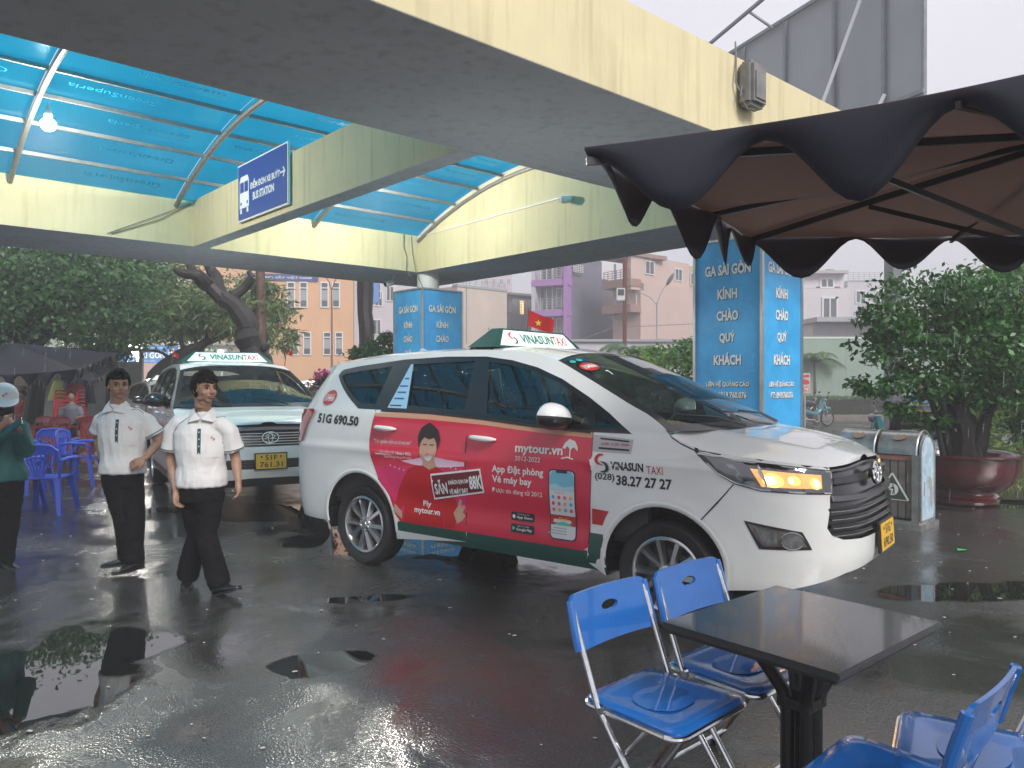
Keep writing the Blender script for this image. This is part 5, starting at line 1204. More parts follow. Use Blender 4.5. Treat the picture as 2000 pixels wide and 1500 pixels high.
def man(O_, J, face, label, tor_a, seed=1, hair=(0.0,1.0), neck_lean=(0,0,0), shirt=True, hands=None, shoes=None, sleeve=.62, flare=1.0, group='people'):
    """J: joints in world metres"""
    t = empty('person', O_, 0, label, 'person', group); g = {k: Vector(v) for k, v in J.items()}
    f = Vector(face); O_ = Vector(O_)
    # skin body
    mb = MB(); M = head_parts(mb, g['head'], f); ch = (g['shR']+g['shL'])/2
    mb.tube([g['head']+Vector((0,0,-.08)), g['neck'], (g['neck']+ch)/2+Vector((0,0,-.03)), ch+Vector((0,0,-.1))], [.050,.052,.050,.05], 16)
    eloft(mb, [((g['pel'].x,g['pel'].y,g['pel'].z-.05),.11,.080,tor_a),((g['pel'].x,g['pel'].y,g['pel'].z+.12),.115,.085,tor_a),((ch.x,ch.y,ch.z-.2),.12,.08,tor_a),((ch.x,ch.y,ch.z-.09),.11,.06,tor_a),((ch.x,ch.y,ch.z-.02),.05,.045,tor_a)])
    for s_ in 'RL':
        sh, el, wr = g['sh'+s_], g['el'+s_], g['wr'+s_]
        dn_ = Vector((0,0,-.035)); mb.tube([ch.lerp(sh,.4)+dn_*1.6, ch.lerp(sh,.85)+dn_*1.3, sh.lerp(el,.5), el, el.lerp(wr,.3), wr.lerp(el,.15), wr], [.035,.038,.041,.036,.037,.027,.024], 14)
        hd, pn, cu, sd_ = hands[s_]; hand(mb, wr, hd, pn, cu, 1.0, sd_)
        hp, kn, an = g['hp'+s_], g['kn'+s_], g['an'+s_]
        mb.tube([hp, hp.lerp(kn,.5), kn, kn.lerp(an,.35), an], [.075,.065,.05,.047,.033], 14)
    body = add_me('body', vox(mb, .0062, 2), M_skin, t, O_)
    face_bits(body, M, O_); hairdo(body, M, O_, seed, *hair)
    # trousers
    mb = MB(); pe = g['pel']
    eloft(mb, [((pe.x,pe.y,pe.z-.08),.150,.115,tor_a),((pe.x,pe.y,pe.z),.158,.118,tor_a),((pe.x,pe.y,pe.z+.10),.145,.108,tor_a),((pe.x,pe.y,pe.z+.13),.143,.106,tor_a)])
    for s_ in 'RL':
        hp, kn, an = g['hp'+s_], g['kn'+s_], g['an'+s_]
        mb.tube([hp+Vector((0,0,.05)), hp, hp.lerp(kn,.5), kn, kn.lerp(an,.5), an+Vector((0,0,-.01)), an+(an-kn).normalized()*.03], [.09,.096,.086,.073,.068*flare,.072*flare,.070*flare], 18)
    me = vox(mb, .011, 3); wrinkle(me, .007, 9, seed); tr = add_me('trousers', me, M_trs, t, O_)
    # shirt
    mb = MB(); hem = pe.z+.03
    eloft(mb, [((pe.x,pe.y,hem),.176,.135,tor_a),((pe.x,pe.y,hem+.06),.176,.137,tor_a),((pe.x*.7+ch.x*.3,pe.y*.7+ch.y*.3,pe.z+.18),.160,.124,tor_a),((pe.x*.3+ch.x*.7,pe.y*.3+ch.y*.7,ch.z-.20),.176,.128,tor_a),((ch.x,ch.y,ch.z-.09),.180,.112,tor_a),((ch.x,ch.y,ch.z-.025),.150,.085,tor_a),((ch.x,ch.y,ch.z+.020),.088,.072,tor_a),((g['neck'].x,g['neck'].y,ch.z+.058),.060,.062,tor_a)], 28)
    for s_ in 'RL':
        sh, el = g['sh'+s_], g['el'+s_]; e_ = sh.lerp(el, sleeve*1.25)
        mb.tube([ch.lerp(sh,.40)+Vector((0,0,-.035)), ch.lerp(sh,.85)+Vector((0,0,-.028)), sh.lerp(e_,.35), sh.lerp(e_,.75), e_], [.058,.057,.060,.066,.073], 20)
    me = vox(mb, .0085, 3); wrinkle(me, .011, 4.2, seed+4, (1.6,1.6,.7)); wrinkle(me, .0030, 11, seed+9, (1.5,1.5,.7)); 
    st = add_me('shirt', me, M_shirt if shirt is True else shirt, t, O_)
    for s_ in 'RL':
        if shirt is True:
            sh, el = g['sh'+s_], g['el'+s_]; e_ = sh.lerp(el, sleeve*1.25); dd = (e_-sh).normalized(); mb = MB(); mb.tube([e_-dd*.018-O_, e_-dd*.012-O_], .0805, 24, False); mb.build('sleeve_piping', M_collar, st, True)
        an = g['an'+s_]; shoe(t, an, shoes[s_], O_=O_)
    # collar, placket, pocket, mark
    F = Vector((math.sin(tor_a), -math.cos(tor_a), 0)); Rr = Vector((math.cos(tor_a), math.sin(tor_a), 0))    # chest direction, image-right
    nk = Vector((g['neck'].x, g['neck'].y, ch.z+.062)) - O_
    if shirt is True:
        def chest(dx, dz, o=0.012):     # point on the shirt front by ray
            p = Vector((ch.x, ch.y, 0)) - O_ + Rr*dx; zz = ch.z-O_.z+dz; k = (pe-ch)*min(1, -dz/.5); p += Vector((k.x, k.y, 0))
            org = Vector((p.x, p.y, zz)) + F*.5; hit, loc, nr, _ = st.ray_cast(org, -F)
            return (loc + nr*.0 + F*o) if hit else Vector((p.x, p.y, zz)) + F*.13
        for k in (-1, 1):
            mb = MB(); a0 = nk + Vector((0,0,.028)); 
            pts = [(a0 - F*.060 + Rr*k*.012), (a0 + Rr*k*.064 - F*.01), (a0 + Rr*k*.042 + F*.070 + Vector((0,0,-.030))), (a0 + Rr*k*.004 + F*.095 + Vector((0,0,-.066)))]
            lo_ = [(a0 - F*.085 + Rr*k*.014+ Vector((0,0,-.050))), (a0 + Rr*k*.098 - F*.005+ Vector((0,0,-.058))), (a0 + Rr*k*.082 + F*.098 + Vector((0,0,-.098))), (a0 + Rr*k*.008 + F*.108 + Vector((0,0,-.080)))]
            vs = []
            for i in range(13):
                s_ = i/12*3; j = min(2, int(s_)); q = s_-j; up_ = pts[j].lerp(pts[j+1], q); dn = lo_[j].lerp(lo_[j+1], q); out = (dn-nk); out.z = 0; out.normalize()
                vs += [up_, up_.lerp(dn,.5)+out*.006, dn+out*.004, dn-out*.001, up_-out*.004]
            fs = [(5*i+j, 5*i+(j+1)%5, 5*i+5+(j+1)%5, 5*i+5+j) for i in range(12) for j in range(5)]+[(4,3,2,1,0), tuple(60+j for j in range(5))]
            mb.add(vs, fs); mb.build('collar', M_shirt, st, True)
            mb = MB(); a_ = [pts[3], pts[3].lerp(lo_[3],.5)+F*-.006, pts[2]-F*.006-Rr*k*.006, pts[1]-Rr*k*.006+F*.01]; mb.add([*a_, *(x-F*.002 for x in a_)], [(0,1,2,3),(7,6,5,4)]); mb.build('inner_collar', M_collar, st)
        # green placket, then white below
        for z0, z1, w, mt, nm in ((-.055,-.235,.012,M_collar,'placket'),(-.235,-.47,.014,M_shirt,'placket')):
            mb = MB(); vs = []; m_ = 12
            for i in range(m_+1):
                z = z0+(z1-z0)*i/m_; 
                for dx in (-w, w): vs.append(chest(.004+dx, z, .0035))
            mb.add(vs, [(2*i,2*i+1,2*i+3,2*i+2) for i in range(m_)]); mb.build(nm, mt, st)
        for i in range(4): p = chest(.004, -.08-.05*i, .005); mb = MB(); mb.ball(p, (.005,.005,.005), 8, 6); mb.build('button', M_wplast, st, True)
        mb = MB(); vs = [chest(.05+.10*(i%5)/4, -.15-.115*(i//5)/5, .0045) for i in range(30)]
        mb.add(vs, [(r*5+c, r*5+c+1, r*5+c+6, r*5+c+5) for r in range(5) for c in range(4)]); mb.build('pocket', M_shirt, st, True)
        mb = MB()
        for fl_, mt in ((0, M_ringr), (1, M_dgp)):
            cp_ = crescent(fl_); V_, T_ = car_tri([cp_], 1.0); mesh('shirt_mark', [chest(.095+a*.030, -.125+b*.030, .006) for a, b in V_], T_, mt, st)
        # shoulder piping
        for s_ in 'RL':
            k = -1 if s_ == 'R' else 1; pp = []
            for i in range(6):
                q = i/5; p = Vector((ch.x, ch.y, 0))-O_ + Rr*k*(.085+.09*q) + F*.035; hit, loc, nr, _ = st.ray_cast(Vector((p.x,p.y,ch.z-O_.z+.3)), Vector((0,0,-1)))
                if hit: pp.append(loc+Vector((0,0,.001)))
            if len(pp) > 2: mb = MB(); mb.tube(pp, .0028, 5); mb.build('shoulder_piping', M_collar, st, True)
    return t, g, body, st
def PJ(ox, d0, sc):
    return lambda px, py, dd=0: ((px-1000)/1500*(d0+dd), d0+dd, 1.53+(745-py)/1500*(d0+dd))
# man standing with a hand on his hip
q = PJ(0, 6.15, 0)
man((-3.1,6.15,0), dict(head=q(231,752,-.02), neck=q(229,792,.02), shR=q(204,806,.0), shL=q(272,803,.04), elR=q(191,856,.08), wrR=q(200,900,.02), elL=q(311,862,.10), wrL=q(283,895,-.08),
    pel=q(239,930,.03), hpR=q(226,945,.0), hpL=q(256,945,.06), knR=q(240,1015,.0), knL=q(264,1012,-.02), anR=q(248,1082,.10), anL=q(262,1091,-.04)),
    (.62,-.78,-.05), 'man in white shirt standing with one hand on his hip left of the walking man', R(8), 3, (0.0,1.1),
    hands=dict(R=((.35,-.1,-.9),(.3,-.9,0),.5,-1), L=((-.85,-.35,-.45),(-.2,.8,-.6),.45,1)), shoes=dict(R=(-.90,-.42,-.02), L=(-.45,-.89,-.02)))
q = PJ(0, 5.6, 0)
man((-2.26,5.6,0), dict(head=q(400,758,-.03), neck=q(396,802,.02), shR=q(341,818,.02), shL=q(443,824,.02), elR=q(333,897,.05), wrR=q(343,957,-.05), elL=q(460,895,.08), wrL=q(465,940,.0),
    pel=q(393,957,.02), hpR=q(376,968,.05), hpL=q(412,968,.0), knR=q(386,1045,.10), knL=q(402,1045,-.05), anR=q(366,1120,.16), anL=q(428,1137,-.10)),
    (.80,-.60,-.03), 'man in white shirt walking to the right in front of the second taxi', R(14), 8, (.05,1.3), flare=1.1,
    hands=dict(R=((.12,-.1,-1),(.9,-.3,0),.45,-1), L=((.05,-.1,-1),(-.8,-.3,0),.45,1)), shoes=dict(R=(.35,-.93,-.05), L=(.88,-.45,.30)))
q = PJ(0, 6.35, 0)
t3, g3, b3, s3 = man((-4.15,6.35,0), dict(head=q(8,782,-.02), neck=q(2,818,.03), shR=q(-40,832,.0), shL=q(38,832,.06), elR=q(-45,895,-.1), wrR=q(-2,838,-.30), elL=q(50,880,-.05), wrL=q(34,835,-.28),
    pel=q(5,945,.04), hpR=q(-10,955,.0), hpL=q(20,955,.06), knR=q(-12,1020,.0), knL=q(18,1020,.04), anR=q(-20,1082,.05), anL=q(8,1090,.0)),
    (.55,-.78,-.32), 'person in white cap and teal jacket looking at a phone at the left edge', R(15), 5, (0.0,.7), shirt=M_teal, sleeve=.8, flare=1.0,
    hands=dict(R=((.75,.0,.65),(.1,.3,.9),.7,-1), L=((-.75,.0,.6),(-.1,.3,.9),.7,1)), shoes=dict(R=(.3,-.95,-.02), L=(.86,-.5,-.02)))
for s_ in 'RL':
    mb = MB(); a, b = g3['el'+s_], g3['wr'+s_]; sh = g3['sh'+s_]; O3 = Vector((-4.15,6.35,0)); mb.tube([sh-O3, sh.lerp(a,.6)-O3, a-O3, a.lerp(b,.5)-O3, a.lerp(b,.88)-O3], [.07,.068,.062,.055,.05], 14); mb.build('sleeve', M_teal, s3, True)
Hm = g3['head']-O3; fv = Vector((.55,-.78,-.32)).normalized(); xv = fv.cross(Vector((0,0,1))).normalized(); Mh = frame(Hm, xv, fv, xv.cross(fv)) @ Matrix.Scale(1.12, 4)
cp = MB(); vs = []; n = 28
for i in range(9):
    p = (math.pi/2)*i/8
    for j in range(n): a = 2*math.pi*j/n; vs.append((.093*math.cos(a)*math.cos(p), -.006+.108*math.sin(a)*math.cos(p), .030+.100*math.sin(p)))
cp.add(vs, [(i*n+j, i*n+(j+1)%n, (i+1)*n+(j+1)%n, (i+1)*n+j) for i in range(8) for j in range(n)], Mh); M_cap = mat('white_cap_cloth', (.68,.70,.69), .8)
capo = cp.build('cap', M_cap, t3, True, 70)
br = MB(); vs = []
for z in (.0,.005):
    for i in range(15):
        a = math.pi*(i/14); vs += [(.088*math.cos(a), .0+.098*math.sin(a), .032+z), (.092*math.cos(a), .03+.155*math.sin(a), .018+z-.004)]
br.add(vs, [(2*i,2*i+2,2*i+3,2*i+1) for i in range(14)]+[(30+2*i,30+2*i+1,30+2*i+3,30+2*i+2) for i in range(14)]+[(2*i+1,2*i+3,30+2*i+3,30+2*i+1) for i in range(14)], Mh); br.build('cap_brim', M_cap, capo, True)
for fl_, mt in ((0, M_ringr), (1, M_dgp)):
    V_, T_ = car_tri([crescent(fl_)], 1.0); mesh('cap_mark', [Mh @ Vector((a*.035, .104, .080+b*.035)) for a, b in V_], T_, mt, capo)
mk = MB(); mk.ball((0,.030,-.050), (.066,.074,.056), 20, 14, Mh); mk.build('face_mask', mat('black_mask_cloth', (.015,.014,.017), .8), t3, True)
ph = empty('mobile_phone', tuple((Vector(q(27,832,-.38)))), 0, 'dark mobile phone held up by the person in the cap', 'phone')
mb = MB(); mb.box((0,0,0), (.15,.009,.075), 0, Matrix.Rotation(R(-35), 4, 'Y') @ Matrix.Rotation(R(-35), 4, 'X'), .003); mb.build('phone_case', mat('dark_teal_case', (.01,.05,.05), .25, coat=.6), ph, True)
# ---------------------------------------------------------------- the other taxis and cars
y2 = math.atan2(-.86, .5)
taxi2 = taxi('taxi', 'white taxi facing the camera behind the two men, yellow plate 51F 761.31', (-2.7-.5*2.45, 8.6+.86*2.45, 0), y2, 'old', ('51F','761.31'), '7613', '51F 761.31', False)
taxi3 = tree_copy(taxi2, None, (-8.35, 19.1, -.12), math.atan2(-.80,.60), 'white taxi at the far left, mostly hidden behind the standing man and second taxi')
taxi3.scale = (.95,.97,.93)
def repaint(o, m):
    for ch in list(o.children):
        if ch.name.split('.')[0] in ('roof_sign','lettering','logo','number_disc','price_sheet','red_stripe','green_stripe','number_plate'):
            def rm(q):
                for c in list(q.children): rm(c)
                bpy.data.objects.remove(q)
            rm(ch); continue
        if m and ch.type == 'MESH' and ch.data.materials and ch.data.materials[0] == M_paint:
            ch.material_slots[0].link = 'OBJECT'; ch.material_slots[0].material = m
        repaint(ch, m) if ch.children and ch.name.split('.')[0] in ('rear_door','front_door') else None
    for ch in o.children:
        for c in ch.children:
            if m and c.type == 'MESH' and c.data.materials and c.data.materials[0] == M_paint: c.material_slots[0].link = 'OBJECT'; c.material_slots[0].material = m
for loc, rz, lab, m in (((-6.6, 25.0, 0), R(200), 'white parked car beyond the pink flowers, behind the tail of the near taxi', None), ((-9.9, 34.0, 0), R(180), 'dark red parked car far behind the second taxi', mat('dark_red_paint', (.30,.03,.04), .3, coat=1))):
    c = tree_copy(taxi2, None, loc, rz, lab); c.name = 'parked_car'; c['category'] = 'car'; c['group'] = 'parked cars'; repaint(c, m); c.scale = (.92,.95,.88)
M_flag = mat('red_flag_cloth', (.62,.02,.02), .7); M_star = mat('yellow_star', (.85,.65,.05), .6)
def flag(loc, h, w, lab, lean=.15):
    t = empty('flag', loc, 0, lab, 'flag', 'small red flags'); mb = MB(); mb.tube([(0,0,0),(lean*.2,0,h)], .005, 6); mb.build('pole', M_cab, t, True)
    vs = []; n = 10
    for j in range(2):
        for i in range(n+1):
            s = i/n; vs.append((lean*.2*(1-j*.5)+s*w, .05*math.sin(s*5)*s, h-.02-j*w*.62-s*w*.42*(1-.2*j)))
    mesh('flag_cloth', vs, [(i,i+1,n+2+i,n+1+i) for i in range(n)], M_flag, t, True)
    st = []; cx, cz = w*.5, h-.02-w*.31-w*.21
    for i in range(10): a = R(90+36*i); r = w*(.15 if i % 2 == 0 else .06); st.append((cx+r*math.cos(a), .05*math.sin(2.5)*.5-.012, cz+r*math.sin(a)))
    mesh('star', st, [tuple(range(10))], M_star, t)
flag((.13, 7.3, 1.76), .47, .24, 'small red flag with a yellow star behind the roof sign of the near taxi')
flag((-3.05, 10.3, 1.74), .24, .10, 'small red flag right of the roof sign of the second taxi')
flag((-4.75, 10.7, 1.72), .24, .10, 'small red flag left of the roof sign of the second taxi')

# ---------------------------------------------------------------- plastic chairs
M_pbl = mat('violet_blue_plastic', (.045,.10,.60), .3, coat=.4); M_prd = mat('red_plastic', (.42,.02,.025), .35, coat=.3)
def plastic_chair(loc, rz, lab, mt, grp, detail=True):
    t = empty('plastic_chair', loc, rz, lab, 'plastic chair', grp)
    mb = MB(); mb.box((0,0,.42), (.42,.42,.02), 0, None, .008); mb.box((0,.205,.40), (.40,.015,.05)); mb.build('seat', mt, t, True)
    for sx in (-1,1):
        for sy in (-1,1):
            mb = MB(); a = Vector((sx*.19, sy*.18, .42)); b = Vector((sx*.24, sy*.25, 0))
            mb.add([(a.x-.03,a.y-.025,a.z),(a.x+.03,a.y-.025,a.z),(a.x+.03,a.y+.025,a.z),(a.x-.03,a.y+.025,a.z),(b.x-.022,b.y-.018,0),(b.x+.022,b.y-.018,0),(b.x+.022,b.y+.018,0),(b.x-.022,b.y+.018,0)],
                   [(0,1,2,3),(7,6,5,4),(0,4,5,1),(1,5,6,2),(2,6,7,3),(3,7,4,0)]); mb.build('leg', mt, t)
        mb = MB(); mb.tube([(sx*.22,-.20,.62),(sx*.26,-.05,.64),(sx*.27,.15,.63),(sx*.25,.21,.58),(sx*.22,.20,.42)], [.020,.020,.022,.02,.018], 8); mb.build('armrest', mt, t, True)
    def bk(x, z): return (x, -.19-.16*(z-.42)-.04*(1-(x/.23)**2), z)
    mb = MB(); mb.tube([bk(-.215,.42), bk(-.225,.60), bk(-.215,.74), bk(-.15,.80), bk(0,.815), bk(.15,.80), bk(.215,.74), bk(.225,.60), bk(.215,.42)], .017, 8); mb.build('back_frame', mt, t, True)
    mb = MB(); vs = [bk(x, z) for z in (.70,.79) for x in np.linspace(-.21,.21,9)]; mb.add(vs+[(a,b+.012,c) for a,b,c in vs], [(i,i+1,10+i,9+i) for i in range(8)]+[(18+i+9,18+i+10,18+i+1,18+i) for i in range(8)]); mb.build('back_top', mt, t, True)
    for i in range(7):
        k = (i-3)/3; mb = MB(); mb.bar(bk(k*.05,.44), bk(k*.17,.71), .020, .010); mb.build('back_slat', mt, t)
    return t
for i, (x, y, rz, lab) in enumerate(((-5.42,8.95,8,'violet blue plastic chair nearest the camera, right of the pair, seen from behind'),(-5.86,9.0,-4,'violet blue plastic chair beside the nearest one, partly behind the teal jacket'),
        (-6.15,9.75,15,'violet blue plastic chair in the second row behind the front pair'),(-6.75,10.5,5,'violet blue plastic chair just left of the back chairs'),(-6.35,11.3,-80,'violet blue plastic chair turned sideways with its armrest showing'),
        (-7.05,11.9,20,'violet blue plastic chair in the back row beside the red chairs'))):
    plastic_chair((x,y,0), R(rz), lab, M_pbl, 'blue plastic chairs')
for i, (x, y, rz, lab) in enumerate(((-9.55,15.3,160,'red plastic chair at the left end of the red row'),(-9.0,15.0,175,'red plastic chair second from the left in the red row'),(-8.45,15.2,190,'red plastic chair in the middle of the red row'),
        (-7.95,14.9,200,'red plastic chair right of the middle in the red row'),(-7.45,15.3,150,'red plastic chair at the right end of the red row'))):
    plastic_chair((x,y,0), R(rz), lab, M_prd, 'red plastic chairs')
for k in range(9):
    plastic_chair((-10.4,18.0+.012*k,.085*k), R(175+k), ['bottom red chair of the tall stack standing on the ground','second red chair from the ground in the tall stack','third red chair from the ground in the tall stack','fourth red chair from the ground in the tall stack','middle red chair of the tall stack','fourth red chair from the top of the tall stack','third red chair from the top of the tall stack','second red chair from the top of the tall stack','topmost red chair of the tall stack'][k], M_prd, 'stacked red chairs')

# ---------------------------------------------------------------- bins
M_ss = mat('stained_steel', (.50,.50,.47), .30, .9, noise_amt=.3, nscale=7); M_slat = mat('grey_brown_slat', (.16,.15,.13), .6, noise_amt=.25, nscale=14); M_rail = mat('faded_red_rail', (.30,.14,.12), .6, noise_amt=.3)
M_bluep = mat('peeling_blue_panel', (.30,.48,.60), .6, col2=(.42,.52,.58), noise_amt=.25, nscale=10); M_sgrn = mat('dark_grey_sign', (.06,.075,.07), .5)
bn = empty('litter_bin', (4.15,7.87,0), math.atan2(-.71,.70), 'double steel litter bin with rounded lids and a peeling blue end panel', 'litter bin')
# local: -x runs along the front away from the corner, +y runs back
mb = MB(); mb.box((-.43,.23,.03), (.98,.56,.06)); mb.box((-.43,.23,.075), (.92,.50,.03)); mb.build('base', M_ss, bn)
for x in (-.02,-.84,-.43):
    mb = MB(); mb.box((x,.03,.43), (.06,.06,.68)); mb.build('post', M_ss, bn)
mb = MB(); mb.box((-.43,.25,.43), (.80,.40,.66)); mb.build('inner_box', M_blk, bn)
for i in range(10):
    x = -.075-.078*i
    if abs(x+.43) > .035: mb = MB(); mb.box((x,.035,.41), (.068,.02,.60), 0, None, .003); mb.build('slat', M_slat, bn)
mb = MB(); mb.box((-.43,.032,.735), (.80,.03,.05)); mb.build('top_rail', M_rail, bn)
for x0 in (-.42,-.84):
    mb = MB(); n = 14; vs = []
    for x in (x0+.03, x0+.40):
        for j in range(n+1): a = math.pi*j/n; vs.append((x, .23-.225*math.cos(a), .77+.235*math.sin(a)))
    mb.add(vs, [(j, n+1+j, n+2+j, j+1) for j in range(n)]+[tuple(range(n+1)), tuple(reversed(range(n+1,2*n+2)))]); lid = mb.build('lid', M_ss, bn, True)
    mb = MB(); mb.tube([(x0+.415, .23-.235*math.cos(math.pi*j/n), .77+.245*math.sin(math.pi*j/n)) for j in range(n+1)], .012, 6); mb.build('lid_rim', M_ss, bn, True)
    a = R(48); cy, cz = .23-.229*math.cos(a), .77+.239*math.sin(a); ML = frame((x0+.235,cy,cz), (1,0,0), (0,math.sin(a),math.cos(a)))
    flat('rust_patch', [(-.07,-.03),(-.06,.02),(-.03,.035),(0,.02),(.03,.04),(.065,.02),(.06,-.02),(.02,-.045),(-.03,-.05)], ML, mat('rusty_stain', (.20,.14,.10), .8, noise_amt=.3), lid, 0, .004)
MEnd = frame((.011,.23,.0), (0,1,0), (0,0,1)); pl = [(-.205,.09),(.205,.09),(.205,.76)]+[(.205*math.cos(math.pi*i/12), .76+.21*math.sin(math.pi*i/12)) for i in range(1,12)]+[(-.205,.76)]
flat('end_panel', pl, MEnd, M_bluep, bn, .02, 0); 
for pg in ([(-.12,.50),(-.08,.48),(-.07,.40),(-.09,.33),(-.12,.36),(-.10,.42)],[(.05,.55),(.12,.50),(.16,.40),(.18,.25),(.10,.20),(.09,.36),(.03,.48)]): flat('bare_patch', pg, MEnd, mat('bare_board', (.32,.30,.28), .8, noise_amt=.3), bn, 0, .0225)
mb = MB(); mb.tube([MEnd@Vector((*p_, .022)) for p_ in pl+pl[:1]], .011, 6, False); mb.build('end_trim', M_ss, bn, True)
MSn = frame((-.245,.02,.42), (1,0,0), (0,0,1)); flat('bin_sign', [(-.16,-.13),(.16,-.13),(.165,-.115),(.01,.15),(-.01,.15),(-.165,-.115)], MSn, M_wprint, bn, .004, .0); flat('bin_sign', [(-.145,-.12),(.145,-.12),(.0,.133)], MSn, M_sgrn, bn, .002, .004)
flat('bin_symbol', circle(0,-.02,.062), MSn, M_wprint, bn, 0, .0065); flat('bin_symbol', [(-.045,-.03),(-.008,-.03),(-.012,-.07),(-.040,-.07)], MSn, M_sgrn, bn, 0, .007); flat('bin_symbol', [(.0,-.07),(.012,-.02),(-.005,.0),(-.03,-.01),(-.03,-.018),(-.008,-.012),(.0,.012),(.018,.015),(.024,-.02),(.026,-.07),(.016,-.07),(.013,-.035),(.010,-.07)], MSn, M_sgrn, bn, 0, .007); flat('bin_symbol', circle(.008,.026,.009,.009,10), MSn, M_sgrn, bn, 0, .007)
put_text('NO LITTERING', MSn@Matrix.Translation((0,-.103,0)), M_wprint, bn, .012, .12, off=.0065) if False else None

# ---------------------------------------------------------------- planting
def leaf_mesh(P, size, seed, long=1.6, droop=.25, jitter=.35):
    """P: points of the leaves; returns verts, faces of folded four-corner leaves"""
    g = np.random.default_rng(seed); N = len(P)
    az = g.uniform(0, 2*np.pi, N); el = g.normal(-droop, .5, N); d = np.stack([np.cos(az)*np.cos(el), np.sin(az)*np.cos(el), np.sin(el)], 1)
    r = g.normal(size=(N,3)); s = np.cross(d, r); s /= np.linalg.norm(s, axis=1)[:,None]+1e-9
    L_ = size*g.uniform(1-jitter, 1+jitter, N)[:,None]; w = L_/long/2; nn = np.cross(d, s)
    a = P; b = P + d*L_*.45 + s*w + nn*w*.4; c = P + d*L_; e = P + d*L_*.45 - s*w + nn*w*.4
    V = np.stack([a,b,c,e], 1).reshape(-1,3); i = np.arange(N)*4
    return V, np.stack([i,i+1,i+2,i+3], 1)
def crown_points(blobs, n, seed, clumps=30, spread=.22, shell=.55):
    g = np.random.default_rng(seed); vol = np.array([b[3]*b[4]*b[5] for b in blobs])**.67; vol /= vol.sum(); out = []
    for b, v in zip(blobs, vol):
        m = int(n*v); k = max(5, int(clumps*v*len(blobs))); d = g.normal(size=(k,3)); d /= np.linalg.norm(d, axis=1)[:,None]
        cc = d*(shell+(1-shell)*g.random((k,1)))*np.array(b[3:6]) + np.array(b[:3]); idx = g.integers(0, k, m)
        out.append(cc[idx] + g.normal(size=(m,3))*spread*np.array(b[3:6])*g.uniform(.5,1.3,(m,1)))
    return np.concatenate(out)
def fmesh(name, V, F_, m, parent=None, kind=None):
    me = bpy.data.meshes.new(name); me.vertices.add(len(V)); me.vertices.foreach_set('co', np.asarray(V, dtype=np.float32).ravel())
    k = F_.shape[1]; me.loops.add(F_.size); me.loops.foreach_set('vertex_index', F_.astype(np.int32).ravel()); me.polygons.add(len(F_))
    me.polygons.foreach_set('loop_start', np.arange(0, F_.size, k, dtype=np.int32)); me.update(calc_edges=True); me.validate(); me.materials.append(m)
    o = link(name, me, parent); 
    if kind: o['kind'] = kind
    return o
M_bark = mat('wet_dark_bark', (.014,.011,.010), .55, noise_amt=.5, nscale=9, bump=1.0, bscale=22); M_bark2 = mat('brown_bark', (.11,.06,.045), .6, noise_amt=.4, nscale=9, bump=.8, bscale=22)
L_dark = leafmat('dark_green_leaf', (.035,.10,.045), (.07,.16,.055)); L_mid = leafmat('mid_green_leaf', (.045,.13,.03), (.08,.20,.04)); L_bright = leafmat('bright_green_leaf', (.13,.26,.045), (.20,.33,.07), .45)
L_olive = leafmat('olive_leaf', (.07,.13,.05), (.13,.19,.07), .4); L_palm = leafmat('palm_leaf', (.05,.12,.05), (.10,.19,.07)); L_pink = leafmat('pink_bract', (.50,.02,.12), (.62,.10,.35), .4); L_hedge = leafmat('hedge_leaf', (.05,.10,.04), (.09,.15,.05))
def plant(name, loc, label, cat, trunks, blobs, n, size, m, seed, group=None, bark=None, clumps=30, spread=.22, long=1.6, droop=.25, crown='crown', shell=.55):
    t = empty(name, loc, 0, label, cat, group)
    for pts, rr in trunks:
        mb = MB(); P_ = [Vector(p) for p in pts]; Q = []; rq = []
        for i in range(len(P_)-1):
            for k in range(3): s = k/3; q = P_[i].lerp(P_[i+1], s); q += Vector([.25*rr[i]*noise.noise(q*2.7+Vector((9*j,seed,0))) for j in range(3)])*2; Q.append(q); rq.append((rr[i]+(rr[i+1]-rr[i])*s)*(1+.18*noise.noise(q*6)))
        Q.append(P_[-1]); rq.append(rr[-1]); mb.tube(Q, rq, 10); mb.build('trunk', bark or M_bark, t, True)
    if n:
        P = crown_points(blobs, n, seed, clumps, spread, shell); V, F_ = leaf_mesh(P, size, seed+1, long, droop); fmesh(crown, V, F_, m, t)
    return t
# potted tree at the right
px_, py_ = 5.72, 9.75
pot = empty('plant_pot', (px_,py_,0), 0, 'wide glazed maroon plant pot standing right of the litter bin', 'plant pot')
mb = MB(); mb.lathe([(.34,0),(.40,.02),(.41,.05),(.36,.07),(.40,.10),(.37,.13),(.45,.18),(.56,.28),(.63,.42),(.66,.58),(.74,.61),(.745,.635),(.67,.63),(.62,.60),(.60,.55),(.01,.55)], 48)
mb.build('pot_body', mat('maroon_glaze', (.10,.012,.014), .12, coat=1, noise_amt=.25, nscale=3), pot, True)
mb = MB(); mb.lathe([(.61,.545),(.01,.565)], 30, None, True); mb.build('soil', mat('wet_soil', (.02,.015,.012), .5, bump=.8, bscale=40), pot, True)
tr = [([(.05,0,.55),(-.02,0,1.0),(-.08,.05,1.5),(-.15,.0,2.0)],[.20,.16,.10,.05]), ([(-.1,.05,.55),(-.25,.0,1.0),(-.45,-.1,1.5),(-.9,-.15,1.75)],[.08,.07,.05,.02]), ([(.2,0,.55),(.25,-.05,1.1),(.5,0,1.6),(.9,.1,2.0)],[.09,.08,.06,.03]), ([(-.3,-.1,.6),(-.38,-.1,1.05),(-.6,-.25,1.45)],[.035,.03,.02]), ([(.1,-.1,.6),(.12,-.25,1.1),(.3,-.5,1.5)],[.05,.045,.03])]
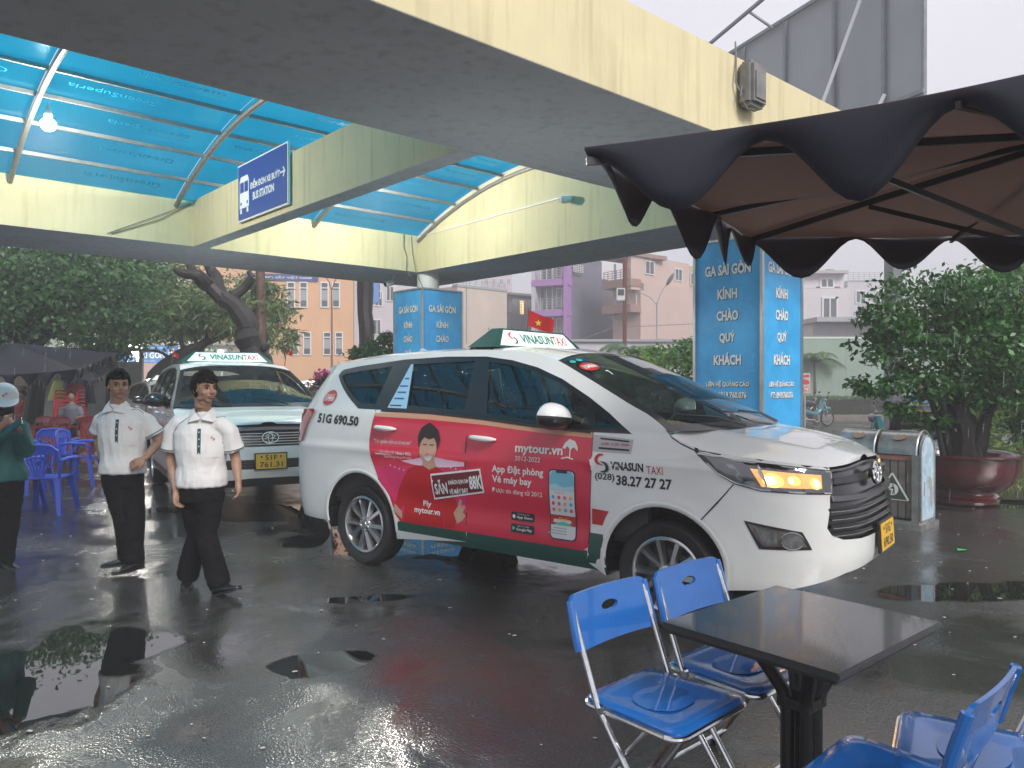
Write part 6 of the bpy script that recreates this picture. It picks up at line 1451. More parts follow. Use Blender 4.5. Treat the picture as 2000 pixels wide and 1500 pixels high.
bl = [(-.35,-.05,2.55,.75,.7,.42),(.35,.1,2.5,.85,.7,.5),(-.85,-.1,1.98,.55,.6,.33),(.1,-.35,1.95,.75,.6,.42),(.95,0,1.9,.65,.7,.55),(-.55,-.3,1.50,.65,.5,.22),(.5,-.45,1.45,.75,.5,.30),(1.15,.1,1.35,.6,.5,.35),(-1.15,0,1.45,.28,.35,.16),(-1.0,-.2,2.3,.35,.4,.2),(.8,-.3,1.0,.45,.35,.22),(-.45,-.1,1.02,.25,.3,.12),(-.85,-.3,1.2,.22,.3,.13)]
plant('potted_tree', (px_,py_,0), 'broad dark green tree with several trunks growing in the maroon pot', 'tree', tr, bl, 15000, .085, leafmat('glossy_deep_leaf', (.022,.085,.025), (.055,.16,.035), .3), 11, None, None, 60, .17, 1.9, .45)
# pruned tree behind the second taxi
def at(px, py, d): return (X(px,d), d, Z(py,d))
def tpath(pts, d, o): return [tuple(Vector(at(a,b,d+(c if c else 0)))-Vector(o)) for a,b,c in pts]
o_ = (X(512,17), 17, 0)
plant('pruned_tree', o_, 'thick dark bare tree with cut back branches behind the second taxi', 'tree', [
    (tpath([(516,805,0),(506,745,0),(496,695,0),(486,655,0)],17,o_)[:], [.42,.34,.28,.27]),
    (tpath([(486,655,0),(474,622,0),(452,598,0),(436,578,0)],17,o_), [.27,.25,.21,.20]),
    (tpath([(436,578,0),(412,556,0),(384,540,-.3),(362,534,-.4),(342,526,-.4)],17,o_), [.19,.17,.14,.10,.06]),
    (tpath([(436,578,0),(424,552,.2),(414,528,.3),(408,500,.3)],17,o_), [.17,.14,.12,.10]),
    (tpath([(446,590,0),(462,572,.1),(480,556,.2),(493,542,.2)],17,o_), [.15,.12,.11,.09]),
    (tpath([(384,540,-.3),(372,520,-.3),(366,500,-.3)],17,o_), [.10,.08,.07]),
    (tpath([(493,542,.2),(486,530,.2)],17,o_), [.08,.05]), (tpath([(490,640,0),(488,622,.1)],17,o_), [.12,.09]), (tpath([(504,690,0),(516,680,-.2),(522,672,-.2)],17,o_), [.10,.07,.04])],
    [], 0, .1, L_mid, 5)
o_ = (X(510,19), 19, 0)
plant('tree_trunk', o_, 'slim reddish brown upright trunk just right of the pruned tree', 'tree', [(tpath([(512,790,0),(509,690,0),(510,610,0),(508,520,0)],19,o_), [.15,.13,.12,.11])], [], 0, .1, L_mid, 6, bark=M_bark2)
# leaning feathery tree
o_ = (X(300,19.5), 19.5, 0); fl_b = [tuple(Vector(at(a,b,20))-Vector(o_))+(rx,1.4,rz) for a,b,rx,rz in ((400,595,1.0,.5),(345,612,.8,.5),(470,640,.6,.3),(530,600,.45,.35),(545,655,.35,.3),(450,600,.8,.35),(380,640,.7,.2),(520,560,.4,.2))]
plant('leaning_tree', o_, 'leaning tree with feathery olive foliage in front of the orange building', 'tree', [
    (tpath([(285,790,0),(305,735,0),(335,705,0),(365,688,0),(405,668,.2),(450,648,.4)],19.5,o_), [.22,.20,.18,.15,.12,.06]),
    (tpath([(365,688,0),(352,665,0),(350,640,0),(330,618,0)],19.5,o_), [.07,.06,.045,.03]), (tpath([(385,678,0),(378,655,0),(365,630,0),(385,605,0)],19.5,o_), [.06,.05,.035,.02]),
    (tpath([(405,668,0),(402,640,0),(412,618,.2)],19.5,o_), [.05,.04,.02]), (tpath([(335,705,0),(318,690,0),(295,684,0)],19.5,o_), [.06,.04,.02]), (tpath([(430,655,0),(455,630,0),(500,605,0)],19.5,o_), [.05,.03,.02])],
    fl_b, 5200, .26, L_olive, 21, None, None, 55, .20, 5.5, .5)
# dense trees at the left
for i, (pxs, d, blobs, nn, m, lab) in enumerate((
    (60, 17, [(-1.6,0,3.7,1.8,1.6,1.1),(.4,.3,3.7,1.9,1.6,1.2),(-.6,-.4,3.0,1.5,1.3,.8),(1.4,.2,3.3,1.2,1.2,.8),(-2.8,0,3.9,1.6,1.5,1.0)], 13000, L_dark, 'dense dark green tree at the far left above the navy parasol'),
    (215, 21, [(0,0,4.2,2.0,1.8,1.3),(-1.6,0,3.4,1.3,1.3,.8),(1.3,0,3.5,1.2,1.3,.9),(.4,-.5,2.8,1.2,1.0,.6)], 11000, leafmat('deep_green_leaf', (.05,.13,.05), (.10,.20,.06)), 'dense green tree between the dark left tree and the leaning tree'),
    (-60, 26, [(0,0,4.3,3.5,2.5,2.0),(4.5,1,4.4,3.0,2.5,1.8),(8.2,1,4.0,2.2,2,1.5)], 9000, L_dark, 'large tree behind the left hand trees, seen through their gaps'))):
    plant('dense_tree', (X(pxs,d), d, 0), lab, 'tree', [([(0,0,0),(.1,0,1.4),(-.1,.1,2.6),(.2,0,3.8)],[.22,.18,.15,.08]), ([(0,0,2.2),(.7,.2,3.0),(1.3,.2,3.6)],[.1,.08,.04]), ([(0,0,2.0),(-.7,.1,2.8),(-1.4,.1,3.5)],[.1,.07,.04])], blobs, int(nn*1.5), .135, m, 31+i, 'trees left of the apricot building', None, 90, .17, 1.8, .4)
plant('rough_trunk', (X(714,18.5), 18.5, 0), 'thick rough black tree trunk left of the far blue box', 'tree', [([(0,0,0),(0,0,2.0),(.02,0,3.2),(-.02,0,5.0)],[.25,.19,.18,.18])], [], 0, .1, L_mid, 8)
plant('rounded_shrub', (X(728,16), 16, 0), 'dark leafy shrub left of the far blue box', 'shrub', [([(0,0,0),(.05,0,.9),(0,0,1.8)],[.07,.05,.03])], [(0,0,1.7,.55,.5,.55),(-.35,0,1.5,.35,.4,.35),(.25,0,2.2,.3,.3,.35),(-.1,-.1,2.05,.3,.3,.25)], 3200, .12, L_dark, 41, 'shrubs', None, 40, .2)
for i, (pxs, d, bl, nn, m, lab) in enumerate(((1240, 17.5, [(0,0,1.6,.75,.6,.55),(-.4,-.1,1.3,.55,.5,.45),(.5,0,1.95,.4,.4,.35)], 5200, L_bright, 'bright green shrub behind the windscreen of the near taxi'), (1328, 16.5, [(0,0,1.75,.65,.6,.6),(.25,.1,2.15,.35,.4,.35),(-.35,0,1.2,.5,.4,.5),(.1,-.1,.9,.6,.5,.4)], 5600, L_mid, 'tall green shrub just left of the near blue box'),
    (1985, 12.5, [(0,0,1.2,.8,.8,.9),(-.5,-.2,.7,.5,.5,.5),(.3,.3,2.2,.8,.8,.8)], 7000, L_bright, 'bright green bush behind the maroon pot at the right edge'))):
    plant('leafy_shrub', (X(pxs,d), d, 0), lab, 'shrub', [([(0,0,0),(.03,0,.6),(0,.05,1.4)],[.05,.04,.02])], bl, nn, .105, m, 51+i, 'shrubs', None, 60, .18, 2.2, .1)
plant('light_green_tree', (X(1990,19), 19, 0), 'pale yellow green tree behind the potted tree at the right edge', 'tree', [([(0,0,0),(.1,0,1.5),(0,0,3.2)],[.14,.12,.06])], [(0,0,3.4,1.5,1.3,1.0),(-.9,0,2.9,.8,.9,.7),(.4,0,4.3,1.1,1.0,.7)], 9000, .15, L_bright, 61, None, None, 60, .2, 2.4, .3)
# bougainvillea
bg_ = plant('bougainvillea', (X(628,13.2), 13.2, 0), 'pink flowering bougainvillea behind the tail of the near taxi', 'flowering shrub', [([(0,0,.3),(0,0,.9),(-.05,0,1.4)],[.03,.025,.015])], [(-.02,0,1.30,.22,.25,.30),(.05,0,1.55,.17,.2,.12),(-.10,0,1.0,.15,.2,.2)], 1500, .06, L_olive, 71, None, None, 25, .22)
P = crown_points([(-.02,0,1.30,.24,.27,.32),(.05,0,1.58,.18,.2,.13),(-.12,0,1.0,.17,.2,.2)], 900, 72, 26, .12, .75); V, F_ = leaf_mesh(P, .055, 73, 1.2, 0); fmesh('flowers', V, F_, L_pink, bg_)
mb = MB(); mb.lathe([(.15,0),(.22,.32),(.24,.34),(.2,.33)], 20); mb.build('tub', mat('terracotta', (.25,.09,.05), .8), bg_, True)
# palms
def palm(loc, h, fr, fl_, lab, seed, m=None, trunk=.07):
    rn = random.Random(seed); t = empty('palm', loc, 0, lab, 'palm', 'palms'); mb = MB(); mb.tube([(0,0,0),(.03,0,h*.5),(0,.02,h)], [trunk*1.3,trunk,trunk*.8], 10); mb.build('trunk', M_bark2, t, True)
    V = []; F_ = []
    for k in range(fr):
        az = 2*math.pi*k/fr+rn.uniform(-.2,.2); e0 = rn.uniform(.5,1.35); L_ = fl_*rn.uniform(.75,1.1); p = Vector((0,0,h)); n = 14; el = e0
        for i in range(n):
            d = Vector((math.cos(az)*math.cos(el), math.sin(az)*math.cos(el), math.sin(el))); q = p + d*L_/n; sd = Vector((-math.sin(az), math.cos(az), 0))
            for s in (-1,1):
                for hh in (0,.5):
                    b0 = p.lerp(q, hh); ln = L_*.32*math.sin(math.pi*(i+1.2+hh)/(n+2))**.7; tip = b0 + (sd*s*.85 + d*.55 + Vector((0,0,-.35+rn.uniform(-.1,.1)))).normalized()*ln; w = d*.012*fl_*1.6; c = len(V)
                    V += [tuple(b0-w), tuple(b0+w), tuple(b0.lerp(tip,.6)+w*.8), tuple(tip)]; F_.append((c,c+1,c+2,c+3))
            p = q; el -= (e0+.9)/n*1.1
    fmesh('crown', np.array(V), np.array(F_), m or L_palm, t); return t
for i, (pxs, d, h, f, lab) in enumerate(((1158,24,1.9,1.5,'young palm in front of the purple house, left of the brown post'),(1240,26,2.3,1.6,'young palm rising beside the brown post'),(1122,27,1.8,1.2,'small palm beside the roof sign and the grey wall'),
    (545,24,.9,1.3,'low palm at the foot of the orange building, beside the pruned tree'),(590,25,.95,1.4,'low palm at the foot of the orange building, in the middle'),(625,27,.9,1.4,'low palm at the foot of the orange building, above the pink flowers'),
    (1590,34,2.4,1.6,'palm between the near blue box and the white house'),(1690,36,3.0,1.8,'palm half hidden behind the left side of the potted tree'))):
    palm((X(pxs,d),d,0), h, 17, f, lab, 80+i)
# hedge, kerb, verge, green hoarding
def hedge(x0, x1, y, w, h, n, lab, seed, z0=.12):
    t = empty('hedge', ((x0+x1)/2, y, 0), 0, lab, 'hedge'); g = np.random.default_rng(seed); P = np.stack([g.uniform(-(x1-x0)/2,(x1-x0)/2,n), g.uniform(-w/2,w/2,n), z0+h*g.random(n)**.5], 1)
    V, F_ = leaf_mesh(P, .09, seed, 1.7, -.3); fmesh('foliage', V, F_, L_hedge, t); mb = MB(); mb.box((0,0,z0+h*.42), (x1-x0-.1,w-.12,h*.8)); mb.build('shade_core', mat('hedge_shade', (.015,.02,.012), .9), t)  # solid dark box inside the foliage, hedge shade put into its colour
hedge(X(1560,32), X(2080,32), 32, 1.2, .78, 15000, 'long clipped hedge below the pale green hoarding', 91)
hedge(X(640,30), X(1150,30), 30, 1.0, .9, 9000, 'low hedge beyond the far blue box', 92)
kb = MB(); kb.box(((X(1540,30)+X(2100,30))/2, 30.6, .09), (X(2100,30)-X(1540,30), 1.4, .18)); tag(kb.build('stone_kerb', mat('pinkish_kerb', (.17,.14,.13), .6, noise_amt=.3, nscale=4)), kind='structure')
vg = mesh('grass_verge', [(5.9,9.9,.03),(12,7.5,.03),(14,16,.03),(7.2,17,.03),(6.35,12,.03)], [(0,1,2,3,4)], mat('wet_soil', (.02,.015,.012), .5)); tag(vg, kind='structure')
g = np.random.default_rng(5); P = np.stack([g.uniform(5.9,12,16000), g.uniform(8.3,15.5,16000), np.full(16000,.03)], 1); P = P[(P[:,1] > 9.9-(P[:,0]-5.9)*.39) & (P[:,0] > 5.9+(P[:,1]-9.9)*.17)]
V, F_ = leaf_mesh(P, .10, 6, 7, -1.1); tag(fmesh('grass', V, F_, leafmat('grass_blade', (.10,.16,.04), (.18,.22,.07)), None), kind='stuff', label='wet grass beyond the pot')
# ---------------------------------------------------------------- buildings
M_glass = mat('dark_window_glass', (.06,.07,.08), .1, spec=.8); M_frame = mat('white_window_frame', (.65,.65,.66), .5); M_blind = mat('grey_blind', (.30,.31,.32), .6)
def fr_at(px0, d0, px1, d1):
    """facade frame between two sight lines: x to the right along it, y up, z towards the street"""
    a = Vector((X(px0,d0), d0, 0)); b = Vector((X(px1,d1), d1, 0)); x = (b-a).normalized(); return frame(a, x, (0,0,1)), (b-a).length, a, x
def block(parent, M, x0, x1, z0, z1, dep, mt, name='wall'):
    mb = MB(); mb.box(((x0+x1)/2, (z0+z1)/2, -dep/2), (x1-x0, z1-z0, dep), 0, M); return mb.build(name, mt, parent)
def win(parent, M, cx, cz, w, h, kind='pair', fr=.06):
    mb = MB()
    for c, d in (((cx,cz+h/2),(w+fr,fr)),((cx,cz-h/2),(w+fr,fr)),((cx-w/2,cz),(fr,h)),((cx+w/2,cz),(fr,h))): mb.box((*c,.03), (*d,.08 if d[0] > d[1] else .075), 0, M)
    if kind == 'top': mb.box((cx,cz+h*.28,.03), (w,fr*.9,.06), 0, M)
    if kind == 'pair': mb.box((cx,cz,.03), (fr*.8,h,.06), 0, M)
    f = mb.build('window', M_frame, parent)
    mb = MB(); mb.box((cx,cz,.008), (w-.02,h-.02,.02), 0, M); mb.build('pane', M_glass, f)
    if kind == 'top': mb = MB(); mb.box((cx,cz-h*.02,.022), (w-.08,h*.42,.008), 0, M); mb.build('blind', M_blind, f)
    return f
def local(t, M): return Matrix.Translation(-t.location) @ M
def bldg(name, lab, loc, cat='building'): return empty(name, loc, 0, lab, cat)
def rail(parent, M, x0, x1, z, h, dz=.45, mt=None, n=None):
    mb = MB(); k = 4
    for i in range(k+1): mb.box(((x0+x1)/2, z+h*i/k, dz), (x1-x0, .035, .03), 0, M)
    for i in range((n or 5)+1): mb.box((x0+(x1-x0)*i/(n or 5), z+h/2, dz), (.035, h, .035), 0, M)
    return mb.build('railing', mt or M_frame, parent)
M_or = mat('apricot_render', (.62,.36,.20), .85, noise_amt=.05, nscale=.5); M_pk = mat('pale_pink_render', (.56,.38,.31), .85, noise_amt=.06, nscale=.4)
M_nb = mat('navy_sign_band', (.03,.05,.20), .5)
# apricot station building
M_, L_, a_, x_ = fr_at(335, 45, 690, 47); b = bldg('station_building', 'apricot coloured station building with pairs of tall narrow windows', a_); T = local(b, M_)
block(b, T, 0, L_, 0, 9.6, 9, M_or); Mk = lambda px: ((px-335)/(690-335))*L_*(1+ .0) 
for py, h, pxs in ((576,1.5,(497,520,565,590,632,655)),(671,1.35,(475,515,572,597,637,661))):
    for p_ in pxs: dd = 45+2*(p_-335)/355; win(b, T, Mk(p_), Z(py,dd), .42, h, 'top', .07)
mb = MB(); mb.box((Mk(548), Z(541,46), .04), (4.2,.40,.08), 0, T); sb_ = mb.build('sign_band', M_nb, b); put_text('ĐƯỜNG SẮT VIỆT NAM', T @ Matrix.Translation((Mk(548),Z(541,46),0)), M_wprint, sb_, .2, 3.4, .01, off=.085)
mb = MB(); mb.box((L_/2,9.7,-4.5), (L_+.4,.25,9.4), 0, T); mb.build('roof', M_or, b)
M_, L_, a_, x_ = fr_at(255, 43, 372, 43); b = bldg('pink_wing', 'pinkish plain wing left of the apricot station building', a_); T = local(b, M_); block(b, T, 0, L_, 0, 7.6, 8, M_pk); mb = MB(); mb.box((L_/2,7.65,-4), (L_+.3,.2,8.3), 0, T); mb.build('roof', M_pk, b)
M_, L_, a_, x_ = fr_at(352, 36, 458, 36); b = bldg('annex', 'low beige annex with two air conditioners below the apricot building', a_); T = local(b, M_)
block(b, T, 0, L_, 0, Z(675,36), 4, mat('beige_render', (.40,.33,.27), .85)); mb = MB(); mb.box((L_/2,Z(674,36)+.05,-1.9), (L_+.2,.12,4.5), 0, T); mb.build('roof', M_blind, b)
for p_ in (413,436):
    t = empty('air_conditioner', Vector((X(p_,35.9), 35.8, Z(689,36))), 0, 'white air conditioner, %s of the pair on the beige annex' % ('left' if p_ < 420 else 'right'), 'air conditioner', 'air conditioners'); t
    mb = MB(); mb.box((0,-.05,0), (.44,.25,.34), 0, None, .02); mb.build('housing', M_frame, t); mb = MB(); mb.tube([(0,-.18,0),(0,-.19,0)], .14, 20); mb.build('fan_grille', M_blind, t, True)
# white and cream blocks
M_wh = mat('grey_white_render', (.50,.48,.52), .85, noise_amt=.06, nscale=.5); M_cr = mat('cream_render', (.50,.42,.36), .85, noise_amt=.08, nscale=.5)
M_, L_, a_, x_ = fr_at(692, 52, 905, 54); b = bldg('white_house', 'off white house with blue shutters between the apricot building and the cream block', a_); T = local(b, M_)
block(b, T, 0, L_, 0, Z(552,53), 9, M_wh)
for p_, py in ((735,570),(738,585),(760,575),(735,640),(865,600)): win(b, T, (p_-692)/213*L_, Z(py,53), .5, 1.0, 'pair')
mb = MB(); mb.box((.95,Z(572,53),.06), (1.4,1.5,.12), 0, T); mb.build('blue_shutter', mat('blue_shutter', (.06,.20,.55), .5), b)
M_, L_, a_, x_ = fr_at(893, 49, 990, 52); b = bldg('cream_block', 'tall plain cream block right of the far blue box', a_); T = local(b, M_)
block(b, T, 0, L_, 0, Z(562,50), 9, M_cr); rail(b, T, .1, L_-.1, Z(562,50), .5, -.1, M_blind, 8); mb = MB(); mb.box((L_/2,Z(561,50),-.2), (L_+.1,.16,.5), 0, T); mb.build('parapet', M_blind, b)
mb = MB(); mb.tube([T@Vector((.2,9.0,.05)), T@Vector((.75,7.8,.05)), T@Vector((.75,4.0,.05))], .03, 6); mb.build('drain_pipe', M_blind, b)
M_, L_, a_, x_ = fr_at(940, 130, 1000, 130); b = bldg('far_tower', 'hazy pink tower block far behind the cream block', a_); T = local(b, M_); block(b, T, 0, L_, 0, 23, 8, mat('hazy_pink', (.5,.40,.42), .9))
for i in range(3):
    for j in range(4): win(b, T, .9+1.25*j, 16+2.4*i, .6, 1.0, 'pair', .1)
# brown grey house with a lit window
M_gb = mat('grey_brown_render', (.23,.20,.20), .85, noise_amt=.1, nscale=.6)
M_, L_, a_, x_ = fr_at(990, 58, 1050, 60); b = bldg('grey_house', 'grey brown house with a small lit yellow window left of the purple house', a_); T = local(b, M_)
block(b, T, 0, L_, 0, Z(612,59), 8, mat('lead_grey', (.16,.16,.19), .85)); block(b, T, .55, L_*.80, Z(612,59), Z(577,59), 6, M_gb, 'upper_storey')
k = (1018-990)/60*L_; lw = win(b, T, k, Z(601,59), .42, 1.05, 'none'); mb = MB(); mb.box((k,Z(601,59),.03), (.36,.95,.02), 0, T); mb.build('lit_pane', mat('lit_window', (.8,.5,.2), .5, emit=(1,.62,.22), es=.7), lw); rail(b, T, .1, L_-.6, Z(612,59), .8, .3, M_blind, 9)
mb = MB(); mb.box((L_*.88,Z(608,59),-1.5), (.9,3.0,2), 0, T); mb.build('side_wall', M_wh, b); mb = MB(); mb.box((L_*.45,Z(576,59),-2), (L_*.85,.15,4.6), 0, T); mb.build('roof', M_gb, b)
# purple house
M_pu = mat('lilac_trim', (.36,.17,.44), .7); M_sl = mat('slate_violet_wall', (.135,.13,.18), .9, noise_amt=.22, nscale=.35); M_gw = mat('grey_violet_wall', (.25,.24,.30), .85)
M_, L_, a_, x_ = fr_at(1048, 54, 1116, 53); b = bldg('purple_house', 'narrow purple trimmed house with balconies and a dark slate side wall', a_); T = local(b, M_)
block(b, T, .0, L_, 0, Z(506,54), 8, M_gw); fl_z = [Z(618,54), Z(560,54), Z(676,54)]
for z in fl_z:
    mb = MB(); mb.box((L_/2,z+.12,.45), (L_+.1,.42,.95), 0, T); mb.build('balcony', M_pu, b); rail(b, T, .1, L_-.1, z+.36, .75, .88, M_blind, 7)
    win(b, T, L_*.30, z+1.2, .9, 1.7, 'pair', .09); win(b, T, L_*.74, z+1.25, .8, 1.25, 'pair', .09)
    for i in range(7): mb = MB(); mb.box((L_*.74,z+.75+i*.16,.065), (.72,.03,.02), 0, T); mb.build('louvre', M_frame, b)
mb = MB(); mb.box((L_-.12,Z(590,54)-1,.5), (.24,8.5,1.0), 0, T); mb.build('pillar', M_pu, b); mb = MB(); mb.box((.10,Z(590,54)-1,.45), (.28,8.5,.9), 0, T); mb.build('pillar', M_wh, b)
M2, L2, a2, x2 = fr_at(1116, 53, 1203, 57); T2 = local(b, M2); block(b, T2, .02, L2, 0, Z(508,55), 1.2, M_sl, 'side_wall'); 
mb = MB(); mb.box((L2*.12,Z(522,54),.03), (.9,1.4,.06), 0, T2); mb.build('opening', M_glass, b); rail(b, T2, L2*.02, L2*.22, Z(534,54), .5, .1, M_frame, 4); mb = MB(); mb.box((L2*.80,Z(528,56.4),.012), (1.5,1.5,.03), 0, T2); mb.build('opening', mat('open_sky_gap', (.6,.58,.6), .9), b)
# pink beige house
M_pb = mat('pink_beige_render', (.50,.37,.33), .85, noise_amt=.05, nscale=.5); M_br = mat('brown_balcony', (.28,.17,.14), .8)
M_, L_, a_, x_ = fr_at(1197, 52, 1251, 50); b = bldg('pink_beige_house', 'pink beige house with brown balconies behind the double street lamp', a_); T = local(b, M_)
block(b, T, 0, L_, 0, Z(556,51), 8, M_pb)
for z in (Z(563,51), Z(612,51)):
    mb = MB(); mb.box((L_/2,z+.2,.5), (L_+.1,.5,1.0), 0, T); mb.build('balcony', M_br, b); rail(b, T, .1, L_-.1, z+.48, .6, .95, M_br, 6)
win(b, T, L_*.72, Z(585,51), .7, 1.5, 'pair', .08); win(b, T, L_*.25, Z(590,51), .4, 1.1, 'pair', .08)
mb = MB(); mb.box((L_-.15,Z(535,51),.3), (.3,2.4,1.2), 0, T); mb.build('pillar', M_pb, b); mb = MB(); mb.box((L_/2,Z(503,51),-.6), (L_+.3,.25,3.6), 0, T); mb.build('roof', M_br, b)
M2, L2, a2, x2 = fr_at(1251, 50, 1346, 54); T2 = local(b, M2); block(b, T2, .01, L2, 0, Z(507,52), 1.2, M_pb, 'side_wall')
for p_, py, w, h in ((1267,529,.95,.85),(1323,533,.85,.8)): mb = MB(); k = (p_-1251)/95*L2; win(b, T2, k, Z(py,52), w, h, 'pair', .06)
M_, L_, a_, x_ = fr_at(1346, 55, 1420, 55); b = bldg('yellowish_house', 'dull yellow house showing left of the near blue box', a_); T = local(b, M_); block(b, T, 0, L_, 0, Z(520,55), 6, mat('dull_yellow_render', (.42,.36,.24), .85))
for py in (545,583): win(b, T, .35, Z(py,55), .5, .8, 'pair', .06)
# white house at the right
M_w2 = mat('white_render', (.56,.53,.55), .85, noise_amt=.05, nscale=.6)
M_, L_, a_, x_ = fr_at(1553, 60, 1650, 60); b = bldg('terraced_white_house', 'white stepped house with terraces right of the near blue box', a_); T = local(b, M_)
block(b, T, 0, L_, 0, Z(567,60), 8, M_w2); block(b, T, 0, L_*.98, Z(567,60), Z(533,60), 5, M_w2, 'upper_storey'); block(b, T, L_*.42, L_*.9, 0, Z(560,60), .8, M_w2, 'bay'); b.children[-1].location = (0,-.8,0)
for p_, py, w, h, kd in ((1615,553,1.0,.7,'pair'),(1612,604,1.1,1.6,'pair'),(1567,604,.9,1.2,'pair')): win(b, T, (p_-1553)/97*L_, Z(py,60), w, h, kd, .12) if p_ != 1612 else win(b, local(b, M_ @ Matrix.Translation((0,0,.82))), (p_-1553)/97*L_, Z(py,60), w, h, kd, .12)
for py, x0, x1 in ((567,0,L_),(585,0,L_*.5),(533,-.1,L_)): mb = MB(); mb.box(((x0+x1)/2,Z(py,60),.2), (x1-x0,.22,.9), 0, T); mb.build('cornice', mat('pink_grey_trim', (.42,.36,.37), .8), b)
rail(b, T, 0, L_*.45, Z(578,60), .5, .5, M_blind, 6); mb = MB(); mb.tube([T@Vector((L_*.8,Z(533,60),-1)), T@Vector((L_*.8,Z(523,60),-1))], .35, 14); mb.build('water_tank', M_blind, b, True)
M_, L_, a_, x_ = fr_at(1655, 70, 1760, 70); b = bldg('grey_white_house', 'pale grey house behind the left side of the potted tree', a_); T = local(b, M_); block(b, T, 0, L_, 0, Z(548,70), 7, M_wh); rail(b, T, 0, L_*.6, Z(548,70), .7, .1, M_blind, 6)
for k in (1.2,3.0): win(b, T, k, Z(580,70), .9, 1.1, 'pair', .1)
# pale walls and hoarding
wl = bldg('roadside_wall', 'long whitish wall behind the palms, left of the green hoarding', (X(1060,38),38,0), 'wall'); mb = MB()
mb.box(((X(1560,38)-X(1060,38))/2,0,1.75), (X(1560,38)-X(1060,38),.2,3.5)); mb.build('wall', M_wh, wl); mb = MB(); mb.box(((X(1560,38)-X(1060,38))/2,0,3.55), (X(1560,38)-X(1060,38)+.1,.5,.12)); mb.build('coping', M_blind, wl)
hb = bldg('hoarding', 'long pale green sheet hoarding behind the hedge at the right', (X(1555,34),34,0), 'hoarding')
for i in range(8): mb = MB(); mb.box((1.1+2.2*i,0,Z(780,34)/2+Z(662,34)/2), (2.19,.04,Z(662,34)-Z(790,34))); mb.build('panel', mat('pale_green_sheet', (.24,.33,.27), .55, noise_amt=.06, nscale=1), hb)
mb = MB(); mb.box((8.8,.0,Z(660,34)), (17.6,.08,.06)); mb.build('top_rail', M_frame, hb)
for i in range(9): mb = MB(); mb.box((2.2*i,.06,1.7), (.07,.07,3.4)); mb.build('post', M_blind, hb)
ww = bldg('white_shed', 'long white roofed shed above the green hoarding', (X(1580,42),42,0), 'shed'); mb = MB(); mb.box((6,1,Z(655,42)/2+.4), (12,3,Z(640,42))); mb.build('wall', M_w2, ww); mb = MB(); mb.box((6,.6,Z(628,42)), (12.4,4.4,.25)); mb.build('roof', mat('grey_metal_roof', (.33,.34,.36), .5, noise_amt=.1), ww)
# filler buildings further back so the street closes
for i, (p0, p1, d, py, c, lab) in enumerate(((-420,-120,48,500,(.30,.30,.28),'grey building far behind the left trees'),(-120,240,50,560,(.34,.36,.33),'pale grey building behind the trees at the left'),(1750,2150,75,560,(.36,.36,.38),'grey building far behind the potted tree'),(2150,2700,70,520,(.4,.36,.32),'beige building beyond the right edge'))):
    M_, L_, a_, x_ = fr_at(p0, d, p1, d+2); b = bldg('far_building', lab, a_); T = local(b, M_); block(b, T, 0, L_, 0, Z(py,d), 8, mat('far_render_%d' % i, c, .9, noise_amt=.08, nscale=.5))
    for k in range(int(L_/2.6)):
        for z in (2.5,5.4): 
            if z+1 < Z(py,d): win(b, T, 1.3+2.6*k, z, .9, 1.3, 'pair', .08)
# ---------------------------------------------------------------- station name board and stalls at the left
nb = empty('name_board', (X(289,27),27,0), 0, 'blue station name board behind the leaning tree, with a bright lamp before it', 'sign board')
w = X(350,27)-X(229,27); z0, z1 = Z(709,27), Z(674,27); MB_ = frame((0,0,(z0+z1)/2), (1,0,0), (0,0,1), (0,-1,0)); mb = MB(); mb.box((0,0,0), (w,z1-z0,.1), 0, MB_); mb.build('board', mat('board_blue', (.03,.14,.40), .4), nb)
put_text('GA SÀI GÒN', MB_ @ Matrix.Translation((-.05,-.02,0)), M_wprint, nb, .26, 1.35, .02, off=.055); put_text('pepsi', MB_ @ Matrix.Translation((.78,-.21,0)), M_wprint, nb, .12, .34, .01, off=.055)
put_text('TỔNG CÔNG TY ĐƯỜNG SẮT VIỆT NAM', MB_ @ Matrix.Translation((-.1,.22,0)), M_wprint, nb, .07, 1.3, off=.055); put_text('01 NGUYỄN THÔNG, PHƯỜNG 9, QUẬN 3', MB_ @ Matrix.Translation((-.2,-.24,0)), M_wprint, nb, .06, 1.0, off=.055)
flat('ball_mark', circle(.86,.05,.13), MB_, M_wprint, nb, 0, .055); flat('ball_mark', [(.74,.07),(.80,.15),(.90,.16),(.97,.10),(.90,.08),(.82,.10)], MB_, M_redp, nb, 0, .057); flat('ball_mark', [(.74,.03),(.82,.05),(.92,.0),(.98,.04),(.93,-.06),(.82,-.07)], MB_, mat('board_blue', (.03,.14,.40), .4), nb, 0, .057)
for s in (-1,1): mb = MB(); mb.box((s*w*.45,.1,z0/2), (.1,.1,z0)); mb.build('post', M_blind, nb)
M_em2 = mat('lit_street_lamp', (1,1,1), .3, emit=(1,.98,.9), es=90)
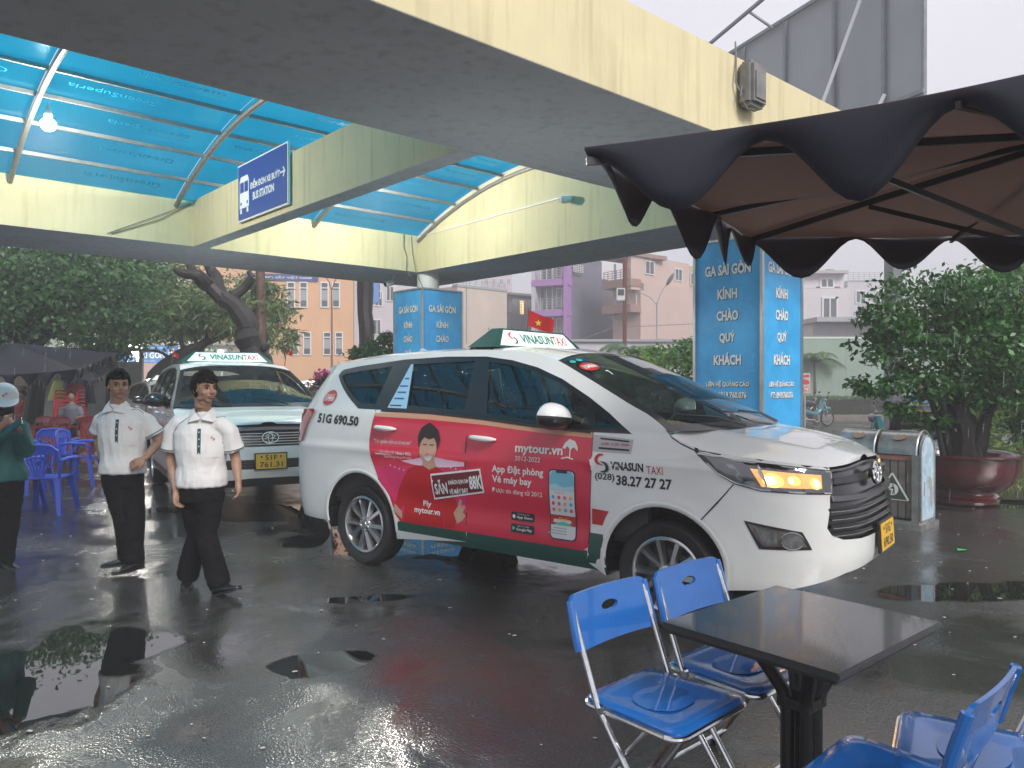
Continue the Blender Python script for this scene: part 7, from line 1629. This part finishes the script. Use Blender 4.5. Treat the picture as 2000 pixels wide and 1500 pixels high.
for (p_, py, d, r, en, lab) in ((266,678,24,.19,120,'bright white lamp on a post in front of the station name board'),(432,690,30,.11,80,'small warm lamp beside the bare tree trunk'),(206,664,24,.05,20,'tiny lamp among the trees left of the name board')):
    t = empty('street_light', (X(p_,d), d, 0), 0, lab, 'lamp', 'lit lamps in the background'); mb = MB(); mb.tube([(0,.1,0),(0,.1,Z(py,d)+.1),(0,0,Z(py,d)+.12)], .04, 8); mb.build('post', M_blind, t, True); mb = MB(); mb.ball((0,-.05,Z(py,d)), r, 14, 10); mb.build('bulb', M_em2, t, True)
    ld = bpy.data.lights.new('lamp_light', 'POINT'); ld.energy = en; ld.color = (1,.97,.88); ld.shadow_soft_size = r*1.2; lo = bpy.data.objects.new('lamp_light', ld); COL.objects.link(lo); lo.parent = t; lo.location = (0,-.1-r*2,Z(py,d))
# parasols at the left
M_gpar = mat('grey_blue_parasol_cloth', (.06,.065,.09), .5, noise_amt=.2); M_bpar = mat('faded_brown_parasol_cloth', (.20,.15,.12), .7, noise_amt=.2)
d = 15; parasol('parasol', [(X(-40,13.2),13.2,Z(733,13.2)),(X(150,13.0),13.0,Z(722,13.0)),(X(229,15.4),15.4,Z(690,15.4)),(X(20,17),17,Z(694,17)),(X(-120,16),16,Z(700,16))], (X(25,15),15,Z(670,15)), 'large navy parasol at the left over the stalls', .03, .35, .2, ribs=True)
parasol('parasol', [(X(120,18),18,Z(738,18)),(X(185,17.6),17.6,Z(742,17.6)),(X(222,19.5),19.5,Z(722,19.5)),(X(140,20.5),20.5,Z(718,20.5))], (X(168,19),19,Z(706,19)), 'smaller grey blue parasol behind the large navy one', .03, .3, .16, cloth=M_gpar)
parasol('parasol', [(X(10,20),20,Z(752,20)),(X(85,19.6),19.6,Z(752,19.6)),(X(100,21.5),21.5,Z(738,21.5)),(X(15,22),22,Z(738,22))], (X(55,21),21,Z(724,21)), 'faded brown parasol under the large navy one', .03, .3, .22, cloth=M_bpar, lining=M_bpar)
st = empty('stall_booth', (X(120,22),22,0), 0, 'white walled stall booth behind the red chairs under the parasols', 'stall'); M_sw = mat('dirty_white_board', (.42,.43,.40), .7, noise_amt=.15, nscale=2)
for i in range(6): mb = MB(); mb.box((-2.4+.86*i,0,1.05), (.84,.06,2.1)); mb.build('panel', M_sw, st)
for x in (-2.85,-1.1,.62,2.35): mb = MB(); mb.box((x,-.12,1.2), (.09,.09,2.4)); mb.build('post', M_sw if x != -1.1 else M_bark2, st)
mb = MB(); mb.box((-.2,-.3,2.42), (5.6,1.6,.06)); mb.build('roof', M_gpar, st)
def hanging(px, d, py0, py1, w, m, lab):
    t = empty('hanging_raincoat', (X(px,d), d, 0), 0, lab, 'raincoat', 'raincoats hung up for sale'); vs = []; n = 18
    for j in range(7):
        s = j/6; z = Z(py0,d)+(Z(py1,d)-Z(py0,d))*s
        for i in range(n): a = 2*math.pi*i/n; r = w*(.25+.75*s**.6)*(1+.22*math.sin(5*a+px)*s); vs.append((r*math.cos(a), .35*r*math.sin(a), z))
    mesh('coat', vs, [(j*n+i, j*n+(i+1)%n, (j+1)*n+(i+1)%n, (j+1)*n+i) for j in range(6) for i in range(n)]+[tuple(range(n))], m, t, True)
    mb = MB(); mb.tube([(0,0,Z(py0,d)),(0,0,Z(py0,d)+.15)], .006, 5); mb.build('hanger', M_cab, t)
hanging(112, 19.5, 740, 782, .22, mat('lime_plastic', (.42,.50,.06), .3), 'lime green raincoat hanging under the parasols'); hanging(131, 19.7, 738, 784, .15, mat('blue_plastic_coat', (.02,.12,.40), .35), 'bright blue raincoat right of the lime green one')
hanging(145, 19.9, 740, 790, .14, mat('teal_plastic_coat', (.02,.16,.20), .35), 'teal raincoat in the middle of the row'); hanging(160, 20.0, 742, 792, .15, mat('grey_violet_coat', (.09,.09,.15), .4), 'grey violet raincoat right of the teal one'); hanging(176, 20.1, 740, 788, .13, mat('dark_blue_coat', (.03,.05,.12), .4), 'dark blue raincoat at the right end of the row')
def small_person(loc, rz, lab, top, seat=.45, hat=None, arms=1):
    t = empty('person', loc, rz, lab, 'person', 'people in the background'); mb = MB()
    mb.tube([(0,0,seat+.05),(0,0,seat+.25),(0,0,seat+.50),(0,.0,seat+.58)], [.13,.14,.15,.06], 14); mb.ball((0,.02,seat+.74), (.075,.09,.11), 14, 10); mb.tube([(0,0,seat+.55),(0,0,seat+.66)], .05, 10)
    for s in (-1,1): mb.tube([(s*.17,0,seat+.5),(s*.22,.06,seat+.28),(s*.12,.28,seat+.25)], [.05,.042,.03], 10); mb.tube([(s*.09,0,seat+.03),(s*.11,.42,seat+.03),(s*.11,.44,seat-.40)], [.085,.065,.045], 10); mb.tube([(s*.11,.42,seat-.42),(s*.11,.58,seat-.42)], [.045,.035], 8)
    body = link('body', vox(mb, .014, 2), t); body.data.materials.clear(); body.data.materials.append(M_skin)
    mb = MB(); mb.tube([(0,0,seat),(0,0,seat+.25),(0,0,seat+.48),(0,0,seat+.58)], [.165,.165,.178,.07], 16)
    for s in (-1,1): mb.tube([(s*.14,0,seat+.5),(s*.22,.05,seat+.30)], [.07,.065], 10)
    o = link('shirt', vox(mb, .014, 2), t); o.data.materials.clear(); o.data.materials.append(top)
    mb = MB(); 
    for s in (-1,1): mb.tube([(s*.09,-.03,seat+.05),(s*.11,.43,seat+.05),(s*.11,.45,seat-.38)], [.105,.08,.065], 10)
    o = link('trousers', vox(mb, .016, 1), t); o.data.materials.clear(); o.data.materials.append(M_trs)
    mb = MB(); mb.ball((0,-.005,seat+.775), (.088,.10,.092), 16, 10); mb.build('hair' if hat is None else 'helmet', hat or M_hair, t, True); return t
for px, d, rz, lab, m in ((140,17.5,R(200),'person in a grey shirt seated by the red chairs',mat('grey_violet_cloth',(.16,.17,.22),.8)),(155,19,R(150),'person in a dark shirt seated behind the red chairs',mat('dark_cloth',(.05,.05,.07),.8)),(45,19,R(170),'person in red seated at the left under the parasols',mat('red_cloth',(.35,.04,.04),.8))):
    small_person((X(px,d),d,0), rz, lab, m)
# motorbikes
def motorbike(loc, rz, lab, col):
    t = empty('motorbike', loc, rz, lab, 'motorbike', 'motorbikes')
    for y, nm in ((.62,'wheel'),(-.62,'wheel')):
        w = empty(nm, (0,y,.29)); w.parent = t; MR = Matrix.Rotation(math.pi/2, 4, 'Y'); mb = MB()
        mb.tube([(0,.26*math.cos(a),.26*math.sin(a)) for a in np.linspace(0,2*math.pi,33)], .032, 8, False); mb.build('tyre', M_rub, w, True); mb = MB(); mb.tube([(0,.225*math.cos(a),.225*math.sin(a)) for a in np.linspace(0,2*math.pi,25)], .012, 6, False)
        for k in range(9): a = 2*math.pi*k/9; mb.tube([(0,0,0),(0,.22*math.cos(a),.22*math.sin(a))], .005, 4)
        mb.tube([(-.04,0,0),(.04,0,0)], .04, 10); mb.build('rim', M_alloy, w, True)
    mb = MB(); mb.tube([(.05,.62,.29),(.06,.52,.62),(.03,.42,.92)], .018, 8); mb.tube([(-.05,.62,.29),(-.06,.52,.62),(-.03,.42,.92)], .018, 8); mb.build('fork', M_chr, t, True)
    mb = MB(); mb.tube([(-.30,.33,1.0),(-.15,.40,.98),(.15,.40,.98),(.30,.33,1.0)], .014, 8); mb.build('handlebar', M_cblk, t, True)
    mb = MB(); mb.tube([(0,.42,.92),(0,.34,.60),(0,.10,.40),(0,-.3,.50),(0,-.62,.62)], [.07,.09,.10,.10,.06], 10); mb.build('frame', col, t, True)
    mb = MB(); mb.tube([(0,.80,.50),(0,.70,.60),(0,.55,.62),(0,.42,.50)], [.02,.06,.06,.03], 10); mb.build('front_mudguard', col, t, True)
    mb = MB(); mb.tube([(0,.12,.74),(0,-.1,.78),(0,-.5,.80),(0,-.7,.82)], [.06,.11,.11,.05], 10); mb.build('saddle', M_cblk, t, True)
    mb = MB(); mb.box((0,.0,.30), (.22,.34,.24), 0, None, .04); mb.build('engine', mat('brake_steel', (.10,.10,.10), .5, .6), t, True)
    mb = MB(); mb.tube([(.12,.0,.22),(.14,-.4,.26),(.14,-.75,.34)], [.025,.035,.045], 10); mb.build('exhaust', M_chr, t, True)
    mb = MB(); mb.ball((0,.50,.88), (.09,.06,.08), 12, 8); mb.build('headlight', M_lens, t, True)
    for s in (-1,1): mb = MB(); mb.tube([(s*.25,.36,1.0),(s*.30,.38,1.12)], .006, 5); mb.ball((s*.31,.38,1.15), (.05,.012,.035), 10, 6); mb.build('rear_mirror', M_cblk, t, True)
    return t
M_tbk = mat('teal_motorbike_paint', (.02,.16,.18), .25, coat=1)
motorbike((X(1588,26),26,0), R(-68), 'teal motorbike parked right of the near blue box', M_tbk); motorbike((X(1572,27.3),27.3,0), R(-60), 'second motorbike half hidden behind the near blue box', M_cblk)
mk_ = motorbike((6.9,13.6,0), R(80), 'motorbike ridden behind the trunk of the potted tree', M_tbk)
rid = small_person((7.25,13.6,.38), R(80), 'rider in a blue white and yellow striped shirt behind the potted tree', mat('pale_blue_shirt', (.25,.40,.65), .7), .45, mat('red_helmet', (.55,.03,.04), .25, coat=1))
for i, c in enumerate(((.65,.45,.08),(.7,.7,.7),(.65,.45,.08))): mb = MB(); mb.tube([(0,0,.60+.12*i),(0,0,.65+.12*i)], .184, 24, False); mb.build('shirt_stripe', mat('yellow_stripe' if i != 1 else 'white_stripe', c, .7), rid, True)
sg = empty('notice_board', (X(1572,25.6),25.6,0), 0, 'torn red and white notice board on a post beside the near blue box', 'sign'); MS_ = frame((0,-.02,Z(748,25.6)), (1,0,0), (0,0,1), (0,-1,0))
mb = MB(); mb.box((0,0,0), (.34,.66,.03), 0, MS_); mb.build('board', mat('dirty_white_board', (.42,.43,.40), .7), sg); mb = MB(); mb.box((0,0,Z(748,25.6)/2), (.05,.04,Z(748,25.6))); mb.build('post', M_blind, sg)
for q in ([(-.14,.26),(.13,.28),(.14,.20),(-.13,.17)],[(-.15,.10),(-.02,.13),(.12,.08),(.14,-.03),(.0,-.06),(-.12,-.01)],[(-.13,-.15),(.10,-.12),(.13,-.26),(-.10,-.29)]): flat('red_print', q, MS_, M_redp, sg, 0, .018)
put_text('XE', MS_ @ Matrix.Translation((.03,-.20,0)), M_wprint, sg, .09, None, .02, off=.02)
# ---------------------------------------------------------------- lamp posts, poles, billboard
def lamp_post(px, d, pyt, arms, lab, m, r=.05):
    t = empty('lamp_post', (X(px,d),d,0), 0, lab, 'lamp post', 'street lamps'); zt = Z(pyt,d); mb = MB(); mb.tube([(0,0,0),(0,0,zt*.45),(0,0,zt)], [r*1.6,r,r*.7], 10); mb.build('post', m, t, True)
    for ax, az, hd in arms:
        mb = MB(); mb.tube([(0,0,zt-.15),(ax*.35,0,zt+az*.45),(ax,0,zt+az)], .025, 6); mb.build('arm', m, t, True)
        if hd: A = Matrix.Translation((ax*1.18,0,zt+az*1.12)) @ Matrix.Rotation(-math.atan2(az*.9,ax), 4, 'Y'); mb = MB(); mb.ball((0,0,0), (.36,.12,.10), 14, 8, A); mb.build('lamp_head', mat('dark_lamp_head', (.10,.10,.11), .4), t, True)
lamp_post(1283, 38, 590, ((.55,1.0,True),(-1.0,.55,False)), 'grey double armed street lamp in front of the pink beige house', M_blind)
lamp_post(648, 34, 562, ((.35,.6,False),(-.35,.6,False)), 'brown forked lamp post in front of the apricot building', mat('rust_brown_paint', (.17,.08,.05), .6))
pb = empty('utility_pole', (X(1220,28),28,0), 0, 'reddish brown steel pole carrying a small white meter box', 'pole'); mb = MB(); mb.tube([(0,0,0),(0,0,Z(470,28))], .075, 10); mb.build('post', mat('red_brown_paint', (.16,.05,.04), .5), pb, True)
mb = MB(); mb.box((-.16,-.10,Z(576,28)), (.30,.18,.46), 0, None, .015); bx = mb.build('meter_box', M_frame, pb); mb = MB(); mb.box((-.16,-.195,Z(572,28)), (.22,.012,.22)); mb.build('meter_window', M_glass, bx)
mb = MB(); mb.tube([(X(1060,40),40,Z(690,40)),(X(1200,44),44,Z(640,44)),(X(1400,46),46,Z(630,46))], .02, 5); tag(mb.build('overhead_cable', M_cab), 'thin overhead cable strung past the purple house', 'cable')
M_bs = mat('grey_billboard_sheet', (.25,.27,.29), .55, noise_amt=.08, nscale=.6); M_bf = mat('billboard_steel', (.17,.18,.20), .5, .3, noise_amt=.2, nscale=4); M_bl = mat('light_steel', (.45,.46,.48), .5, .2)
A = Vector((X(1390,27),27,0)); B = Vector((X(1805,19),19,0)); bb = empty('billboard', A, 0, 'back of a large grey billboard on a steel frame behind the canopy', 'billboard'); xd = (B-A).normalized(); Lb = (B-A).length
MBb = frame((0,0,0), xd, (0,0,1)); zb, zt = Z(262,19), 12.6; nb_ = 6
xs = [0,.09,.20,.43,.66,.86,1.0]
for i in range(len(xs)-1): mb = MB(); x0, x1 = xs[i]*Lb, xs[i+1]*Lb; mb.box(((x0+x1)/2,(zb+zt)/2,-.06), (x1-x0-.02,zt-zb,.04), 0, MBb); mb.build('sheet', M_bs, bb)
for x in xs: mb = MB(); mb.box((x*Lb,(zb+zt)/2,.03), (.09,zt-zb,.10), 0, MBb); mb.build('stud', M_bf, bb)
for z in (zb+.05, zb+1.05, zt): mb = MB(); mb.box((Lb/2,z,.075), (Lb+.1,.10,.09), 0, MBb); mb.build('rail', M_bf, bb)
for (x0,z0,d0,x1,z1,d1) in ((.66,zb-.5,1.4,.80,zb+4.4,.15),(.80,zb-1.4,1.3,.88,zb+1.3,.2),(.07,zb+1.2,1.2,.14,zb+4.6,.2)): mb = MB(); mb.bar(MBb@Vector((x0*Lb,z0,d0)), MBb@Vector((x1*Lb,z1,d1)), .09, .09); mb.build('brace', M_bl, bb)
mb = MB(); mb.bar(MBb@Vector((-.10*Lb,zt-.1,1.0)), MBb@Vector((1.05*Lb,zt+1.0,.9)), .10, .08); mb.build('walkway_rail', M_bf, bb)
for x in (.12,.38,.62): mb = MB(); mb.bar(MBb@Vector((x*Lb,zt-.1,.1)), MBb@Vector((x*Lb,zt+.25,1.0)), .06, .06); mb.build('bracket', M_bf, bb)
for x in (.2,.86): mb = MB(); mb.box((x*Lb,zb/2,-.3), (.3,zb,.3), 0, MBb); mb.build('post', M_bf, bb)
# ---------------------------------------------------------------- litter, drips, haze
g = np.random.default_rng(12); V = []; F_ = []
for k in range(260):
    x, y = g.uniform(-6,6), g.uniform(2.3,10); r = g.uniform(.004,.014); a0 = g.uniform(0,6.28); c = len(V); e = g.uniform(.35,1)
    for j in range(6): a = a0+j*math.pi/3; V.append((x+r*math.cos(a)*1.3, y+r*math.sin(a)*e, .004+.003*(j%2)))
    F_.append([c+j for j in range(6)])
tag(fmesh('fallen_petals', np.array(V), np.array(F_), mat('pale_petal', (.50,.50,.42), .6)), kind='stuff', label='pale petals and scraps scattered on the wet asphalt')
tag(mesh('plastic_scrap', [(X(1880,6.9)-.04,6.9,.01),(X(1880,6.9)+.03,6.88,.02),(X(1880,6.9)+.06,6.93,.012),(X(1880,6.9)-.02,6.95,.018)], [(0,1,2,3)], mat('green_plastic_scrap', (.03,.55,.12), .4)), 'small bright green plastic scrap on the ground right of the number plate', 'litter')
V = []; F_ = []; g = np.random.default_rng(3)
for k in range(900):
    px = g.uniform(1250,2100) if k % 3 else g.uniform(-50,260); d = g.uniform(7,22) if k % 3 else g.uniform(9,20)
    x, y, z, ln, w = X(px,d), d, g.uniform(.1,4.5), g.uniform(.06,.16), .0016
    if K(0,0).length >= 0:
        a = Vector((x,y,0)).dot(E1); b_ = Vector((x,y,0)).dot(E2)
        if a < 9.5 and 3.3 < b_ < 13.3: continue
    c = len(V); V += [(x-w,y,z),(x+w,y,z),(x,y+w,z),(x-w+.006,y,z+ln),(x+w+.006,y,z+ln),(x+.006,y+w,z+ln)]; F_ += [(c,c+1,c+4,c+3),(c+1,c+2,c+5,c+4),(c+2,c,c+3,c+5)]
tag(fmesh('rain', np.array(V), np.array(F_), glassmat('rain_drop', (.93,.94,.96), 1.5, False)), kind='stuff', label='rain falling beyond the canopy')
hz = bpy.data.materials.new('haze'); hz.use_nodes = True; n = hz.node_tree; n.nodes.clear(); pv = n.nodes.new('ShaderNodeVolumePrincipled'); pv.inputs['Color'].default_value = (.92,.93,.96,1); pv.inputs['Density'].default_value = .0066; ho = n.nodes.new('ShaderNodeOutputMaterial'); n.links.new(pv.outputs[0], ho.inputs['Volume'])
mb = MB(); mb.box((0,115,15), (330,300,32)); tag(mb.build('haze', hz), kind='stuff')
